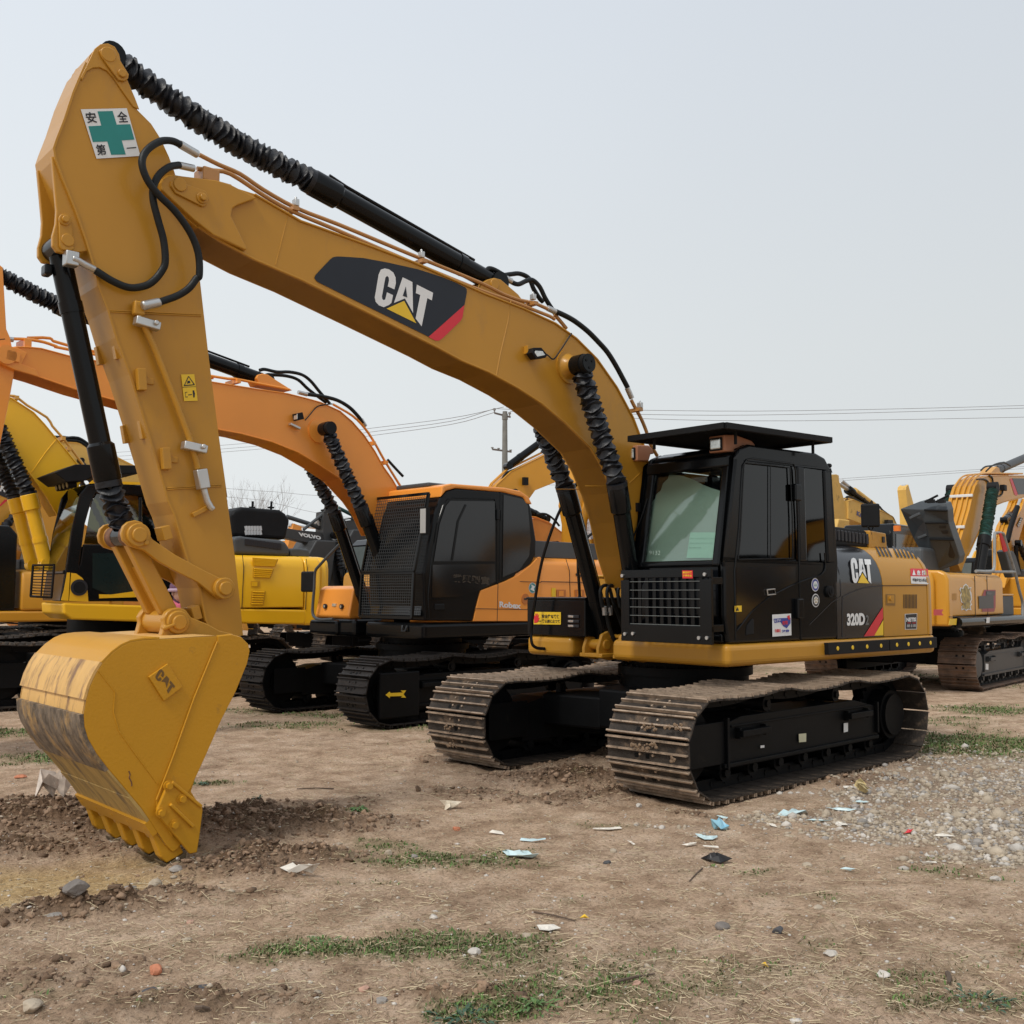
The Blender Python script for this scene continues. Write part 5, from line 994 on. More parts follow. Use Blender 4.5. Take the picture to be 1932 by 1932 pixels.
    b = MB(); b.ycyl(Cc[0], Cc[2], -.15, .15, .05, 0); b.build('bucket_pin', [RUST], bkt)
    # side cutters with bolts
    for s in (1, -1):
        b = MB(); f = lambda y: s*y
        b.prism(U.XZ('z3', [(822,1432),(840,1428),(985,1548),(988,1570),(972,1700),(960,1775),(925,1782),(880,1725),(770,1595),(765,1565)], .63), s*.612, s*.642)
        b.bar(tuple(np.array(U.P('z3', 832, 1540, 1, .65))*[1,s,1]), tuple(np.array(U.P('z3', 945, 1650, 1, .65))*[1,s,1]), .03, .02); b.bar(tuple(np.array(U.P('z3', 840, 1432, 1, .645))*[1,s,1]), tuple(np.array(U.P('z3', 985, 1552, 1, .645))*[1,s,1]), .02, .02)
        sc_ = b.build('side_cutter', [CYB], bkt, bevel=.006)
        for q in ((825,1450),(890,1515),(788,1582),(852,1642)):
            p = U.P('z3', *q, 1, .65); c = MB(); c.ycyl(p[0], p[2], s*.64, s*.650, .030, 0, 20); c.ycyl(p[0], p[2], s*.648, s*.672, .020, 0, 6); c.build('bolt', [CYB], sc_)
    # lip and teeth
    for i in range(5):
        yt = .54-i*.27; b = MB(); b.prism(U.XZ('z3', [(700,1600),(745,1590),(868,1738),(885,1772),(800,1822),(772,1792),(735,1690)], .54), yt-.045, yt+.045, 0)
        b.prism(U.XZ('z3', [(705,1655),(722,1648),(738,1672),(722,1680)], .56), yt-.02, yt+.02, 0)
        p = U.P('z3', 852, 1800, 1, .54); tt = b.build('tooth_adapter', [CYB], bkt, bevel=.012)
        b = MB(); b.prism(U.XZ('z3', [(895,1762),(888,1815),(862,1852),(830,1862),(775,1828),(770,1812),(805,1826)], .54), yt-.055, yt+.055, 0); b.ycyl(p[0], p[2], yt-.058, yt+.058, .013, 1, 10); b.build('tooth', [mat('worn_tooth', (.13,.10,.06), .5, metal=.5, vary=.3, vs=20), CHR], bkt, bevel=.012)
# ================================================================== the machines behind
def side(root, nm, F, k, pts, y, y2, m, bevel=.01, segs=2):
    b = MB(); b.prism(F.XZ(k, pts, y), y2, y); return b.build(nm, m if isinstance(m, list) else [m], root, bevel=bevel, segs=segs)
def sheet(root, nm, F, k, pts, y, m, off=.004, th=.004):
    s = 1 if off > 0 else -1
    return flat([(p[0], p[1]+off, p[2]) for p in F.Y(k, pts, y)], [m], nm, root, (0, s, 0), th)
def lines(root, nm, F, k, lst, y, r, m, part=True):
    b = MB()
    for pts in lst: b.tube(F.Y(k, pts, y), r, 0, 6)
    return b.build(nm, [m], root)
def orange_machine():
    F = Fr((-1.011,-5.345,0), .0072); root = empty('excavator', (-1.011,-5.345,0), .0072)
    tag(root, 'orange excavator with black cab and mesh window guard, just behind the front one', 'excavator')
    for s in (1, -1): crawler(root, s, 2.31, .60, 2.10, .385, 46, [TRKD, TRKD, UNDER], UNDER, 2, seed=30+s)
    carbody(root, 2.31, .6, UNDER)
    tf = [o for o in root.children if o.name.startswith('track_frame')][0]
    b = MB(); b.box((1.52, 1.155+.24, .40), (.62, .06, .56), 0); gp_ = b.build('track_guard', [UNDER], tf, bevel=.02)
    flat([(p[0], p[1], p[2]) for p in F.Y('z7', [(1222,893),(1250,870),(1255,880),(1340,876),(1325,862),(1362,862),(1345,888),(1362,912),(1328,910),(1338,900),(1252,903),(1250,915)], 1.43)], [YEL], 'arrow_sticker', gp_)
    b = MB(); b.prism([(1.05,1.3),(-2.5,1.3),(-2.75,.6),(-2.8,0),(-2.75,-.6),(-2.5,-1.3),(1.05,-1.3),(1.05,-.6),(.7,-.6),(.7,.05),(1.05,.05)], 1.05, 1.26, ax='z'); dk = b.build('deck', [BLK], root, bevel=.05, segs=3)
    p = F.P('z4', 1132, 1650, 0, 1.05); b = MB(); b.tube([(1.06,p[1]-.05,p[2]+.03),(1.085,p[1]-.03,p[2]-.04),(1.085,p[1]+.03,p[2]-.04),(1.06,p[1]+.05,p[2]+.03)], .012, 0, 6); b.build('tow_eye', [GRY], dk)
    # cab
    cabp = [(1245,1610),(1240,1480),(1235,1340),(1262,1180),(1300,1000),(1335,905),(1365,868),(1420,852),(1690,872),(1800,895),(1835,920),(1850,960),(1880,1150),(1878,1235),(1850,1285),(1780,1345),(1700,1385),(1562,1437),(1535,1540),(1520,1610)]
    c = side(root, 'cab', F, 'z4', cabp, 1.3, .14, BLK, .03, 3)
    side(c, 'roof', F, 'z4', [(1100,890),(1345,838),(1395,826),(1700,850),(1790,868),(1835,900),(1858,945),(1822,940),(1805,905),(1690,875),(1420,852),(1365,868),(1335,905),(1280,880)][1:-1], 1.315, .13, ORG, .02)
    b = MB(); p0, p1 = F.P('z4', 1130, 865, 1, .6), F.P('z4', 1390, 830, 1, .9); b.box((.25, .6, 3.08), (.9, .7, .06)); b.build('roof_hatch', [GRY], c, bevel=.02)
    sheet(c, 'door_window', F, 'z4', [(1292,1270),(1325,1060),(1360,955),(1385,925),(1640,928),(1642,1270)], 1.3, DARKBR)
    sheet(c, 'window_divider', F, 'z4', [(1390,1265),(1425,1040),(1470,945),(1480,948),(1436,1042),(1402,1265)], 1.306, BLK)
    sheet(c, 'lower_door_glass', F, 'z4', [(1282,1475),(1285,1290),(1640,1285),(1645,1385),(1540,1440),(1420,1475)], 1.3, DARKBR)
    sheet(c, 'rear_side_window', F, 'z4', [(1685,1360),(1690,890),(1800,915),(1828,950),(1845,1150),(1835,1240),(1780,1320)], 1.3, DARKBR)
    lines(c, 'door_frame', F, 'z4', [[(1270,1600),(1262,1470),(1280,1270),(1310,1070),(1345,955),(1375,915),(1410,908),(1640,915),(1655,1000),(1655,1400)], [(1675,875),(1672,1380)], [(1262,1485),(1420,1480),(1560,1430)]], 1.302, .009, BLK)
    b = MB(); p = F.P('z4', 1325, 1530, 1, 1.3); b.box((p[0], 1.305, p[2]), (.16,.02,.08)); b.build('door_handle', [BLKM], c, bevel=.03)
    b = MB(); p = F.P('z4', 1658, 1005, 1, 1.31); b.box((p[0], 1.31, p[2]), (.05,.04,.14)); b.build('door_hinge', [BLK], c, bevel=.01)
    b = MB(); word(b, '業興製實', F, 'z4', (1400,1340), (1612,1358), (1400,1388), 1, 1.309, 0, .03); b.build('glass_lettering', [mat('dull_bronze', (.035,.024,.014), .4)], c)
    # front glass and mesh guard
    def fg(u, v, up=True):     # plane of the guard
        T, B = ((.96, 2.92), (1.19, 1.92)) if up else ((1.19, 1.90), (1.22, 1.33)); y = 1.27-u*1.10
        return (T[0]+(B[0]-T[0])*v, y, T[1]+(B[1]-T[1])*v)
    b = MB(); b.add([(.80,1.24,2.86),(.80,.18,2.86),(1.06,.18,1.36),(1.06,1.24,1.36)], [(0,1,2,3)]); b.build('windshield', [DARKBR], c)
    for upf in (True, False):
        b = MB(); nv = 24 if upf else 16; nh = 26
        for i in range(1, nh): b.tube([fg(i/nh, 0, upf), fg(i/nh, 1, upf)], .0035, 1, 4, False)
        for i in range(1, nv): b.tube([fg(0, i/nv, upf), fg(1, i/nv, upf)], .0035, 1, 4, False)
        for q0, q1 in (((0,0),(1,0)), ((1,0),(1,1)), ((1,1),(0,1)), ((0,1),(0,0))): b.bar(fg(*q0, upf), fg(*q1, upf), .03, .035, 0)
        b.build('window_guard', [BLK, mat('mesh_wire', (.035,.038,.04), .5)], c)
    b = MB(); p = F.P('z4', 1243, 1040, 0, 1.12); b.box(tuple(p), (.06,.13,.34), 0); b.box((p[0]+.032,p[1],p[2]), (.004,.11,.31), 1); b.build('side_mirror', [BLKM, CHR], c, bevel=.03, segs=3)
    # body
    b = MB(); sec = [(1.3,1.26),(1.3,1.95),(1.27,2.07),(1.18,2.14),(1.05,2.16)]; b.prism(sec+[(-y, z) for y, z in sec[::-1]], -2.55, -.55, 0, 'x', True); b.prism([(y*.9, z) for y, z in sec+[(-y, z) for y, z in sec[::-1]]], -2.8, -2.55, 0, 'x', True); bd = b.build('body', [ORG], root, bevel=.03)
    q = [(1520,1612),(1535,1540),(1562,1437),(1700,1385),(1780,1345),(1850,1287),(1890,1245),(1905,1245),(1905,1612)]
    side(root, 'side_skirt', F, 'z4', q, 1.308, 1.25, ORG, .008)
    lines(bd, 'panel_seam', F, 'z4', [[(1660,1400),(1655,1612)], [(1525,1540),(1835,1545)], [(1785,1385),(1905,1390)]], 1.309, .004, INK)
    lines(bd, 'panel_seam', F, 'z5', [[(165,925),(178,1000),(178,1160)], [(330,935),(350,1000),(355,1160)], [(0,1060),(430,1068)]], 1.303, .005, INK)
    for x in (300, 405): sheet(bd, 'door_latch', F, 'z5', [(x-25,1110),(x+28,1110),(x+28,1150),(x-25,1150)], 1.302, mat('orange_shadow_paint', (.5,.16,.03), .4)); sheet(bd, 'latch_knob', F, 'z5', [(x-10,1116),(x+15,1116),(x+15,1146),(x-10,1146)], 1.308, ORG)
    sheet(bd, 'yellow_sticker', F, 'z5', [(247,1100),(270,1100),(270,1150),(247,1150)], 1.302, YEL)
    b = MB(); p = F.P('z5', 138, 1100, 1, 1.305); b.disc(p[0], p[2], 1.311, .075, 0, 26); b.disc(p[0], p[2], 1.313, .068, 1, 26); b.quad([(p[0]+.03,1.315,p[2]+.05),(p[0]-.05,1.315,p[2]+.02),(p[0]-.02,1.315,p[2]-.01),(p[0]-.04,1.315,p[2]-.05),(p[0]+.05,1.315,p[2]-.02),(p[0]+.015,1.315,p[2]+.012)], 0); b.build('round_sticker', [WHT, mat('teal', (.06,.25,.26), .5)], bd)
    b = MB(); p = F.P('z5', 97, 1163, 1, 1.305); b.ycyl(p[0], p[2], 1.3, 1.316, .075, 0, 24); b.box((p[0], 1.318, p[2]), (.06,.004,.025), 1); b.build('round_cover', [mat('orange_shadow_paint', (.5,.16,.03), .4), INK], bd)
    b = MB(); word(b, 'Robex', F, 'z4', (1667,1498), (1790,1508), (1667,1532), 1, 1.311, 0, .04); b.build('model_lettering', [WHT], bd)
    b = MB()
    for i in range(3): b.quad(F.Y('z5', [(385+i*18,1020+i*14),(432,985+i*14),(432,995+i*14),(390+i*18,1035+i*14)], 1.307), 0)
    b.build('stripe_decal', [INK], bd)
    b = MB(); b.box((-1.75, .75, 2.27), (1.5, .8, .24)); b.tube([(-2.0,1.1,2.30),(-2.25,1.15,2.26)], .02, 1, 6); b.build('hood', [GRY, CHR], root, bevel=.05, segs=3)
    # tool box with lamps, black lower bumper
    b = MB(); b.prism([(.95,1.28),(.98,1.32),(.90,1.70),(.82,1.74),(-.1,1.74),(-.1,1.28)], -1.25, -.42); tb = b.build('tool_box', [ORG], root, bevel=.03, segs=3)
    b = MB()
    for y in (-1.0, -.60): b.cyl((.96,y,1.45), (.99,y,1.45), .035, 0, 14); b.cyl((.988,y,1.45), (.994,y,1.45), .02, 1, 10)
    b.box((.95,-.80,1.47), (.03,.09,.04), 1); b.build('front_lamp', [INK, LENS], tb)
    b = MB(); b.prism([(1.0,-1.27),(1.0,-.25),(.5,-.25),(-.3,-1.27)], 1.04, 1.285, ax='z'); b.build('bumper', [BLK], root, bevel=.06, segs=3)
    b = MB(); X = 1.08; pts = [(780,1150),(720,1210),(645,1290),(617,1330),(612,1420),(605,1500),(603,1560),(615,1590),(650,1603),(720,1600)]; b.tube(sm([tuple(F.P('z4', x, y, 0, X)) for x, y in pts], 3), .021, 0, 8); st = b.build('mirror_stay', [GRY], root)
    a, d_ = F.P('z4', 542, 1328, 0, X), F.P('z4', 608, 1445, 0, X); b = MB(); b.box((X, (a[1]+d_[1])/2, (a[2]+d_[2])/2), (.05, abs(a[1]-d_[1]), abs(a[2]-d_[2])), 0); b.build('mirror', [BLKM], st, bevel=.03, segs=3)
    # boom, stick
    tp = F.XZ('fl', [(-60,230),(-20,160),(40,145),(130,140),(260,140),(380,152),(640,222)], .2)+F.XZ('z4', [(40,245),(290,285),(460,310),(560,335),(650,360),(760,410),(830,470),(900,550),(960,640),(1010,730),(1060,800),(1100,870),(1130,960),(1140,1100)], .2)
    bt = F.XZ('fl', [(-60,280),(0,290),(130,355),(350,420),(710,542)], .2)+F.XZ('z4', [(75,522),(200,545),(370,590),(520,650),(640,720),(760,800),(870,920),(930,1005),(980,1120)], .2)
    b = MB(); b.prism(tp+bt[::-1], -.19, .19); b.strip(tp[3:-1], -.205, .205, .014); b.strip(bt[2:][::-1], -.205, .205, .014); bm_ = b.build('boom', [ORG], root, bevel=.006)
    side(bm_, 'boom_tip_plate', F, 'fl', [(-70,210),(-30,150),(60,140),(160,150),(250,200),(200,300),(330,350),(360,420),(300,400),(130,350),(0,290),(-60,270)], .222, .19, ORG, .006)
    b = MB(); p = F.P('fl', 60, 215, 1, .23); b.ycyl(p[0], p[2], .22, .245, .10, 0, 28); p2 = F.P('fl', 180, 245, 1, .23); b.bar((p[0],.235,p[2]), (p2[0],.235,p2[2]), .02, .10); b.build('boom_tip_pin', [ORG], bm_)
    b = MB(); p = F.P('z4', 640, 525, 1, .2); b.ycyl(p[0], p[2], .19, .208, .16, 0, 36); b.build('cylinder_boss', [ORG], bm_)
    b = MB()
    for Ls, y in (([('fl',120,70),('fl',250,75),('fl',400,100),('fl',520,140),('fl',640,170),('z4',35,215),('z4',160,230),('z4',290,255),('z4',470,290)], .12), ([('fl',250,62),('fl',460,65),('fl',640,135),('z4',35,225)], .05), ([('z4',720,375),('z4',830,440),('z4',900,510),('z4',960,600),('z4',1010,690),('z4',1115,860)], .12)): b.tube(sm([tuple(F.P(k, x, yy, 1, y)) for k, x, yy in Ls], 3), .017, 0, 8)
    p = F.P('fl', 240, 130, 1, .12); b.box((p[0],.05,p[2]), (.07,.26,.12))
    for q in ((170,235), (940,590), (1010,700)): p = F.P('z4', *q, 1, .12); b.box((p[0],.03,p[2]-.02), (.05,.30,.05))
    b.build('boom_pipe', [ORG], bm_)
    b = MB()
    for Ls, y, r in (([('z4',300,180),('z4',330,175),('z4',400,190),('z4',470,190),('z4',540,205),('z4',590,240),('z4',640,300),('z4',700,370)], .04, .022), ([('z4',350,205),('z4',450,212),('z4',520,235),('z4',580,290),('z4',680,365)], -.04, .022), ([('z4',560,315),('z4',650,328),('z4',740,350),('z4',810,390),('z4',860,440),('z4',890,480)], .12, .026), ([('z4',1030,690),('z4',1080,745),('z4',1118,785)], -.1, .02), ([('fl',-40,80),('fl',40,75)], .14, .022)):
        b.tube(sm([tuple(F.P(k, x, yy, 1, y)) for k, x, yy in Ls], 4), r, 0, 8)
    b.build('boom_hose', [HOSE], bm_)
    b = MB(); 
    for q0, q1 in ((('z4',520,305),('z4',570,318)), (('z4',880,460),('z4',905,500)), (('fl',40,70),('fl',120,78))): b.tube([F.P(*q0, 1, .12), F.P(*q1, 1, .12)], .028, 0, 8)
    b.build('hose_fitting', [CHR], bm_)
    b = MB(); p = F.P('z4', 520, 445, 1, .27); b.box(tuple(p), (.10,.10,.09), 0, Matrix.Rotation(.3, 3, 'Y')); q = F.P('z4', 515, 440, 1, .30); b.box((p[0]+.05,p[1]+.02,p[2]-.01), (.01,.08,.07), 1); p = F.P('z4', 500, 500, 1, .23); b.box((p[0],.23,p[2]), (.15,.06,.03), 2, Matrix.Rotation(-.3, 3, 'Y')); b.build('boom_lamp', [BLKM, LENS, CHR], bm_, bevel=.006)
    b = MB(); b.tube(sm(F.Y('z4', [(560,465),(590,430),(620,395),(650,380),(715,372)], .21), 4), .008, 0, 6); b.build('lamp_cable', [HOSE], bm_)
    e = F.P('D', -40, 502, 1, 0); ram(root, 'stick_cylinder', tuple(F.P('z4', 330, 240, 1, 0)), tuple(F.P('fl', 520, 0, 1, 0) if False else F.P('D', 112, 578, 1, 0)), tuple(e), .085, boot=.10, folds=20, seed=41, crush=.05)
    side(bm_, 'cylinder_ear', F, 'z4', [(282,225),(292,205),(320,198),(350,205),(395,235),(490,295),(300,262)], .12, -.12, ORG, .01)
    t_ = F.P('z4', 690, 512, 1, .40)
    for s, g_, f_ in ((1, F.P('z4', 880, 965, 1, .37), F.P('z4', 1000, 1280, 1, .37)), (-1, F.P('z4', 728, 995, 1, -.37), F.P('z4', 925, 1590, 1, -.37))):
        ft = F.P('z4', 925, 1590, 1, -.37); pc = ram(root, 'boom_cylinder', (ft[0], s*.37, ft[2]), (g_[0], s*.37, g_[2]), (t_[0], s*.37, t_[2]), .078, boot=.10, folds=19, seed=50+s, crush=.3, capy=.07, capr=.09)
        b = MB(); b.ycyl(t_[0], t_[2], s*.28, s*.48, .083, 0, 26); b.build('pin_cap', [BLKM], pc)
    b = MB(); tipx, tipz = F.P('fl', 60, 215, 1, .1)[::2]
    ri = F.XZ('fl', [(60,-20),(95,60),(110,140),(125,250),(133,372),(100,560),(60,760),(0,1050)], .16); d = Vector((ri[-1][0]-ri[-3][0], ri[-1][1]-ri[-3][1])).normalized(); ex = (ri[-1][0]+d.x*1.3, ri[-1][1]+d.y*1.3)
    hd = [(ri[0][0]+.06, ri[0][1]+.65)]; le = [(ex[0]+.42, ex[1]-.02), (tipx+.85, tipz-.5), (tipx+.62, tipz+.5), (ri[0][0]+.25, ri[0][1]+.75)]
    b.prism(hd+ri+[ex]+le, -.16, .16); stk = b.build('stick', [ORG], root, bevel=.008)
    # bucket, out of frame to the left: shell and teeth
    b = MB(); bx, bz = ex; pr = [(bx+.05,bz+.1),(bx+.55,bz+.05),(bx+.75,bz-.3),(bx+.6,bz-.8),(bx+.2,bz-1.15)]; b.prism(pr+[(bx-.0,bz-.6)], -.55, .55); b.build('bucket', [ORG], root, bevel=.02)
    return root
def yellow_machine():
    o = (1.265,-10.47,0); F = Fr(o, -.1); root = empty('excavator', o, -.1); D_ = -.46
    tag(root, 'bright lemon yellow excavator behind the front bucket, its engine hood raised', 'excavator')
    for s in (1, -1): crawler(root, s, 2.6, .60, 2.5, .43, 48, [TRK, TRK, UNDER], UNDER, 1, seed=60+s)
    carbody(root, 2.6, .6, UNDER, .5)
    b = MB(); b.cyl((0,0,.7), (0,0,1.25), .7, 0, 30); b.build('turntable', [UNDER], root)
    Y = 1.5
    dk = side(root, 'deck', F, 'fl2', [(315,800),(330,900),(470,960),(1170,975),(1400,975),(1700,972),(2610,1000),(2610,870),(1170,830),(480,800)][:3]+[(1170,972)], Y, -Y, YL3) if False else None
    fr = F.XZ('fl2', [(540,812),(548,905),(620,955),(1170,972)], Y); re_ = F.XZ('m3', [(860,1448),(880,1390),(870,1312),(290,1302)], Y)
    b = MB(); b.prism(fr+re_, .30, Y); dk = b.build('deck', [YL3], root, bevel=.03, segs=3); b = MB(); b.prism([(-.3,1.12),(-.3,1.4),(re_[2][0],1.36),(re_[0][0],1.11)], -Y, .299); b.build('deck_rear', [YL3], root, bevel=.02)
    # cab, built on the outline of its near side
    y0, y1 = .45, 1.47; X = lambda pts: F.XZ('l8', pts, y1)
    pil = [(505,1297),(545,1060),(592,720),(665,410),(722,338),(800,328),(800,400),(760,470),(706,660),(660,1000),(645,1062),(600,1062),(578,1297)]
    b = MB()
    for a_, c_ in ((y1-.05, y1), (y0, y0+.05)):
        b.prism(X(pil), a_, c_); b.prism(X([(578,1297),(600,1062),(645,1062),(664,990),(690,828),(1520,850),(1520,1310)]), a_, c_); b.prism(X([(800,328),(1500,350),(1500,440),(840,408),(800,400)]), a_, c_); b.prism(X([(1150,440),(1180,440),(1180,850),(1150,850)]), a_, c_); b.prism(X([(1460,440),(1520,440),(1520,850),(1460,850)]), a_, c_)
    pt = X([(722,338),(1500,350),(592,720),(545,1060),(505,1297),(1520,1310)]); r0, r1 = pt[0], pt[1]
    b.prism([(r0[0]+.02,r0[1]-.05),(r0[0]-.12,r0[1]+.05),(r1[0],r1[1]+.02),(r1[0],r1[1]-.05)], y0+.051, y1-.051); b.box((pt[5][0], (y0+y1)/2, 2.3), (.05, y1-y0-.102, 1.6)); b.box((.3, (y0+y1)/2, 1.54), (1.6, y1-y0-.102, .06)); b.bar((pt[3][0], y0+.05, pt[3][1]), (pt[3][0], y1-.05, pt[3][1]), .05, .06)
    b.box((.1, .95, 2.0), (.5,.5,.12)); b.box((-.15,.95,2.35), (.12,.5,.7)); c = b.build('cab', [BLK], root, bevel=.02)
    g = MB(); g.prism([pt[3], pt[2], pt[0], (pt[0][0]-.008, pt[0][1]), (pt[2][0]-.008, pt[2][1]), (pt[3][0]-.008, pt[3][1])], y0+.06, y1-.06); g.build('windshield', [glass('hazy_glass', (.35,.42,.36), .12, .04)], c)
    g = MB(); g.prism([pt[4], pt[3], (pt[3][0]-.01, pt[3][1]), (pt[4][0]-.01, pt[4][1])], y0+.06, y1-.06); g.build('lower_glass', [DARKBR], c)
    g = MB(); g.prism(X([(700,826),(765,480),(805,412),(1148,430),(1148,838)]), y1-.03, y1-.02); g.build('door_window', [glass('olive_glass', (.22,.22,.08), .10, .04)], c)
    g = MB(); g.prism(X([(1182,445),(1458,445),(1458,845),(1182,845)]), y1-.03, y1-.02); g.build('rear_side_window', [GDM], c)
    sheet(c, 'lower_door_glass', F, 'l8', [(765,905),(1150,900),(1150,1240),(900,1250),(765,1190)], y1, mat('green_black_glass', (.012,.022,.022), .08, coat=.3))
    sheet(c, 'corner_panel', F, 'fl2', [(590,795),(608,555),(650,560),(705,600),(745,680),(755,800)], 1.48, YL3); b = MB(); p = F.P('fl2', 677, 680, 1, 1.49); b.ycyl(p[0], p[2], 1.48, 1.503, .12, 0, 28); b.ycyl(p[0], p[2], 1.50, 1.508, .085, 1, 28); b.build('speaker_grille', [INK, BLKM], c)
    sheet(c, 'front_corner_panel', F, 'fl2', [(520,790),(545,700),(572,552),(598,552),(584,795)], 1.474, YL3)
    sheet(c, 'trim_strip', F, 'fl2', [(845,738),(950,740),(1200,705),(1300,700),(1300,735),(1180,762),(848,772)], 1.478, YL3); sheet(c, 'roof_trim', F, 'l8', [(730,330),(765,300),(1480,330),(1480,350),(780,325)], 1.474, YL3)
    b = MB(); b.prism(F.XZ('fl', [(490,1300),(530,1282),(680,1225),(1300,1235),(1300,1300),(850,1330),(770,1372),(600,1385),(575,1365)], 1.4), y0, y1); v = b.build('sun_visor', [BLKM], c, bevel=.01)
    b = MB()
    for i in range(4): yy = .72+i*.19; p = F.P('fl', 650, 1392, 1, 1.4); b.cyl((p[0]-.10,yy,p[2]+.0), (p[0]+.02,yy,p[2]-.02), .055, 0, 12); b.cyl((p[0]+.02,yy,p[2]-.02), (p[0]+.03,yy,p[2]-.022), .043, 1, 12)
    b.build('visor_lamp', [BLKM, mat('brass_lens', (.35,.27,.12), .3, metal=.5)], v)
    # small grille guard at front
    b = MB(); q = [F.P('fl2', x, y, 1, yy_) for x, y, yy_ in ((283,490,.95),(465,487,1.4),(440,765,1.4),(262,755,.95))]
    for p0, p1 in zip(q, q[1:]+q[:1]): b.tube([p0, p1], .018, 0, 8)
    for i in range(1, 11): t = i/11; b.tube([q[0]+(q[3]-q[0])*t, q[1]+(q[2]-q[1])*t], .008, 0, 5)
    b.tube([(q[0]+q[1])/2, (q[2]+q[3])/2], .012, 0, 6); b.build('front_guard', [BLK], c)
    # body and tail
    top = F.XZ('m3', [(150,798),(300,802),(880,843)], Y); zt = .5*(top[0][1]+top[-1][1])
    b = MB(); sec = [(1.5,1.40),(1.5,2.05),(1.46,2.17),(1.38,zt),(1.2,zt+.02)]; full = sec+[(-y, z) for y, z in sec[::-1]]
    b.prism(full, -2.63, -1.0, 0, 'x', True); bd = b.build('body', [YL3], root, bevel=.015)
    b = MB(); f2 = [(y, z if z > 1.5 else 1.1) for y, z in full]
    for x0, x1, s in ((-2.645,-2.95,1.),(-2.95,-3.10,.96),(-3.10,-3.22,.85)): b.prism([(y*s, z) for y, z in f2], x1, x0, 0, 'x', True)
    b.build('counterweight', [YL3], root, bevel=.04, segs=3)
    for pts in ([(382,832),(618,848),(592,915),(385,908)], [(388,930),(578,940),(548,1022),(385,1015)], [(375,1137),(502,1140),(482,1270),(365,1268)]):
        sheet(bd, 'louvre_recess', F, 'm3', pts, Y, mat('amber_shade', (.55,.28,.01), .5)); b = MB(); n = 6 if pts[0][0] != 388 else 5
        for i in range(n): t = (i+.5)/n; a = (pts[0][0]+(pts[3][0]-pts[0][0])*t+8, pts[0][1]+(pts[3][1]-pts[0][1])*t); e = (pts[1][0]+(pts[2][0]-pts[1][0])*t-8, pts[1][1]+(pts[2][1]-pts[1][1])*t); b.tube(F.Y('m3', [a, e], Y+.01), .013, 0, 6)
        b.build('louvre', [YL3], bd)
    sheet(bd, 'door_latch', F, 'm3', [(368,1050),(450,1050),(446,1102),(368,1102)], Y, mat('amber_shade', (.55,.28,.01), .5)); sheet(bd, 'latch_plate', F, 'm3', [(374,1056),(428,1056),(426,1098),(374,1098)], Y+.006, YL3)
    lines(bd, 'panel_seam', F, 'm3', [[(290,800),(303,930),(285,1300)], [(875,845),(885,930),(868,1310)]], Y+.003, .006, INK)
    # hood, raised
    side(root, 'hood', F, 'm3', [(210,800),(212,650),(280,635),(330,645),(640,672),(690,690),(722,745),(726,822)], 1.25, .1, GRY, .05, 3)
    b = MB()
    for i in range(9): p = F.P('m3', 332+i*37, 692+i*5, 1, 1.255); b.box((p[0],1.255,p[2]), (.075,.01,.11))
    b.build('hood_slots', [INK], root.children[-1], bevel=.01)
    side(root, 'raised_hood', F, 'm3', [(205,640),(190,440),(215,400),(290,368),(640,395),(690,430),(732,490),(690,670),(520,660)], .7, .1, BLKM, .06, 3)
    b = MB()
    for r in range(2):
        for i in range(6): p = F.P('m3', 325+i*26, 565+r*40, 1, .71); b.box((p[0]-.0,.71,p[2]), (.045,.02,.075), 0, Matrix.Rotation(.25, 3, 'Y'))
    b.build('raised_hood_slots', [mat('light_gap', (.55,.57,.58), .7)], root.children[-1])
    b = MB()
    for x in (380, 552): p = F.P('m3', x, 365, 1, .45); b.tube([tuple(p-np.array([0,0,.1])), (p[0]-.01,p[1],p[2]+.09)], .022, 0, 6); b.box((p[0],p[1],p[2]-.02), (.1,.06,.03))
    b.build('hood_catch', [BLKM], root.children[-2])
    side(root, 'battery_cover', F, 'm3', [(725,825),(730,750),(800,745),(900,760),(912,800),(905,838)], 1.2, .5, GRY, .03)
    # boom, cylinders, stick
    tp = F.XZ('fl', [(-500,500),(-200,560),(0,585),(100,608),(200,670),(310,742),(410,850),(530,995),(640,1130),(720,1230),(760,1330)], .22); bt = F.XZ('fl', [(-500,640),(-250,720),(-60,850),(40,1000),(150,1150),(300,1350),(420,1520),(520,1690),(640,1640)], .22)
    b = MB(); b.prism(tp+bt[::-1], -.22, .22); b.strip(tp, -.24, .24, .016); b.strip(bt[::-1], -.24, .24, .016); bm_ = b.build('boom', [YL3], root, bevel=.006)
    b = MB(); 
    for y, o_ in ((.15, 0), (.08, 8)): b.tube(sm(F.Y('fl', [(-100,560),(100,592),(150,602),(250,680),(430,790),(480,870),(560,960),(640,1060),(700,1140),(765,1225)], y), 2), .02, 0, 7)
    for q in ((150,612),(575,985),(630,1080)): p = F.P('fl', *q, 1, .15); b.box((p[0],.05,p[2]), (.06,.3,.06))
    b.build('boom_pipe', [mat('pale_orange_pipe', (.62,.33,.06), .4)], bm_)
    lines(bm_, 'weld_seam', F, 'fl', [[(515,995),(420,1110),(280,1310)]], .222, .008, YL3); b = MB()
    for o_ in (0, 28): b.tube(sm(F.Y('fl', [(600,985+o_*.6),(660,975+o_),(730,985+o_),(800,1030+o_),(850,1080+o_)], .0), 3), .024, 0, 8)
    b.build('boom_hose', [HOSE], bm_)
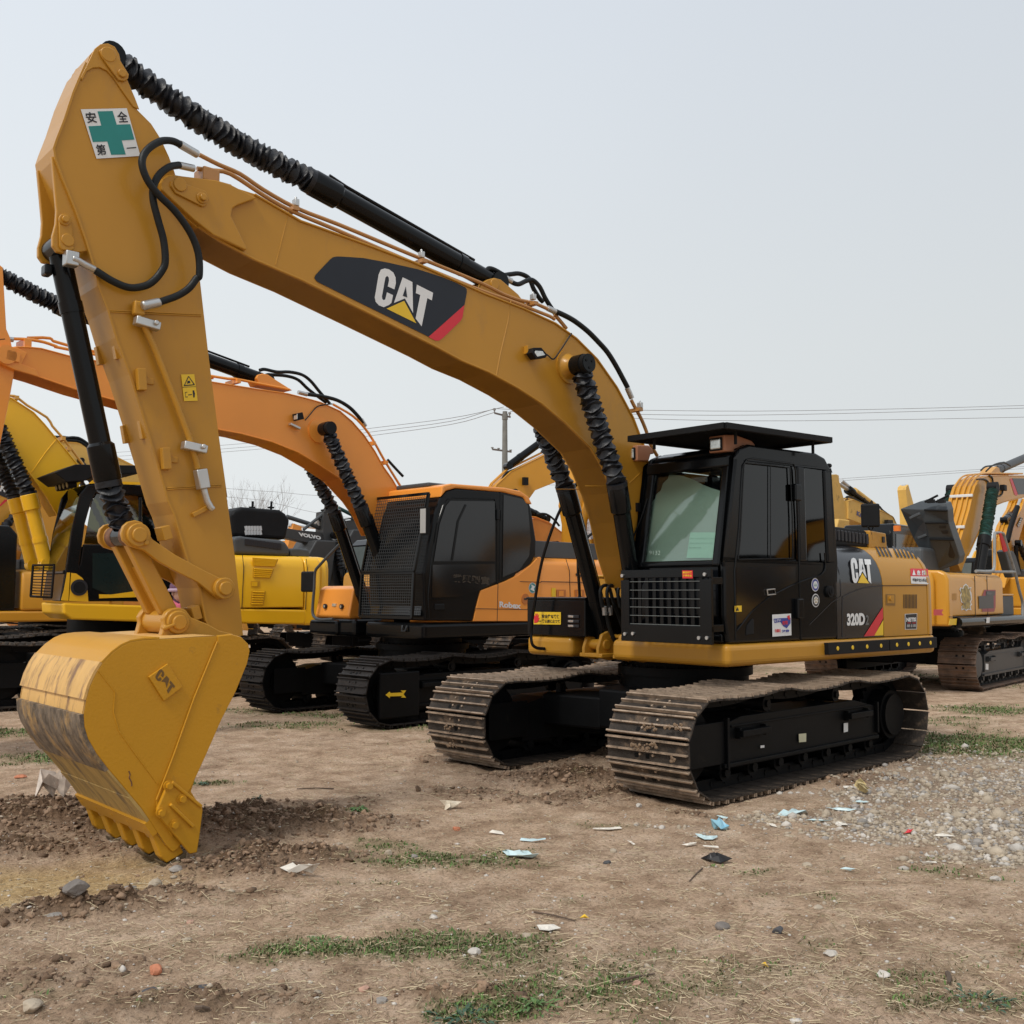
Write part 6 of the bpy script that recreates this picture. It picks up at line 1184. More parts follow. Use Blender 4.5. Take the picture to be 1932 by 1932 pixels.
    for s in (1, -1):
        e = F.P('fl', -30, 820, 1, .40); gl = F.P('fl', 262, 1490, 1, .40); f_ = F.P('fl2', 395, 480, 1, .40); k = 0 if s > 0 else 1
        ram(root, 'boom_cylinder', (f_[0], s*.40, f_[2]), (gl[0], s*.40, gl[2]), (e[0], s*.40, e[2]), .105, boot=.125, folds=18, seed=70+s, cm=YL3, capr=.1, crush=.25, hosep=False)
    e = F.P('fl', -450, 400, 1, 0); b = MB(); tx, tz = tp[0]; b.prism([(tx-.25,tz+.5),(tx+.2,tz+.7),(tx+.55,tz-.2),(tx+.75,.9),(tx+.45,.8),(tx-.15,tz-.5)], -.18, .18); b.build('stick', [YL3], root, bevel=.01)
    b = MB(); bx, bz = tx+.6, .85; b.prism([(bx-.2,bz+.1),(bx+.3,bz+.1),(bx+.45,bz-.3),(bx+.2,.05),(bx-.1,.02)], -.6, .6); b.build('bucket', [YL3], root, bevel=.02)
    return root
def right_machine():
    o = (-11.16,-2.63,0); a = math.pi+.1; F = Fr(o, a); root = empty('excavator', o, a)
    tag(root, 'amber yellow excavator at the right edge, facing away, its grey hood standing open', 'excavator')
    for s in (-1, 1): crawler(root, s, 2.4, .62, 2.15, .40, 46, [TRKR, TRKR, UNDER], VGR if s < 0 else UNDER, 1, seed=80+s)
    tr_ = root.children[0]; sheet(tr_, 'white_tag', F, 'z6', [(1292,1555),(1312,1557),(1312,1600),(1292,1598)], -1.43, WHT, -.004)
    carbody(root, 2.4, .6, UNDER); Y = -1.4
    b = MB(); b.prism([(-.0,1.4),(-2.9,1.4),(-3.1,.8),(-3.15,0),(-3.1,-.8),(-2.9,-1.4),(.0,-1.4),(.85,-1.35),(.85,-.6),(.5,-.6),(.5,0),(.95,0),(.95,1.4)], 1.08, 1.26, ax='z'); b.build('deck', [UNDER], root, bevel=.04, segs=3)
    b = MB(); b.tube([F.P('rt', 235, 1762, 1, Y-.04), F.P('rt', 870, 1728, 1, Y-.04)], .085, 0, 12); sr = b.build('side_rail', [BLK], root)
    sheet(sr, 'arrow_plate', F, 'rt', [(160,1725),(228,1722),(222,1785),(148,1785)], Y-.05, YEL, -.004); sheet(sr, 'white_band', F, 'rt', [(525,1712),(553,1710),(550,1765),(521,1766)], Y-.13, WHT, -.004)
    def hull(m_, n_, x0, x1, zb, s=1.): 
        sec = [(1.4,zb),(1.4,1.85),(1.37,1.94),(1.28,1.99),(1.1,2.0)]; b = MB(); b.prism([(y*s, z) for y, z in sec+[(-y, z) for y, z in sec[::-1]]], x0, x1, 0, 'x', True); return b.build(n_, [m_], root, bevel=.03, segs=3)
    xf = F.P('rt', 690, 1500, 1, Y)[0]; xs = F.P('rt', 148, 1500, 1, Y)[0]
    hull(YL8, 'body', xs, xf, 1.27); bd = root.children[-1]
    b = MB(); sec = [(1.4,1.12),(1.4,1.87),(1.36,1.97),(1.25,2.02),(1.0,2.03)]
    for x0, x1, s in ((xs-.01,-2.85,1.005),(-2.85,-3.05,.97),(-3.05,-3.18,.86),(-3.18,-3.26,.7)): b.prism([(y*s, z) for y, z in sec+[(-y, z) for y, z in sec[::-1]]], x1, x0, 0, 'x', True)
    cw_ = b.build('counterweight', [YL8], root, bevel=.04, segs=3)
    sheet(cw_, 'red_arrow', F, 'rt', [(0,1632),(95,1632),(78,1662),(96,1692),(0,1690)], Y-.01, RED, -.004)
    lines(bd, 'panel_seam', F, 'rt', [[(408,1300),(415,1705)], [(528,1300),(538,1705)], [(155,1705),(690,1705)]], Y-.002, .007, INK)
    sheet(bd, 'door_latch', F, 'rt', [(178,1475),(225,1475),(225,1540),(178,1540)], Y, mat('amber_shade2', (.42,.2,.02), .5), -.004)
    # gold dragon-like curl on a white ground, kept as a plain gilded shape
    dr = [(318,1378),(338,1395),(345,1420),(372,1410),(360,1445),(372,1470),(378,1530),(366,1560),(378,1585),(362,1600),(372,1640),(345,1632),(320,1648),(300,1630),(275,1640),(276,1600),(298,1575),(270,1560),(262,1500),(270,1470),(256,1440),(262,1415),(290,1420),(296,1395)]
    sheet(bd, 'sticker_ground', F, 'rt', dr, Y, WHT, -.004)
    c0 = (320, 1515); sheet(bd, 'gilded_curl', F, 'rt', [(c0[0]+(x-c0[0])*.80+3*math.sin(i*2.3), c0[1]+(y-c0[1])*.90) for i, (x, y) in enumerate(dr)], Y-.006, mat('gilded_ink', (.33,.24,.06), .4, metal=.4, vary=.7, vs=14), -.004)
    b = MB(); f = lambda pts, o_: [(p[0], p[1]-o_, p[2]) for p in F.Y('rt', pts, Y)]
    b.quad(f([(500,1438),(612,1438),(612,1610),(596,1655),(478,1655),(478,1640),(555,1620),(590,1560),(590,1450)][:5]+[(478,1655),(478,1500)], .006), 0); b.quad(f([(515,1452),(605,1450),(602,1495),(515,1500)], .009), 1); b.quad(f([(440,1500),(588,1496),(590,1620),(445,1625)], .012), 1); b.quad(f([(520,1458),(580,1470),(560,1488),(520,1482)], .012), 2); b.build('side_decal', [mat('dark_red', (.30,.02,.035), .4), mat('slate', (.035,.035,.038), .4), mat('slate_light', (.08,.08,.09), .4)], bd)
    b = MB(); b.box((.30, -1.0, 1.42), (1.1, .7, .36)); b.box((.30, -1.0, 1.62), (1.12, .72, .04), 1); b.build('tool_box', [GRY, YL8], root, bevel=.02)
    # cab on the far side
    b = MB(); b.prism([(.95,1.25),(1.0,1.9),(.80,2.85),(.65,2.98),(-.55,2.98),(-.7,2.8),(-.7,1.25)], .35, 1.35); c = b.build('cab', [BLK], root, bevel=.05, segs=3)
    b = MB(); b.prism([(.85,1.9),(.70,2.78),(-.5,2.78),(-.55,1.9)], .342, .348); b.build('side_window', [DARKBR], c)
    # open hood panel, seen from inside edge on
    HX = lambda x, y, X_: F.P('z6', x, y, 0, X_)
    v_ = [HX(668,422,-2.15), HX(812,366,-2.2), HX(845,425,-2.42), HX(848,520,-2.38), HX(880,640,-2.25), HX(908,885,-1.95), HX(765,640,-1.95), HX(1000,378,-2.32), HX(1016,430,-2.42), HX(1022,520,-2.30), HX(1062,645,-2.12), HX(1106,770,-1.80), HX(1092,828,-1.80), HX(800,560,-2.1)]
    dv = np.array([.30, .0, .05]); n = len(v_); fs = [(0,1,2),(0,2,3),(0,3,13),(0,13,6),(13,3,4),(13,4,6),(6,4,5),(1,7,2),(7,8,2),(2,8,9,3),(3,9,10,4),(4,10,11,12,5)]; ot = [0,1,7,8,9,10,11,12,5,6]
    b = MB(); b.add([tuple(p) for p in v_]+[tuple(p+dv) for p in v_], fs+[tuple(i+n for i in ot)]+[(ot[i], ot[(i+1) % 10], ot[(i+1) % 10]+n, ot[i]+n) for i in range(10)])
    rh = b.build('raised_hood', [mat('slate_plastic', (.035,.042,.047), .45)], root, bevel=.015, segs=2)
    b = MB()
    for q_ in (((845,428,-2.44),(1016,433,-2.44)), ((850,522,-2.40),(1022,523,-2.33)), ((882,642,-2.27),(1062,647,-2.15))): b.tube([HX(*q_[0]), HX(*q_[1])], .018, 0, 6)
    b.build('hood_crease', [BLKM], rh)
    def hpx(x, y, off=-.012): t = (y-425)/400.; X = -2.45+t*.60; return F.P('z6', x, y, 0, X+off)
    b = MB()
    for x0, x1, y0, y1, n_ in ((930,1010,545,565,9), (945,1025,580,605,9), (925,1000,660,685,8), (930,1005,700,720,8), (945,1010,740,760,7)):
        for i in range(n_): x = x0+(x1-x0)*i/n_; p = [hpx(x, y0), hpx(x+5, y0), hpx(x+5, y1), hpx(x, y1)]; b.quad([tuple(q-np.array([.02,0,0])) for q in p])
    b.quad([tuple(hpx(x, y)-np.array([.02,0,0])) for x, y in ((1015,665),(1035,660),(1075,760),(1065,785),(1030,775),(1018,740))]); b.build('hood_slots', [INK], rh)
    b = MB()
    for pts in ([(740,490),(815,455)], [(800,635),(865,610)], [(840,760),(900,740)]): q = [hpx(x, y, -.05) for x, y in pts]; b.bar(tuple(q[0]), tuple(q[1]), .05, .05)
    b.build('hood_rib', [GRY], rh, bevel=.012)
    b = MB()
    for x in (885, 965): q = hpx(x, 375); b.box(tuple(q+[.05,0,.03]), (.08,.12,.06)); b.tube([q+[.05,.1,.02], q+[.05,-.12,.12]], .02, 0, 5)
    b.build('hood_catch', [BLKM], rh)
    b = MB(); b.prism([(-2.75,2.0),(-2.7,2.42),(-1.4,2.42),(-1.3,2.0)], -.9, .9, 0); hd = b.build('engine_bay', [GRY], root, bevel=.06, segs=3)
    b = MB(); p = F.P('cw', 1315, 1300, 1, -.6); b.cyl((p[0],-.6,p[2]-.06), (p[0],-.6,p[2]+.03), .06, 0, 14); b.build('beacon', [mat('amber_lens', (.8,.20,.02), .3)], root)
    # boom and pipes
    tp = F.XZ('rt', [(215,1150),(245,980),(290,830),(345,640),(370,520),(400,420),(450,350),(530,318),(700,316),(900,316),(1100,330),(1350,380)], -.2); bt = F.XZ('rt', [(265,1262),(330,1100),(400,950),(480,780),(560,650),(610,600),(680,572),(760,550),(900,520),(1100,500),(1350,480)], -.2)
    b = MB(); b.prism(tp+bt[::-1], -.22, .22); b.strip(tp[1:], -.235, .235, .015); b.strip(bt[1:][::-1], -.235, .235, .015); bm_ = b.build('boom', [YL8], root, bevel=.006)
    b = MB()
    for i, y in enumerate((-.16,-.06,.05,.16)):
        pts = [(x-.055 if j < 6 else x, y, z+.055 if j >= 6 else z+.02) for j, (x, z) in enumerate(tp[:10])]; pts = [(tp[j][0]-.06*(1 if j < 6 else .3), y, tp[j][1]+.06*(0.3 if j < 6 else 1)) for j in range(10)]; b.tube(sm(pts, 3), .019, 0, 8)
    b.build('boom_pipe', [YL8], bm_)
    b = MB()
    for q in ((330,535),(265,820)): p = F.P('rt', *q, 1, -.1); 
    for j in (4, 2): x, z = tp[j]; b.box((x-.07, -.03, z+.02), (.06, .46, .06))
    b.build('pipe_clamp', [WHT], bm_, bevel=.01)
    b = MB(); b.quad([(p[0], p[1]-.004, p[2]) for p in F.Y('rt', [(752,345),(775,338),(832,495),(822,510),(800,500)], -.223)], 0); b.quad([(p[0], p[1]-.004, p[2]) for p in F.Y('rt', [(778,338),(1100,345),(1100,480),(836,498)], -.223)], 1); b.build('boom_decal', [RED, mat('slate', (.035,.035,.038), .4)], bm_)
    side(bm_, 'cylinder_ear', F, 'rt', [(560,290),(610,240),(630,222),(650,235),(660,270),(700,300)], -.13, .13, YL8, .01)
    ram(root, 'stick_cylinder', tuple(F.P('rt', 620, 262, 1, 0)), tuple(F.P('rt', 1150, 30, 1, 0)), tuple(F.P('rt', 1500, -90, 1, 0)), .10, noboot=True, hosep=False, cm=VGR)
    b = MB()
    for q in ([(470,260),(510,225),(570,215),(620,205),(700,185),(760,215)], [(520,270),(580,215),(640,190),(700,180)], [(430,350),(480,345),(530,360),(550,400)], [(550,310),(580,330),(590,380)], [(620,500),(650,515),(680,490),(685,450)]): b.tube(sm(F.Y('rt', q, -.24), 3), .018, 0, 7)
    b.build('boom_hose', [HOSE], bm_)
    b = MB(); p = F.P('rt', 692, 432, 1, -.3); b.box(tuple(p), (.20,.10,.13)); b.build('boom_lamp', [BLKM], bm_, bevel=.01)
    e = F.P('rt', 588, 430, 1, -.42); g_ = F.P('rt', 508, 915, 1, -.42); f_ = F.P('rt', 455, 1235, 1, -.42); d = Vector(f_)-Vector(g_); f2 = Vector(g_)+d*2.1
    for s in (1, -1): pc = ram(root, 'boom_cylinder', (f2.x, s*f_[1], f2.z), (g_[0], s*g_[1], g_[2]), (e[0], s*e[1], e[2]), .11, boot=.13, folds=18, seed=90+s, bm=GRNB, crush=.1, cm=BLKM); b = MB(); b.ycyl(e[0], e[2], s*e[1]-.1, s*e[1]+.1, .12, 0, 22); b.build('pin_cap', [BLKM], pc)
    tx, tz = tp[-1]; b = MB(); b.prism([(tx-.3,tz+.5),(tx+.1,tz+.8),(tx+.5,tz-.3),(tx-.3,1.3),(tx-.65,1.3),(tx-.4,tz-.6)], -.17, .17); b.build('stick', [YL8], root, bevel=.01); b = MB(); b.prism([(tx-.7,1.4),(tx-.2,1.35),(tx+.1,.8),(tx-.3,.05),(tx-.6,.05)], -.6, .6); b.build('bucket', [YL8], root, bevel=.02)
    # grey access rail with a red rag
    b = MB(); pts = [(420,1255),(560,1258),(595,1235),(603,1150),(605,900),(625,878),(680,880),(700,910),(740,1050),(800,1240),(850,1450),(880,1560),(880,1690)]; b.tube(sm(F.Y('rt', pts, -1.35), 3), .028, 0, 8); b.tube(F.Y('rt', [(590,1262),(805,1262)], -1.35), .026, 0, 8); b.build('access_rail', [mat('galvanised_rail', (.28,.29,.29), .6, dirt=.55, da=.7, dc=(.08,.07,.06), ds=9)], root)
    sheet(root, 'red_rag', F, 'rt', [(640,885),(655,880),(690,960),(720,1055),(690,1065),(675,1050),(660,980)], -1.37, mat('red_cloth', (.55,.03,.03), .8), -.01, .02)
    return root
def simple_machine(nm, o, a, col, label, sc_=1., boom=None, bh=.2, stick=None, tm=TRK, cabm=None, hood=True, group=None, cab_on=True, tracks=True):
    """a whole machine of the rows farther back; boom and stick are (x, z) outlines in its own frame"""
    root = empty('excavator', o, a); tag(root, label, 'excavator', group)
    if tracks:
        for s in (1, -1): crawler(root, s, 2.4*sc_, .6, 2.15*sc_, .40*sc_, 44, [tm, tm, UNDER], UNDER, 0, seed=5)
        b = MB(); b.cyl((0,0,.5), (0,0,1.1), .7, 0, 20); b.box((0,0,.55), (1.6,1.9,.3)); b.build('carbody', [UNDER], root)
    b = MB(); b.prism([(.95,1.35),(-2.5,1.35),(-2.85,.8),(-2.9,-.8),(-2.5,-1.35),(.95,-1.35)], 1.05, 1.27, ax='z'); b.build('deck', [col], root, bevel=.04)
    b = MB(); sec = [(1.35,1.275),(1.35,1.9),(1.28,2.05),(1.1,2.1)]; full = sec+[(-y, z) for y, z in sec[::-1]]; b.prism(full, -2.55, -.75, 0, 'x', True); b.prism([(y*.9, z) for y, z in full], -2.88, -2.55, 0, 'x', True); bd = b.build('body', [col], root, bevel=.05)
    b = MB(); b.box((-1.6, .2, 2.2), (1.5, 1.3, .24)); b.build('hood', [GRY], root, bevel=.05)
    b = MB(); b.box((.3, -.95, 1.5), (1.0, .7, .45)); b.build('tool_box', [col], root, bevel=.04)
    if cab_on:
        b = MB(); b.prism([(.95,1.28),(1.0,1.9),(.78,2.82),(.62,2.97),(-.5,2.97),(-.65,2.8),(-.65,1.28)], .3, 1.32); c = b.build('cab', [cabm or BLK], root, bevel=.04)
        b = MB(); b.prism([(.85,1.95),(.68,2.8),(-.05,2.8),(-.05,1.95)], 1.322, 1.326); b.build('door_window', [DARKBR], c)
        b = MB(); b.prism([(1.01,1.92),(.80,2.78),(.79,2.78),(1.0,1.92)], .4, 1.22); b.build('windshield', [mat('sky_glass', (.10,.12,.12), .15, coat=.5)], c)
    if boom is None: boom = ([(-.1,1.8),(.3,2.6),(.9,3.4),(1.6,3.9),(2.6,4.05),(5.3,3.6)], [(5.35,3.3),(2.8,3.5),(1.9,3.3),(1.2,2.7),(.6,1.6)])
    b = MB(); b.prism(list(boom[0])+list(boom[1]), -bh, bh); b.strip(boom[0], -bh-.01, bh+.01, .015); bm_ = b.build('boom', [col], root, bevel=.006)
    b = MB(); b.tube([(x-.03, .1, z+.06) for x, z in boom[0]], .02, 0, 6); b.tube([(x-.03, 0, z+.06) for x, z in boom[0]], .02, 0, 6); b.build('boom_pipe', [col], bm_)
    tip = boom[0][-1]
    if stick is None: stick = [(tip[0]-.2,tip[1]+.6),(tip[0]+.15,tip[1]+.7),(tip[0]+.4,tip[1]-.2),(tip[0]-.15,1.4),(tip[0]-.45,1.4),(tip[0]-.35,tip[1]-.4)]
    b = MB(); b.prism(stick, -.16, .16); b.build('stick', [col], root, bevel=.008)
    sb = min(stick, key=lambda q: q[1]); b = MB(); bx, bz = sb; b.prism([(bx-.1,bz+.15),(bx+.45,bz+.15),(bx+.75,bz-.35),(bx+.55,bz-.85),(bx+.1,bz-1.2),(bx-.0,bz-.6)], -.55, .55); b.build('bucket', [col], root, bevel=.03)
    k = len(boom[0])//2; mx_, mz = boom[0][k]; 
    for s in (1, -1): ram(root, 'boom_cylinder', (.85, s*(bh+.14), 1.15), (.85+(mx_-.85)*.55, s*(bh+.14), 1.15+(mz-.5-1.15)*.55), (mx_, s*(bh+.14), mz-.5), .08, boot=.10, folds=10, seed=3, crush=.1, hosep=False)
    hd = max(stick, key=lambda q: q[1]); bk = boom[0][k]; ram(root, 'stick_cylinder', (bk[0], 0, bk[1]+.15), (bk[0]+(hd[0]-bk[0])*.55, 0, bk[1]+.15+(hd[1]-bk[1]-.2)*.55), (hd[0], 0, hd[1]-.08), .09, boot=.1, folds=12, seed=4, noboot=True, hosep=False)
    return root
def at_depth(px, py, depth):
    """point on a photo ray at a distance ahead of the camera"""
    return CAM+ray('D', px, py)*depth
def fl_origin(px, depth, dx=0., a=0.):
    """place a machine so that its swing centre stands under photo column px"""
    p = at_depth(px, 1100, depth); return (p[0]+dx*math.cos(a), p[1]+dx*math.sin(a), 0.)
# ================================================================== rows farther back, sky-line, people, litter
def pz(F, pts, y, k='D'): return F.XZ(k, pts, y)
def far_rows():
    def M_(px, depth, a): o = fl_origin(px, depth); return o, Fr(o, a)
    gcol = {'a': YL8, 'o': mat('far_orange_paint', (.70,.27,.04), .45, vary=.1), 'y': mat('far_yellow_paint', (.70,.38,.03), .45, vary=.1), 'g': VGR, 'b': YOLD}
    G1 = 'excavators parked in the rows behind'
    # beside the lemon yellow one: dark cab, orange-yellow boom
    o, F = M_(95, 26, 0.); simple_machine('m', o, 0., gcol['o'], 'orange excavator with a small dark cab at the far left edge', 1., group=G1)
    o, F = M_(-70, 21.5, -.05)
    r = simple_machine('m', o, -.05, gcol['a'], 'amber excavator at the far left whose boom carries a black decal and red stripe', 1., boom=(pz(F, [(250,1090),(180,1010),(110,960),(30,925),(-120,890),(-300,880)][::1], .2), pz(F, [(-300,960),(-120,975),(20,1010),(40,1035),(110,1070),(180,1110)], .2)), group=G1)
    b = MB(); b.quad([(p[0],p[1]+.006,p[2]) for p in F.Y('fl', [(-60,1340),(20,1360),(110,1500),(95,1545),(-60,1480)], .2)], 0); b.quad([(p[0],p[1]+.006,p[2]) for p in F.Y('fl', [(-10,1600),(5,1605),(75,1545),(40,1545)], .2)], 1)
    word(b, 'A', F, 'fl', (-5,1385), (48,1392), (-5,1468), 1, .208, 2, .06); b.build('boom_decal', [INK, RED, WHT], r)
    o, F = M_(330, 33, 0.); simple_machine('m', o, 0., gcol['b'], 'pale brown boomed excavator showing above the yellow machine\'s cab visor', 1., boom=(pz(F, [(330,960),(260,885),(200,855),(150,838),(100,835),(-60,860)], .2), pz(F, [(-60,900),(100,880),(170,895),(240,980)], .2)), group=G1, tracks=True)
    # charcoal pair with lettered arms
    for (px, dep, sx, lab, w_) in ((640, 27, 0, 'charcoal grey excavator with white lettering on its arm, left of the orange cab', 1), (752, 31, 1, 'second charcoal grey excavator, its lettered arm seen between the orange machine\'s boom cylinders', 0)):
        o, F = M_(px+60, dep, -.1)
        if w_: bo = (pz(F, [(1180,1560),(960,1020),(900,700),(860,420),(800,350),(725,370)], .2, 'vo'), pz(F, [(715,480),(715,720),(760,900),(830,1150),(900,1540)], .2, 'vo')); st = pz(F, [(700,480),(760,560),(765,930),(540,870),(130,780),(60,760),(60,640),(170,625),(300,650),(715,690)], .2, 'vo')
        else: bo = (pz(F, [(1700,1500),(1560,1000),(1400,640),(1290,520),(1180,500),(1090,510)], .2, 'vo'), pz(F, [(1090,600),(1150,700),(1300,740),(1400,900),(1500,1500)], .2, 'vo')); st = pz(F, [(1100,540),(1250,520),(1360,700),(1330,750),(1040,680),(900,640),(900,540)], .2, 'vo')
        r = simple_machine('m', o, -.1, VGR, lab, 1., boom=bo, stick=st, group=G1)
        b = MB()
        if w_: word(b, 'VOLVO', F, 'vo', (318,690), (675,752), (330,752), 1, .166, 0, .06)
        else: word(b, 'V', F, 'vo', (1222,590), (1320,605), (1245,680), 1, .166, 0, .06)
        b.build('arm_lettering', [WHT], r)
        b = MB(); 
        if w_: b.tube(F.Y('vo', [(130,440),(480,550),(710,640)], .0), .055, 0, 10); b.tube(F.Y('vo', [(400,650),(720,390)], .1), .04, 0, 8)
        else: b.tube(F.Y('vo', [(960,300),(1200,420)], .0), .055, 1, 10); b.tube(F.Y('vo', [(1000,720),(1230,500)], .1), .04, 0, 8)
        b.build('stick_cylinder', [GRY, GRNB], r)
    o, F = M_(600, 42, 0.); simple_machine('m', o, 0., gcol['y'], 'yellow excavator low behind the charcoal arm with lettering', 1., boom=(pz(F, [(640,1080),(618,1050),(590,1030),(560,1022),(530,1025),(470,1040)], .2), pz(F, [(470,1055),(530,1045),(570,1055),(600,1090)], .2)), group=G1)
    o, F = M_(760, 44, 0.); simple_machine('m', o, 0., gcol['o'], 'distant orange excavator seen through the orange machine\'s cab guard', 1., group=G1)
    # yellow boom crossing behind the orange cab roof, facing right
    a = math.pi-.35; o, F = M_(905, 24, a)
    r = simple_machine('m', o, a, gcol['a'], 'amber excavator facing right behind the orange cab, its boom rising to the right', 1., boom=(pz(F, [(905,1010),(918,950),(938,915),(965,890),(1040,853),(1100,822)], -.2), pz(F, [(1118,890),(1060,905),(1010,925),(985,960),(960,1010)], -.2)), group=G1)
    b = MB(); b.tube(F.Y('D', [(1000,882),(1030,868),(1075,845)], 0), .11, 0, 12); b.tube(sm(F.Y('D', [(945,910),(955,893),(975,885),(990,878),(1005,872)], -.1), 3), .03, 0, 6); p = F.P('D', 991, 908, 1, -.3); b.box(tuple(p), (.12,.1,.18)); b.build('boom_hose', [BLKM], r)
    # rounded boom behind the orange tail
    o, F = M_(1085, 27, 0.)
    r = simple_machine('m', o, 0., gcol['o'], 'orange excavator whose rounded boom shows over the orange machine\'s tail', 1., boom=(pz(F, [(1100,1070),(1085,1040),(1065,1010),(1040,990),(1015,980),(940,975)], .2), pz(F, [(940,1010),(1010,1025),(1040,1060)], .2)), group=G1, cab_on=False)
    b = MB(); b.tube(sm(F.Y('D', [(1012,970),(1030,970),(1045,980),(1055,992)], .1), 3), .03, 0, 6); b.build('boom_hose', [HOSE], r)
    # the one behind the front machine's boom: ribbed head, taped lamp
    a = .1; o, F = M_(1150, 21, a)
    r = simple_machine('m', o, a, gcol['a'], 'amber excavator behind the front machine\'s boom, a wrapped red lamp on its mast', 1., boom=(pz(F, [(1170,1100),(1175,1020),(1168,975),(1150,940),(1130,930),(1105,935)], .2), pz(F, [(1100,960),(1100,1000),(1115,1040),(1120,1100)], .2)), group=G1, cab_on=False)
    b = MB()
    for i in range(4): b.tube(F.Y('D', [(1116+i*8,945+i*3),(1112+i*10,1040)], .24), .025, 0, 6)
    b.build('hydraulic_pipe', [gcol['y']], r); b = MB(); b.prism(pz(F, [(1112,985),(1120,955),(1130,950),(1136,965),(1132,990),(1120,1015),(1110,1018)], .3), .25, .35, 0); b.prism(pz(F, [(1121,972),(1129,972),(1129,984),(1121,984)], .36), .35, .37, 1); b.build('wrapped_lamp', [mat('crumpled_wrap', (.35,.33,.34), .4, vary=.5, vs=20, bump=.6), RED], r)
    b = MB(); b.tube(F.Y('D', [(1143,990),(1180,1035)], .3), .05, 0, 8); b.tube(F.Y('D', [(1150,1010),(1165,1028),(1155,1050)], .3), .06, 0, 8); p = F.P('D', 1138, 1040, 1, .35); b.ycyl(p[0], p[2], .25, .4, .14, 0, 18); b.build('hose_reel', [BLKM], r)
    # scuffed machine over the front one's tail
    o, F = M_(1690, 27, .05)
    r = simple_machine('m', o, .05, YOLD, 'scuffed yellow excavator with worn blue lettering, behind the front machine\'s tail', 1., boom=(pz(F, [(1320,1290),(1290,1220),(1230,1110),(1130,1060),(950,990),(760,910),(560,830),(480,850)][::1], .2, 'cw'), pz(F, [(480,1150),(620,1200),(980,1350),(1180,1400)], .2, 'cw')), stick=pz(F, [(150,440),(180,400),(300,385),(345,405),(350,500),(400,700),(470,950),(485,1100),(470,1280),(440,1300),(230,1290),(190,900)], .2, 'cw'), group=G1)
    b = MB(); word(b, 'KOMATSU', F, 'cw', (625,1010), (1010,1205), (618,1092), 1, .205, 0, .05); b.build('boom_lettering', [mat('faded_blue', (.08,.09,.22), .6)], r)
    b = MB(); b.tube(F.Y('cw', [(350,495),(590,700)], 0), .055, 1, 10); b.tube(F.Y('cw', [(570,680),(940,960)], 0), .10, 0, 12); b.build('boom_ram', [YOLD, CHR], r)
    b = MB(); b.tube(sm(F.Y('cw', [(445,850),(450,780),(520,790),(640,840),(760,900),(900,960)], .1), 3), .03, 0, 6); b.tube(sm(F.Y('cw', [(960,940),(1010,940),(1060,1000),(1180,1090),(1240,1130),(1290,1240)], .1), 3), .025, 0, 6); p = F.P('cw', 1170, 1220, 1, .3); b.box(tuple(p), (.3,.1,.14)); b.box((p[0]-.3,p[1],p[2]-.25), (.35,.2,.35)); b.build('boom_hose', [HOSE], r)
    o, F = M_(1790, 40, 0.)
    simple_machine('m', o, 0., gcol['b'], 'yellow excavator far behind, only its boxy stick head rising beside the grey hood', 1., boom=(pz(F, [(1840,1100),(1810,1070),(1780,1050),(1760,1035),(1740,1020),(1722,1010)], .2), pz(F, [(1715,1030),(1740,1040),(1775,1060),(1800,1100)], .2)), stick=pz(F, [(1711,924),(1712,918),(1716,914),(1718,922),(1727,955),(1727,1010),(1718,1060),(1715,960)], .2), group=G1)
    # behind the right-hand machine
    a = math.pi+.1; o, F = M_(1945, 31, a)
    r = simple_machine('m', o, a, gcol['a'], 'amber excavator beyond the one at the right edge, slim arm raised behind the rail', 1., boom=(pz(F, [(700,1420),(740,1260),(735,950),(780,800),(870,640),(900,540)], -.2, 'rt'), pz(F, [(990,560),(900,760),(840,960),(810,1240)], -.2, 'rt')), stick=pz(F, [(880,540),(1000,540),(1010,1000),(960,1300),(930,1300),(920,800)], -.2, 'rt'), group=G1)
    b = MB(); b.tube(F.Y('rt', [(730,960),(760,830),(830,620)], -.3), .07, 0, 10); b.tube(F.Y('rt', [(830,620),(862,530)], -.3), .04, 1, 8); b.tube(F.Y('rt', [(815,1000),(820,1130),(845,1250)], -.3), .06, 0, 8); b.build('stick_cylinder', [BLKM, CHR], r)
    b = MB(); b.prism(pz(F, [(620,1060),(640,1045),(710,1060),(730,1100),(790,1290),(700,1320),(670,1240)], -.9, 'rt'), -1.1, -.9); b.build('raised_hood', [GRY], r, bevel=.03)
    b = MB(); b.quad([(p[0],p[1]-.01,p[2]) for p in F.Y('rt', [(822,800),(860,720),(880,735),(842,825)], -.21)], 0); word(b, 'SANY', F, 'rt', (828,800), (866,722), (842,822), 1, -.225, 1, .04, (0,-.004,0)); b.build('arm_decal', [INK, WHT], r)
    o, F = M_(1830, 55, a); simple_machine('m', o, a, gcol['y'], 'distant yellow excavator between the green bellows and the grey rail', 1., group=G1)
    for i, (x_, y_, a_) in enumerate(((-9,19,-1.6),(-15,20,-1.5),(-22,19,-1.6),(-29,21,-1.5))):   # the row facing, seen in the dark glass
        simple_machine('m', (x_, y_, 0), a_, gcol['oyab'[i]], ('orange excavator of the facing row nearest the camera', 'yellow excavator second in the facing row', 'amber excavator third in the facing row', 'scuffed yellow excavator farthest in the facing row')[i], 1., group='excavators of the facing row')
    o, F = M_(1200, 60, 0.); simple_machine('m', o, 0., gcol['o'], 'tiny distant excavator low behind the front machine\'s cylinders', 1., group=G1)
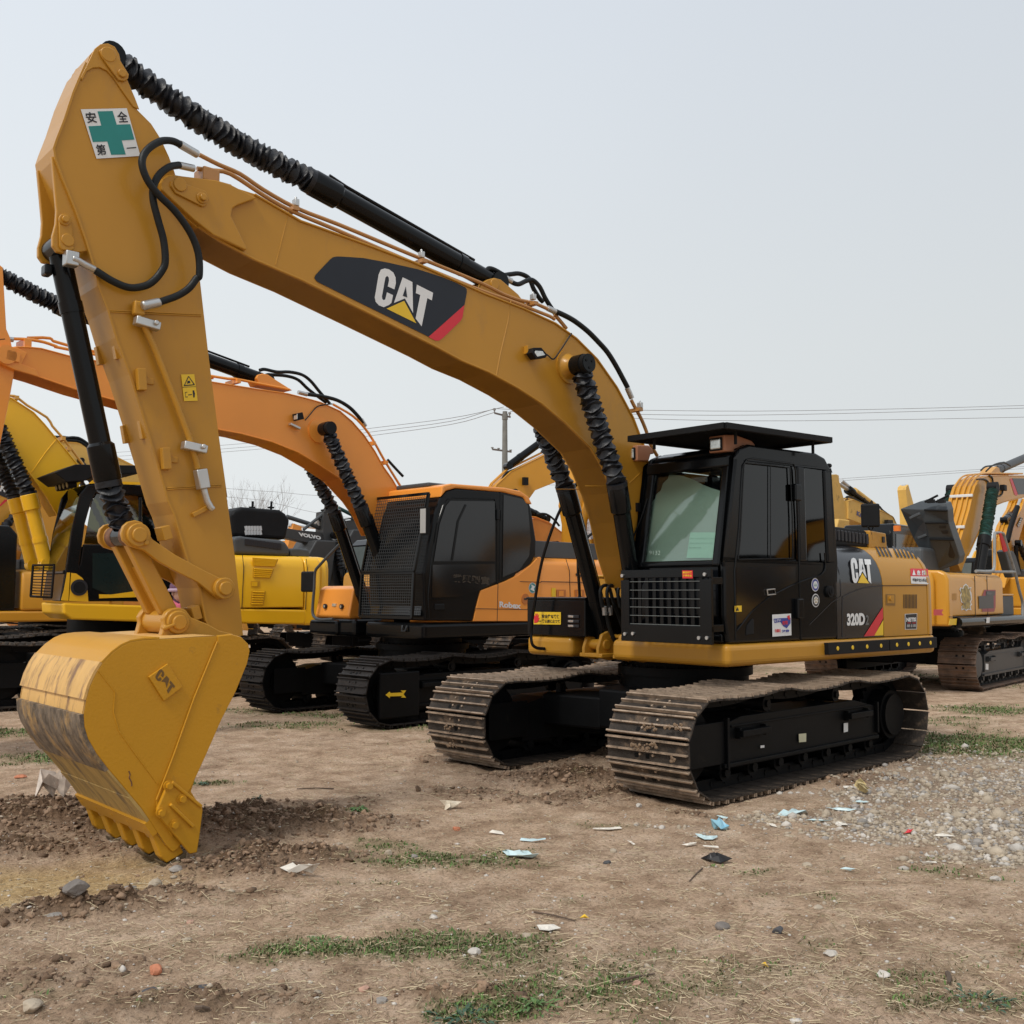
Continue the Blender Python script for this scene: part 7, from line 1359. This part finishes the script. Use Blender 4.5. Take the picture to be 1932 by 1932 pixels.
    for i, (px, dep, a_, c_, lb) in enumerate(((420, 52, 0, 'y', 'distant yellow excavator behind the raised hood of the lemon yellow one'), (250, 48, .1, 'o', 'distant orange excavator behind the lemon yellow cab'), (1480, 70, 0, 'y', 'distant yellow excavator hidden mostly by the front cab'))):
        o, F = M_(px, dep, a_); simple_machine('m', o, a_, gcol[c_], lb, 1., group=G1)
def sky_line():
    # concrete pole with two crossarms
    D = 44.; p0 = at_depth(952, 1100, D); top = at_depth(952, 772, D)
    root = empty('utility_pole', (p0[0], p0[1], 0)); tag(root, 'grey concrete power pole with two crossarms, under the front boom', 'power pole')
    b = MB(); b.tube([(0,0,-.2), (0,0,top[2])], [.19,.10], 0, 16); b.tube([(0,0,top[2]-.35), (0,0,top[2]-.1)], .125, 0, 14); b.build('pole', [mat('pole_concrete', (.20,.20,.185), .85, vary=.15)], root)
    rv = Vector((RV[0], RV[1], 0)).normalized()
    s = D/FPX
    for (x0, y0, x1, y1, ins) in ((932,775,963,783,((932,-9),(961,-9))), (928,845,965,850,((928,-4),(940,-4),(963,-4)))):
        b = MB(); z = lambda yy: at_depth(952, yy, D)[2]
        b.bar(tuple(rv*(x0-952)*s+Vector((0,0,z(y0)))), tuple(rv*(x1-952)*s+Vector((0,0,z(y1)))), .07, .07); arm_ = b.build('crossarm', [mat('rusty_arm', (.12,.10,.09), .7)], root)
        for x, dy in ins:
            t = (x-x0)/(x1-x0); c = rv*(x-952)*s+Vector((0,0,z(y0+(y1-y0)*t))); b = MB(); b.tube([tuple(c), tuple(c+Vector((0,0,-dy*s)))], .03, 0, 6); b.tube([tuple(c+Vector((0,0,-dy*s*.6))), tuple(c+Vector((0,0,-dy*s)))], .06, 0, 8); b.build('insulator', [mat('ceramic', (.25,.24,.23), .3)], arm_)
    wm = mat('wire_grey', (.22,.22,.23), .6)
    def wire(pts, lab, r=.011):
        b = MB(); b.tube(sm([tuple(at_depth(*p)) for p in pts], 4), r, 0, 5); tag(b.build('power_line', [wm]), lab, 'power line', 'overhead wires')
    wire([(955,768,44),(1215,774,45),(1500,775,47),(1932,765,50),(2300,750,54),(4200,640,75)], 'topmost of the three near wires running right from the pole')
    wire([(933,771,44),(1215,782,45),(1500,782,47),(1932,770,50),(2300,756,54),(4200,650,75)], 'middle one of the three near wires running right from the pole')
    wire([(962,776,44),(1215,790,45),(1500,794,47),(1932,787,50),(2300,776,54),(4200,690,75)], 'lowest of the three near wires running right from the pole')
    wire([(950,768,44),(850,789,48),(700,808,55),(560,826,62),(420,840,70),(100,860,90),(-200,870,110)], 'topmost of the three wires running left from the pole', .013)
    wire([(933,771,44),(850,795,48),(700,815,55),(560,833,62),(420,847,70),(100,868,90),(-200,880,110)], 'middle one of the three wires running left from the pole', .013)
    wire([(933,778,44),(850,801,48),(700,822,55),(560,840,62),(420,853,70),(100,876,90),(-200,890,110)], 'lowest of the three wires running left from the pole', .013)
    wire([(1250,925,150),(1588,903,150),(1750,892,150),(1932,880,150),(2200,862,150)], 'upper of the two faint far wires above the scuffed yellow machine', .026)
    wire([(1250,930,150),(1588,907,150),(1750,896,150),(1932,884,150),(2200,866,150)], 'lower of the two faint far wires above the scuffed yellow machine', .026)
    wire([(-100,880,150),(432,922,150),(520,928,150),(600,935,150),(760,940,150)], 'upper faint far wire crossing the bare trees', .026)
    wire([(-100,900,150),(432,938,150),(520,950,150),(600,968,150),(760,990,150)], 'lower faint far wire crossing the bare trees', .026)
    wire([(1000,914,150),(1042,915,150),(1155,916,150),(1300,914,150)], 'single far wire behind the front machine\'s boom cylinders', .026)
    # lattice pylon
    D = 150.; b0 = at_depth(1088, 1123, D); s = D/FPX; root = empty('pylon', (b0[0], b0[1], 0)); tag(root, 'faint grey lattice pylon far off between the front machine\'s boom cylinders', 'pylon')
    H_ = (1123-905)*s; b = MB(); lv = [0,.16,.31,.45,.58,.7,.81,.91,1.]; wv = [22*s*(1-.72*t) for t in lv]; dp = Vector((_f[0], _f[1], 0)).normalized()
    for i in range(len(lv)-1):
        for q in (0, 1):
            for u_ in (rv, dp):
                o2 = (dp if u_ is rv else rv)*(1 if q else -1)
                A, B = [u_*(-wv[i])+o2*wv[i]+Vector((0,0,H_*lv[i])), u_*wv[i]+o2*wv[i]+Vector((0,0,H_*lv[i]))]; C_, E_ = u_*(-wv[i+1])+o2*wv[i+1]+Vector((0,0,H_*lv[i+1])), u_*wv[i+1]+o2*wv[i+1]+Vector((0,0,H_*lv[i+1]))
                for m_, n_ in ((A, C_), (B, E_), (A, E_), (B, C_), (C_, E_)): b.tube([tuple(m_), tuple(n_)], .07, 0, 4, False)
    for z_ in (.8, .93): b.tube([tuple(rv*(-28*s)+Vector((0,0,H_*z_))), tuple(rv*(28*s)+Vector((0,0,H_*z_)))], .12, 0, 4)
    b.build('lattice', [mat('pylon_grey', (.42,.44,.46), .6)], root)
    # bare trees
    bark = mat('bare_twigs', (.23,.205,.19), .9, vary=.2)
    for i, (px, dep, hh, lab) in enumerate(((446,62,8.2,'bare leafless tree left of its twin, above the raised black hood'), (470,66,7.6,'thin bare tree between two others, above the raised black hood'), (505,60,8.0,'rightmost bare leafless tree above the raised black hood'), (395,64,7.5,'bare tree half hidden by the front machine\'s stick'))):
        p = at_depth(px, 1100, dep); rnd = random.Random(100+i); root = empty('bare_tree', (p[0], p[1], 0)); tag(root, lab, 'tree'); 
        tk = MB(); tk.tube([(0,0,-.1),(.03,0,hh*.25),(0,.03,hh*.45),(.05,0,hh*.62)], [.16,.12,.08,.04], 0, 8); tk.build('trunk', [bark], root)
        cr = MB()
        def br(p_, d_, ln, r_, k_):
            q = p_+d_*ln; m = p_+d_*ln*.5+Vector((rnd.uniform(-.05,.05), rnd.uniform(-.05,.05), .02)); cr.tube([p_, m, q], [r_, r_*.8, r_*.55], 0, 4, False)
            if k_ == 0: return
            for _ in range(rnd.choice((2,3,3))):
                dd = (d_+Vector((rnd.uniform(-.5,.5), rnd.uniform(-.5,.5), rnd.uniform(.0,.45)))).normalized(); br(q if rnd.random() < .6 else m, dd, ln*rnd.uniform(.6,.85), r_*.55, k_-1)
        for j in range(9): z_ = hh*(.16+.05*j); an = rnd.uniform(0, 6.28); br(Vector((0,0,z_)), Vector((math.cos(an)*.45, math.sin(an)*.45, 1.)).normalized(), hh*rnd.uniform(.14,.22), .035, 4)
        cr.build('crown', [bark], root)
    # low shed
    p = at_depth(690, 1100, 70); root = empty('shed', (p[0], p[1], 0), YAW+math.pi/2); tag(root, 'low distant shed with a blue-grey metal roof, seen beside the charcoal arm', 'shed')
    b = MB(); b.box((0,0,1.5), (9,6,3.)); b.build('wall', [mat('shed_wall', (.35,.36,.35), .8)], root); b = MB(); b.prism([(-3.4,3.0),(0,4.3),(3.4,3.0),(3.4,3.1),(0,4.42),(-3.4,3.1)], -4.8, 4.8, 0, 'x'); b.build('roof', [mat('shed_roof', (.20,.27,.33), .5)], root)
    # soil bank and low scrub along the yard's far edge
    b = MB(); rnd = random.Random(5)
    for k, (px0, px1, dep) in enumerate(((-900, 3200, 130),)):
        n = 160; ln = []
        for i in range(n+1): q = at_depth(px0+(px1-px0)*i/n, 1100, dep+6*math.sin(i*.3)); ln.append((q, .9+.9*abs(math.sin(i*.37)+.5*math.sin(i*1.1+2))*.5+rnd.uniform(0,.4)))
        for (q, h), (q2, h2) in zip(ln, ln[1:]):
            f3 = Vector((_f[0], _f[1], 0)); a_, c_ = Vector((q[0], q[1], -.2)), Vector((q2[0], q2[1], -.2))
            b.add([a_-f3*3, c_-f3*3, c_+Vector((0,0,h2+.2)), a_+Vector((0,0,h+.2)), a_+f3*6, c_+f3*6], [(0,1,2,3),(3,2,5,4)], 0, True)
    tag(b.build('soil_bank', [mat('bank_soil', (.22,.18,.13), .95, vary=.3, vs=.3, dirt=.5, da=.6, ds=.4, dc=(.09,.10,.06))]), kind='structure')
def person():
    P = at_depth(337, 1123, 12.2); root = empty('person', (P[0], P[1], 0), 0); tag(root, 'person in a purple knit hat, purple jacket and pink scarf standing behind the bucket link', 'person')
    ang = math.atan2(CAM[1]-P[1], CAM[0]-P[0]); root.rotation_euler.z = ang+.5
    me = bpy.data.meshes.new('body'); J = [((0,0,.93),.15),((0,0,1.12),.135),((0,0,1.30),.16),((0,0,1.42),.11),((.01,0,1.50),.055),((.02,0,1.60),.085),((.02,0,1.70),.09),
         ((0,.10,.86),.10),((.01,.11,.50),.065),((-.01,.11,.10),.045),((.09,.12,.04),.04),((0,-.10,.86),.10),((.03,-.11,.50),.065),((.01,-.11,.10),.045),((.11,-.12,.04),.04),
         ((0,.19,1.38),.065),((.03,.24,1.12),.048),((.16,.20,.95),.038),((.21,.18,.90),.03),((0,-.19,1.38),.065),((.02,-.25,1.12),.048),((.15,-.22,.96),.038),((.20,-.20,.91),.03)]
    ed = [(0,1),(1,2),(2,3),(3,4),(4,5),(5,6),(0,7),(7,8),(8,9),(9,10),(0,11),(11,12),(12,13),(13,14),(3,15),(15,16),(16,17),(17,18),(3,19),(19,20),(20,21),(21,22)]
    me.from_pydata([j[0] for j in J], ed, []); o = bpy.data.objects.new('body', me); C.objects.link(o); o.parent = root
    sk = o.modifiers.new('skin', 'SKIN'); 
    for v, (c, r) in zip(me.skin_vertices[0].data, J): v.radius = (r, r)
    me.skin_vertices[0].data[0].use_root = True; o.modifiers.new('sub', 'SUBSURF').levels = 2; o.modifiers['sub'].render_levels = 2
    me.materials.append(mat('purple_cloth', (.10,.045,.085), .85, vary=.2, vs=15))
    skin = mat('skin', (.45,.27,.19), .6)
    def ball(nm, c, r, m, sc=(1,1,1), seg=20):
        bm = bmesh.new(); bmesh.ops.create_uvsphere(bm, u_segments=seg, v_segments=12, radius=1); 
        for v in bm.verts: v.co = Vector((v.co.x*r*sc[0]+c[0], v.co.y*r*sc[1]+c[1], v.co.z*r*sc[2]+c[2]))
        q = bpy.data.meshes.new(nm); bm.to_mesh(q); bm.free(); q.materials.append(m); q.polygons.foreach_set('use_smooth', [True]*len(q.polygons)); ob = bpy.data.objects.new(nm, q); C.objects.link(ob); ob.parent = root; return ob
    ball('face', (.035,0,1.635), .098, skin, (.95,.82,1.2)); ball('nose', (.135,0,1.625), .02, skin); ball('ear', (.02,.085,1.63), .025, skin, (.6,.5,1)); ball('ear', (.02,-.085,1.63), .025, skin, (.6,.5,1))
    for s in (1,-1): ball('eye', (.118,s*.034,1.655), .011, INK, (.6,1,.7))
    ball('mouth', (.125,0,1.585), .018, mat('lip', (.35,.10,.09), .5), (.4,1.2,.4)); ball('hat', (.01,0,1.705), .115, mat('purple_knit', (.16,.08,.14), .95, vary=.3, vs=60, bump=.8), (1,.93,.85))
    b = MB(); b.tube([(.01+.115*math.cos(t), .108*math.sin(t), 1.67) for t in [i*math.pi/12 for i in range(25)]], .02, 0, 8); b.build('hat_band', [mat('lilac_knit', (.45,.33,.42), .9)], root)
    b = MB(); b.tube(sm([(.09*math.cos(t)+.01, .09*math.sin(t), 1.49+.02*math.sin(3*t)) for t in [i*math.pi/6 for i in range(13)]], 3), .045, 0, 8); b.build('scarf', [mat('pink_cloth', (.60,.13,.20), .85, vary=.3, vs=20)], root)
    for s in (1, -1):   # hands: palm, four fingers, thumb
        b = MB(); h = Vector((.21,s*.185,.885)); d = Vector((.35,0,-.93)).normalized(); b.tube([h-d*.02, h+d*.04, h+d*.08], [.026,.038,.034], 0, 8)
        for k in range(4): st = h+d*.075+Vector((0,(k-1.5)*.018,0)); l = (.055,.068,.064,.05)[k]; b.tube([st, st+d*l*.5+Vector((.006,0,0)), st+d*l+Vector((-.012,0,0))], [.0095,.0088,.007], 0, 6)
        st = h+d*.02+Vector((.02,-s*.03,0)); b.tube([st, st+Vector((.02,-s*.018,-.025)), st+Vector((.024,-s*.012,-.055))], [.012,.010,.008], 0, 6); b.build('hand', [skin], root)
def litter():
    def rock(px, py, r, m, lab, cat='stone', nm='stone', fl=.6, seed=0, emb=.3, sc=(1,1)):
        p = gp('D', px, py); z = hgt(p[0], p[1]); bm = bmesh.new(); bmesh.ops.create_icosphere(bm, subdivisions=3, radius=1); r = r*.62; rnd = np.random.default_rng(seed+int(px)); cuts = rnd.normal(size=(9,3)); cuts /= np.linalg.norm(cuts, axis=1)[:, None]; dd = rnd.uniform(.55,.9,9)
        for v in bm.verts:
            c = np.array(v.co[:])
            for n_, d_ in zip(cuts, dd):
                t = c@n_-d_
                if t > 0: c = c-n_*t
            c = c*(1+rnd.uniform(-.02,.02)); v.co = Vector((c[0]*r*sc[0], c[1]*r*sc[1], c[2]*r*fl))
        me = bpy.data.meshes.new(nm); bm.to_mesh(me); bm.free(); me.materials.append(m); o = bpy.data.objects.new(nm, me); C.objects.link(o); o.location = (p[0], p[1], z+r*fl*(1-emb*2)*.6); o.rotation_euler.z = rnd.uniform(0, 6); tag(o, lab, cat); return o
    BR = mat('broken_brick', (.52,.20,.11), .9, vary=.2, vs=20, bump=.5); PK = mat('pinkish_stone', (.45,.27,.20), .9, vary=.2, vs=20, bump=.4); DK = mat('dark_slate_stone', (.07,.07,.075), .8, vary=.2, bump=.4)
    rock(40,1467,.07,BR,'orange-red brick fragment lying left of the bucket','brick','brick_piece',.5,1,.2,(1.4,.7)); rock(293,1838,.055,BR,'orange broken brick piece in the lower left foreground','brick','brick_piece',.8,2,.2)
    rock(861,1568,.045,BR,'small reddish stone beside the grass right of the green weed','stone','stone',.8,3); rock(1201,1866,.035,PK,'small orange pebble near a dark stick in the foreground'); rock(687,1867,.04,PK,'pinkish stone low in the middle foreground'); rock(360,1743,.035,PK,'pale pink stone below the bucket, alone on bare dirt')
    rock(720,1889,.05,S1,'flat grey stone right of the pinkish one in the foreground',fl=.35); rock(1033,1775,.001,S4,'x') if False else None
    rock(995,1776,.05,S2,'rounded tan stone just left of the white card'); rock(818,1737,.045,S4,'white stone on the long green grass strip'); rock(895,1808,.05,S4,'pale round stone below the grass strip'); rock(733,1613,.05,S2,'pointed tan stone in the grass right of the dug soil',fl=.9); rock(781,1624,.042,S1,'upright grey stone in the grass beside the tan one',fl=1.1)
    rock(788,1495,.045,SC1,'dark brown clod standing upright before the far track','clod','soil_clod',1.2,5,.1); rock(1145,1626,.045,DK,'dark grey stone right of the light blue sheet'); rock(1158,1606,.05,S2,'pale tan stone just above the dark one'); rock(1205,1520,.05,S4,'white stone in front of the near track',fl=.8)
    rock(1468,1762,.05,DK,'dark pointed stone in the right foreground',fl=.9); rock(1364,1750,.065,S3,'dark broad stone left of the pointed dark one'); rock(1522,1630,.055,S2,'round yellowish stone below the gravel'); rock(1544,1718,.045,S2,'small round tan stone in the right foreground'); rock(1567,1809,.055,S4,'pale round stone low at the right'); rock(1666,1848,.05,S4,'white angular stone near the bottom right'); rock(1877,1662,.055,S4,'pale stone near the right edge below the gravel')
    rock(284,1874,.06,DK,'flat dark slate piece under the orange brick',fl=.3); rock(380,1871,.055,DK,'dark stone right of the flat slate piece',fl=.5); rock(58,1910,.075,S2,'large pale stone in the bottom left corner'); rock(332,1646,.075,S1,'grey stone touching the nearest bucket tooth',fl=.5); rock(142,1725,.11,S3,'big brownish rock on the soil ridge at left',fl=.7); rock(102,1735,.09,S1,'flat grey rock beside the big brownish one',fl=.4)
    rock(245,1689,.06,S1,'grey rock left of three in the rubble below the bucket'); rock(339,1682,.05,S4,'pale grey rock in the rubble right below the bucket'); rock(291,1684,.07,S2,'tall tan rock standing between two grey ones',fl=1.,emb=.2); rock(1487,1470+45,.001,S1,'x') if False else None
    rock(1577,1476,.07,S2,'tan stone lying on the near track\'s shoes edge'); rock(1545,1548,.06,S2,'tan stone between the torn blue strips')
    def scrap(px, py, pts, m, lab, cat, nm, lift=.01, rot=0., crump=.012, th=.0015, seed=1):
        p = gp('D', px, py); z = hgt(p[0], p[1])+lift; rnd = random.Random(seed+int(px)); pts = [(x*.78, y*.78) for x, y in pts]; n = len(pts); cx, cy = sum(q[0] for q in pts)/n, sum(q[1] for q in pts)/n; rings = [1., .66, .33]; vs = []
        for r in rings:
            for q in pts: x, y = (cx+(q[0]-cx)*r), (cy+(q[1]-cy)*r); vs.append((x*_r[0]+y*math.cos(YAW), x*_r[1]+y*math.sin(YAW), rnd.uniform(-crump*.3, crump)*(1.3 if r == 1 else 1)))
        vs.append((cx*_r[0]+cy*math.cos(YAW), cx*_r[1]+cy*math.sin(YAW), crump)); fs = []
        for k in range(2): fs += [(k*n+i, k*n+(i+1) % n, (k+1)*n+(i+1) % n, (k+1)*n+i) for i in range(n)]
        fs += [(2*n+i, 2*n+(i+1) % n, 3*n) for i in range(n)]
        me = bpy.data.meshes.new(nm); me.from_pydata(vs, [], fs); me.materials.append(m); o = bpy.data.objects.new(nm, me); C.objects.link(o); o.location = (p[0], p[1], z); so = o.modifiers.new('thick', 'SOLIDIFY'); so.thickness = th; tag(o, lab, cat); return o
    PB = mat('pale_blue_film', (.52,.66,.68), .4, vary=.15, vs=12, dirt=.62, da=.5, dc=(.35,.28,.2)); BB = mat('bright_blue_film', (.30,.58,.72), .35, vary=.15, vs=12); WP = mat('dirty_white_paper', (.68,.64,.57), .6, vary=.1, vs=14); CP = mat('cream_paper', (.62,.54,.42), .7, vary=.15, vs=14); KP = mat('black_plastic', (.02,.02,.022), .4); CL = mat('milky_plastic', (.55,.47,.40), .3, vary=.3, vs=18); 
    scrap(978,1618,[(-.13,.09),(-.10,.05),(-.02,.14),(.03,.13),(.08,.05),(.14,.0),(.16,-.08),(.03,-.07),(-.09,-.01)],PB,'torn pale blue sheet in the middle foreground','plastic scrap','plastic_scrap',crump=.03)
    scrap(1145,1567,[(-.13,-.03),(-.12,.0),(.02,.02),(.12,.04),(.14,.02),(.02,-.02)],WP,'thin white strip ahead of the near track','plastic scrap','plastic_scrap'); scrap(1003,1589,[(-.10,-.02),(-.09,.01),(.03,-.0),(.12,.04),(.12,.01),(.0,-.03)],PB,'thin pale strip behind the pale blue sheet','plastic scrap','plastic_scrap'); scrap(935,1577,[(-.06,.04),(-.03,.05),(.05,-.0),(.08,-.03),(.0,.0)],WP,'short whitish strip left of the thin pale strip','plastic scrap','plastic_scrap'); scrap(1191,1590,[(-.03,.05),(0,.05),(.03,-.05),(.01,-.05)],WP,'tiny white strip right of the thin white strip','plastic scrap','plastic_scrap')
    scrap(1358,1562,[(-.09,-.05),(-.06,.05),(0,.03),(.03,.10),(.07,.06),(.08,-.04),(.0,-.06)],BB,'crumpled bright blue plastic before the near track','plastic scrap','plastic_scrap',crump=.06); scrap(1334,1578,[(-.09,.08),(-.04,.03),(-.02,-.04),(.04,-.06),(.09,.02),(.09,-.01),(.03,-.10),(-.04,-.09),(-.08,.0)],PB,'curved pale blue plastic beside the bright blue piece','plastic scrap','plastic_scrap'); scrap(1365,1545,[(-.05,.08),(.0,.06),(.04,-.02),(.01,-.05)],PB,'small grey blue flap touching the track front','plastic scrap','plastic_scrap')
    scrap(1497,1536,[(-.17,-.03),(-.12,.06),(-.02,.07),(.03,.13),(.06,.09),(.17,.12),(.12,.0),(.0,-.08),(-.12,-.07)],PB,'largest pale blue sheet on the gravel edge','plastic scrap','plastic_scrap',crump=.035); scrap(1542,1548,[(-.11,.03),(-.04,.03),(.05,-.0),(.12,-.06),(.02,-.05),(-.08,-.0)],PB,'long blue strip just below the largest sheet','plastic scrap','plastic_scrap'); scrap(1590,1530,[(-.13,.09),(-.05,.06),(.06,.02),(.14,-.0),(.05,-.03),(-.06,.02)],PB,'long pale strip right of the largest sheet','plastic scrap','plastic_scrap'); scrap(1650,1543,[(-.07,-.02),(.0,.02),(.08,.04),(.06,.01)],WP,'thin white strip farthest right among the blue scraps','plastic scrap','plastic_scrap'); scrap(1455,1558,[(-.03,.07),(.02,.03),(.04,-.05),(.0,-.03)],WP,'small pale flake left of the largest sheet','plastic scrap','plastic_scrap'); scrap(1586,1555,[(-.05,.0),(-.02,.06),(.05,.05),(.06,-.02),(.0,-.06)],WP,'greyish flake below the long pale strip','plastic scrap','plastic_scrap')
    scrap(1600,1489,[(-.05,-.03),(-.04,.05),(.05,.05),(.06,-.03)],WP,'small white square scrap against the near track','paper scrap','paper_scrap'); o = scrap(1633,1500,[(-.03,-.07),(-.05,.02),(-.02,.07),(.03,.03),(.05,-.03),(.02,-.06)],mat('yellow_carton',(.55,.44,.22),.6,vary=.5,vs=24),'crushed yellow and white carton on the gravel','carton','carton',lift=.05,crump=.09,th=.004); o.rotation_euler = (.9,.2,.3)
    scrap(1624,1515,[(-.08,.03),(.0,.03),(.08,-.01),(.01,-.03)],PB,'blue grey sliver under the yellow carton','plastic scrap','plastic_scrap'); scrap(1315,1594,[(-.13,.0),(-.02,.03),(.0,.0),(-.08,-.02)],WP,'flat white strip left of the blue plastic','paper scrap','paper_scrap'); scrap(1337,1599,[(-.05,.01),(.08,.0),(.08,-.02),(-.04,-.01)],WP,'thin white strip below the flat one','paper scrap','paper_scrap')
    scrap(1352,1621,[(-.11,.10),(-.05,.05),(.02,.03),(.12,-.03),(.02,-.05),(-.07,-.01)],KP,'torn black plastic flap on the dirt','plastic scrap','plastic_scrap',crump=.05); scrap(1752,1632,[(-.07,-.02),(-.06,.0),(.07,.03),(.07,.01)],WP,'white strip right of centre in the right foreground','paper scrap','paper_scrap'); scrap(1600,1645,[(-.05,.03),(-.01,.03),(.05,-.02),(.02,-.03)],PB,'small pale blue chip below the gravel','plastic scrap','plastic_scrap'); scrap(1715,1571,[(-.05,.0),(.0,.03),(.05,.02),(.0,-.03)],RED,'small red scrap on the gravel','plastic scrap','plastic_scrap',crump=.02); scrap(1780,1578,[(-.08,.02),(.0,.03),(.10,-.01),(.0,-.02)],WP,'pale strip right of the red scrap','plastic scrap','plastic_scrap')
    scrap(847,1526,[(-.10,.08),(.0,.08),(.10,.03),(.13,-.03),(.0,-.02),(.02,-.11),(-.04,-.09),(-.03,.0)],CP,'folded cream paper ahead of the far track','paper scrap','paper_scrap',crump=.04); scrap(1033,1763,[(-.065,.05),(.04,.075),(.085,.03),(.01,-.035),(-.05,-.01)],WP,'small white card lying in the foreground','card','paper_card',crump=.008);
    scrap(1103,1738,[(-.03,.0),(.0,.02),(.03,.0),(.0,-.015)],YEL,'small yellow bit left of a white one','plastic scrap','plastic_scrap'); scrap(1442,1830,[(-.015,.02),(.01,.02),(.018,-.02),(-.008,-.02)],YEL,'tiny bright yellow bit low at right of centre','plastic scrap','plastic_scrap'); scrap(562,1656,[(-.14,.02),(-.05,.05),(.03,.02),(.10,.04),(.16,.0),(.12,-.04),(.02,-.02),(-.08,-.02)],WP,'pale greenish rag by the dug soil right of the bucket','rag','rag',crump=.04)
    o = scrap(112,1535,[(-.20,-.10),(-.22,.05),(-.12,.16),(-.02,.14),(.06,.10),(.18,.08),(.22,-.02),(.08,-.06),(-.02,-.03),(-.10,-.16)],CL,'crumpled milky plastic bag on the soil left of the bucket','plastic bag','plastic_bag',lift=.06,crump=.15,th=.003)
    # leafy weeds, sticks
    lf = mat('weed_leaf', (.09,.17,.05), .6, vary=.3, vs=14); lf2 = mat('weed_leaf_blue', (.05,.10,.06), .6, vary=.3, vs=14)
    def weed(px, py, n, ln, m, lab, sp=1.):
        p = gp('D', px, py); rnd = random.Random(int(px)); root = empty('weed', (p[0], p[1], hgt(p[0], p[1]))); tag(root, lab, 'weed'); b = MB()
        for i in range(n):
            an = rnd.uniform(0, 6.28); l = ln*.55*rnd.uniform(.5, 1.1); r0 = rnd.uniform(0,.03)*sp; d = Vector((math.cos(an), math.sin(an), 0)); s_ = Vector((-d.y, d.x, 0)); up = rnd.uniform(.35, 1.1); pts = []
            for t in (0,.25,.5,.75,1.): pts.append(d*(r0+l*t)+Vector((0,0,l*up*(t-.75*t*t))))
            wd = [.15,.6,1.,.7,.08]; vs = []
            for q, w_ in zip(pts, wd): k_ = l*.17*w_; vs += [q-s_*k_+Vector((0,0,k_*.4)), q, q+s_*k_+Vector((0,0,k_*.4))]
            b.add(vs, [(j*3+a, j*3+a+1, j*3+a+4, j*3+a+3) for j in range(4) for a in (0, 1)], 0, True)
        b.build('leaves', [m], root)
    weed(675,1542,46,.12,lf,'bright green leafy weed between the bucket and the tracks'); weed(486,1549,9,.10,lf2,'small dark green broad leaves on the dug soil'); weed(385,1482,24,.10,lf2,'dark green weed behind the bucket\'s side cutter'); weed(875,1925,60,.09,lf2,'dark green weed clump at the bottom edge left of centre', 4); weed(1010,1905,50,.08,lf,'green weed clump beside pale stones at the bottom centre', 4); weed(1845,1895,40,.08,lf2,'dull green weeds near the bottom right corner', 4); weed(600,1800-12,40,.06,lf,'low leafy weed at the left end of the grass strip', 4)
    stk = mat('dry_stick', (.10,.07,.05), .85)
    for px0, py0, px1, py1, r, lab in ((1155,1870,1235,1848,.007,'dark dry stick lying low right of centre'), (1008,1726,1085,1743,.005,'thin stick left of the white card'), (630,1489,560,1490,.006,'thin dark stick on the bare dirt behind the weed'), (368,1934-6,395,1925,.009,'short brown stick at the bottom left'), (1788,1845,1790,1868,.012,'stubby brown stick at the lower right'), (1325,1640-5,1300,1660,.005,'thin twig beside the black plastic flap')):
        a_, c_ = gp('D', px0, py0), gp('D', px1, py1); b = MB(); A = Vector((a_[0], a_[1], hgt(a_[0], a_[1])+r)); B = Vector((c_[0], c_[1], hgt(c_[0], c_[1])+r)); b.tube([A, A.lerp(B, .5)+Vector((.006,.008,.008)), B], [r, r*.9, r*.6], 0, 6); tag(b.build('stick', [stk]), lab, 'stick')
    b = MB(); p = gp('tr', 1105, 225, .35)
# ================================================================== build
TRACKS += [(-1.011,-5.345,.0072,2.31,.60,1.8), (1.265,-10.47,-.1,2.6,.6,2.1), (-11.16,-2.63,math.pi+.1,2.4,.62,1.85)]
ground()
main_machine(); orange_machine(); yellow_machine(); right_machine()
far_rows(); sky_line(); person(); litter()
scatter()
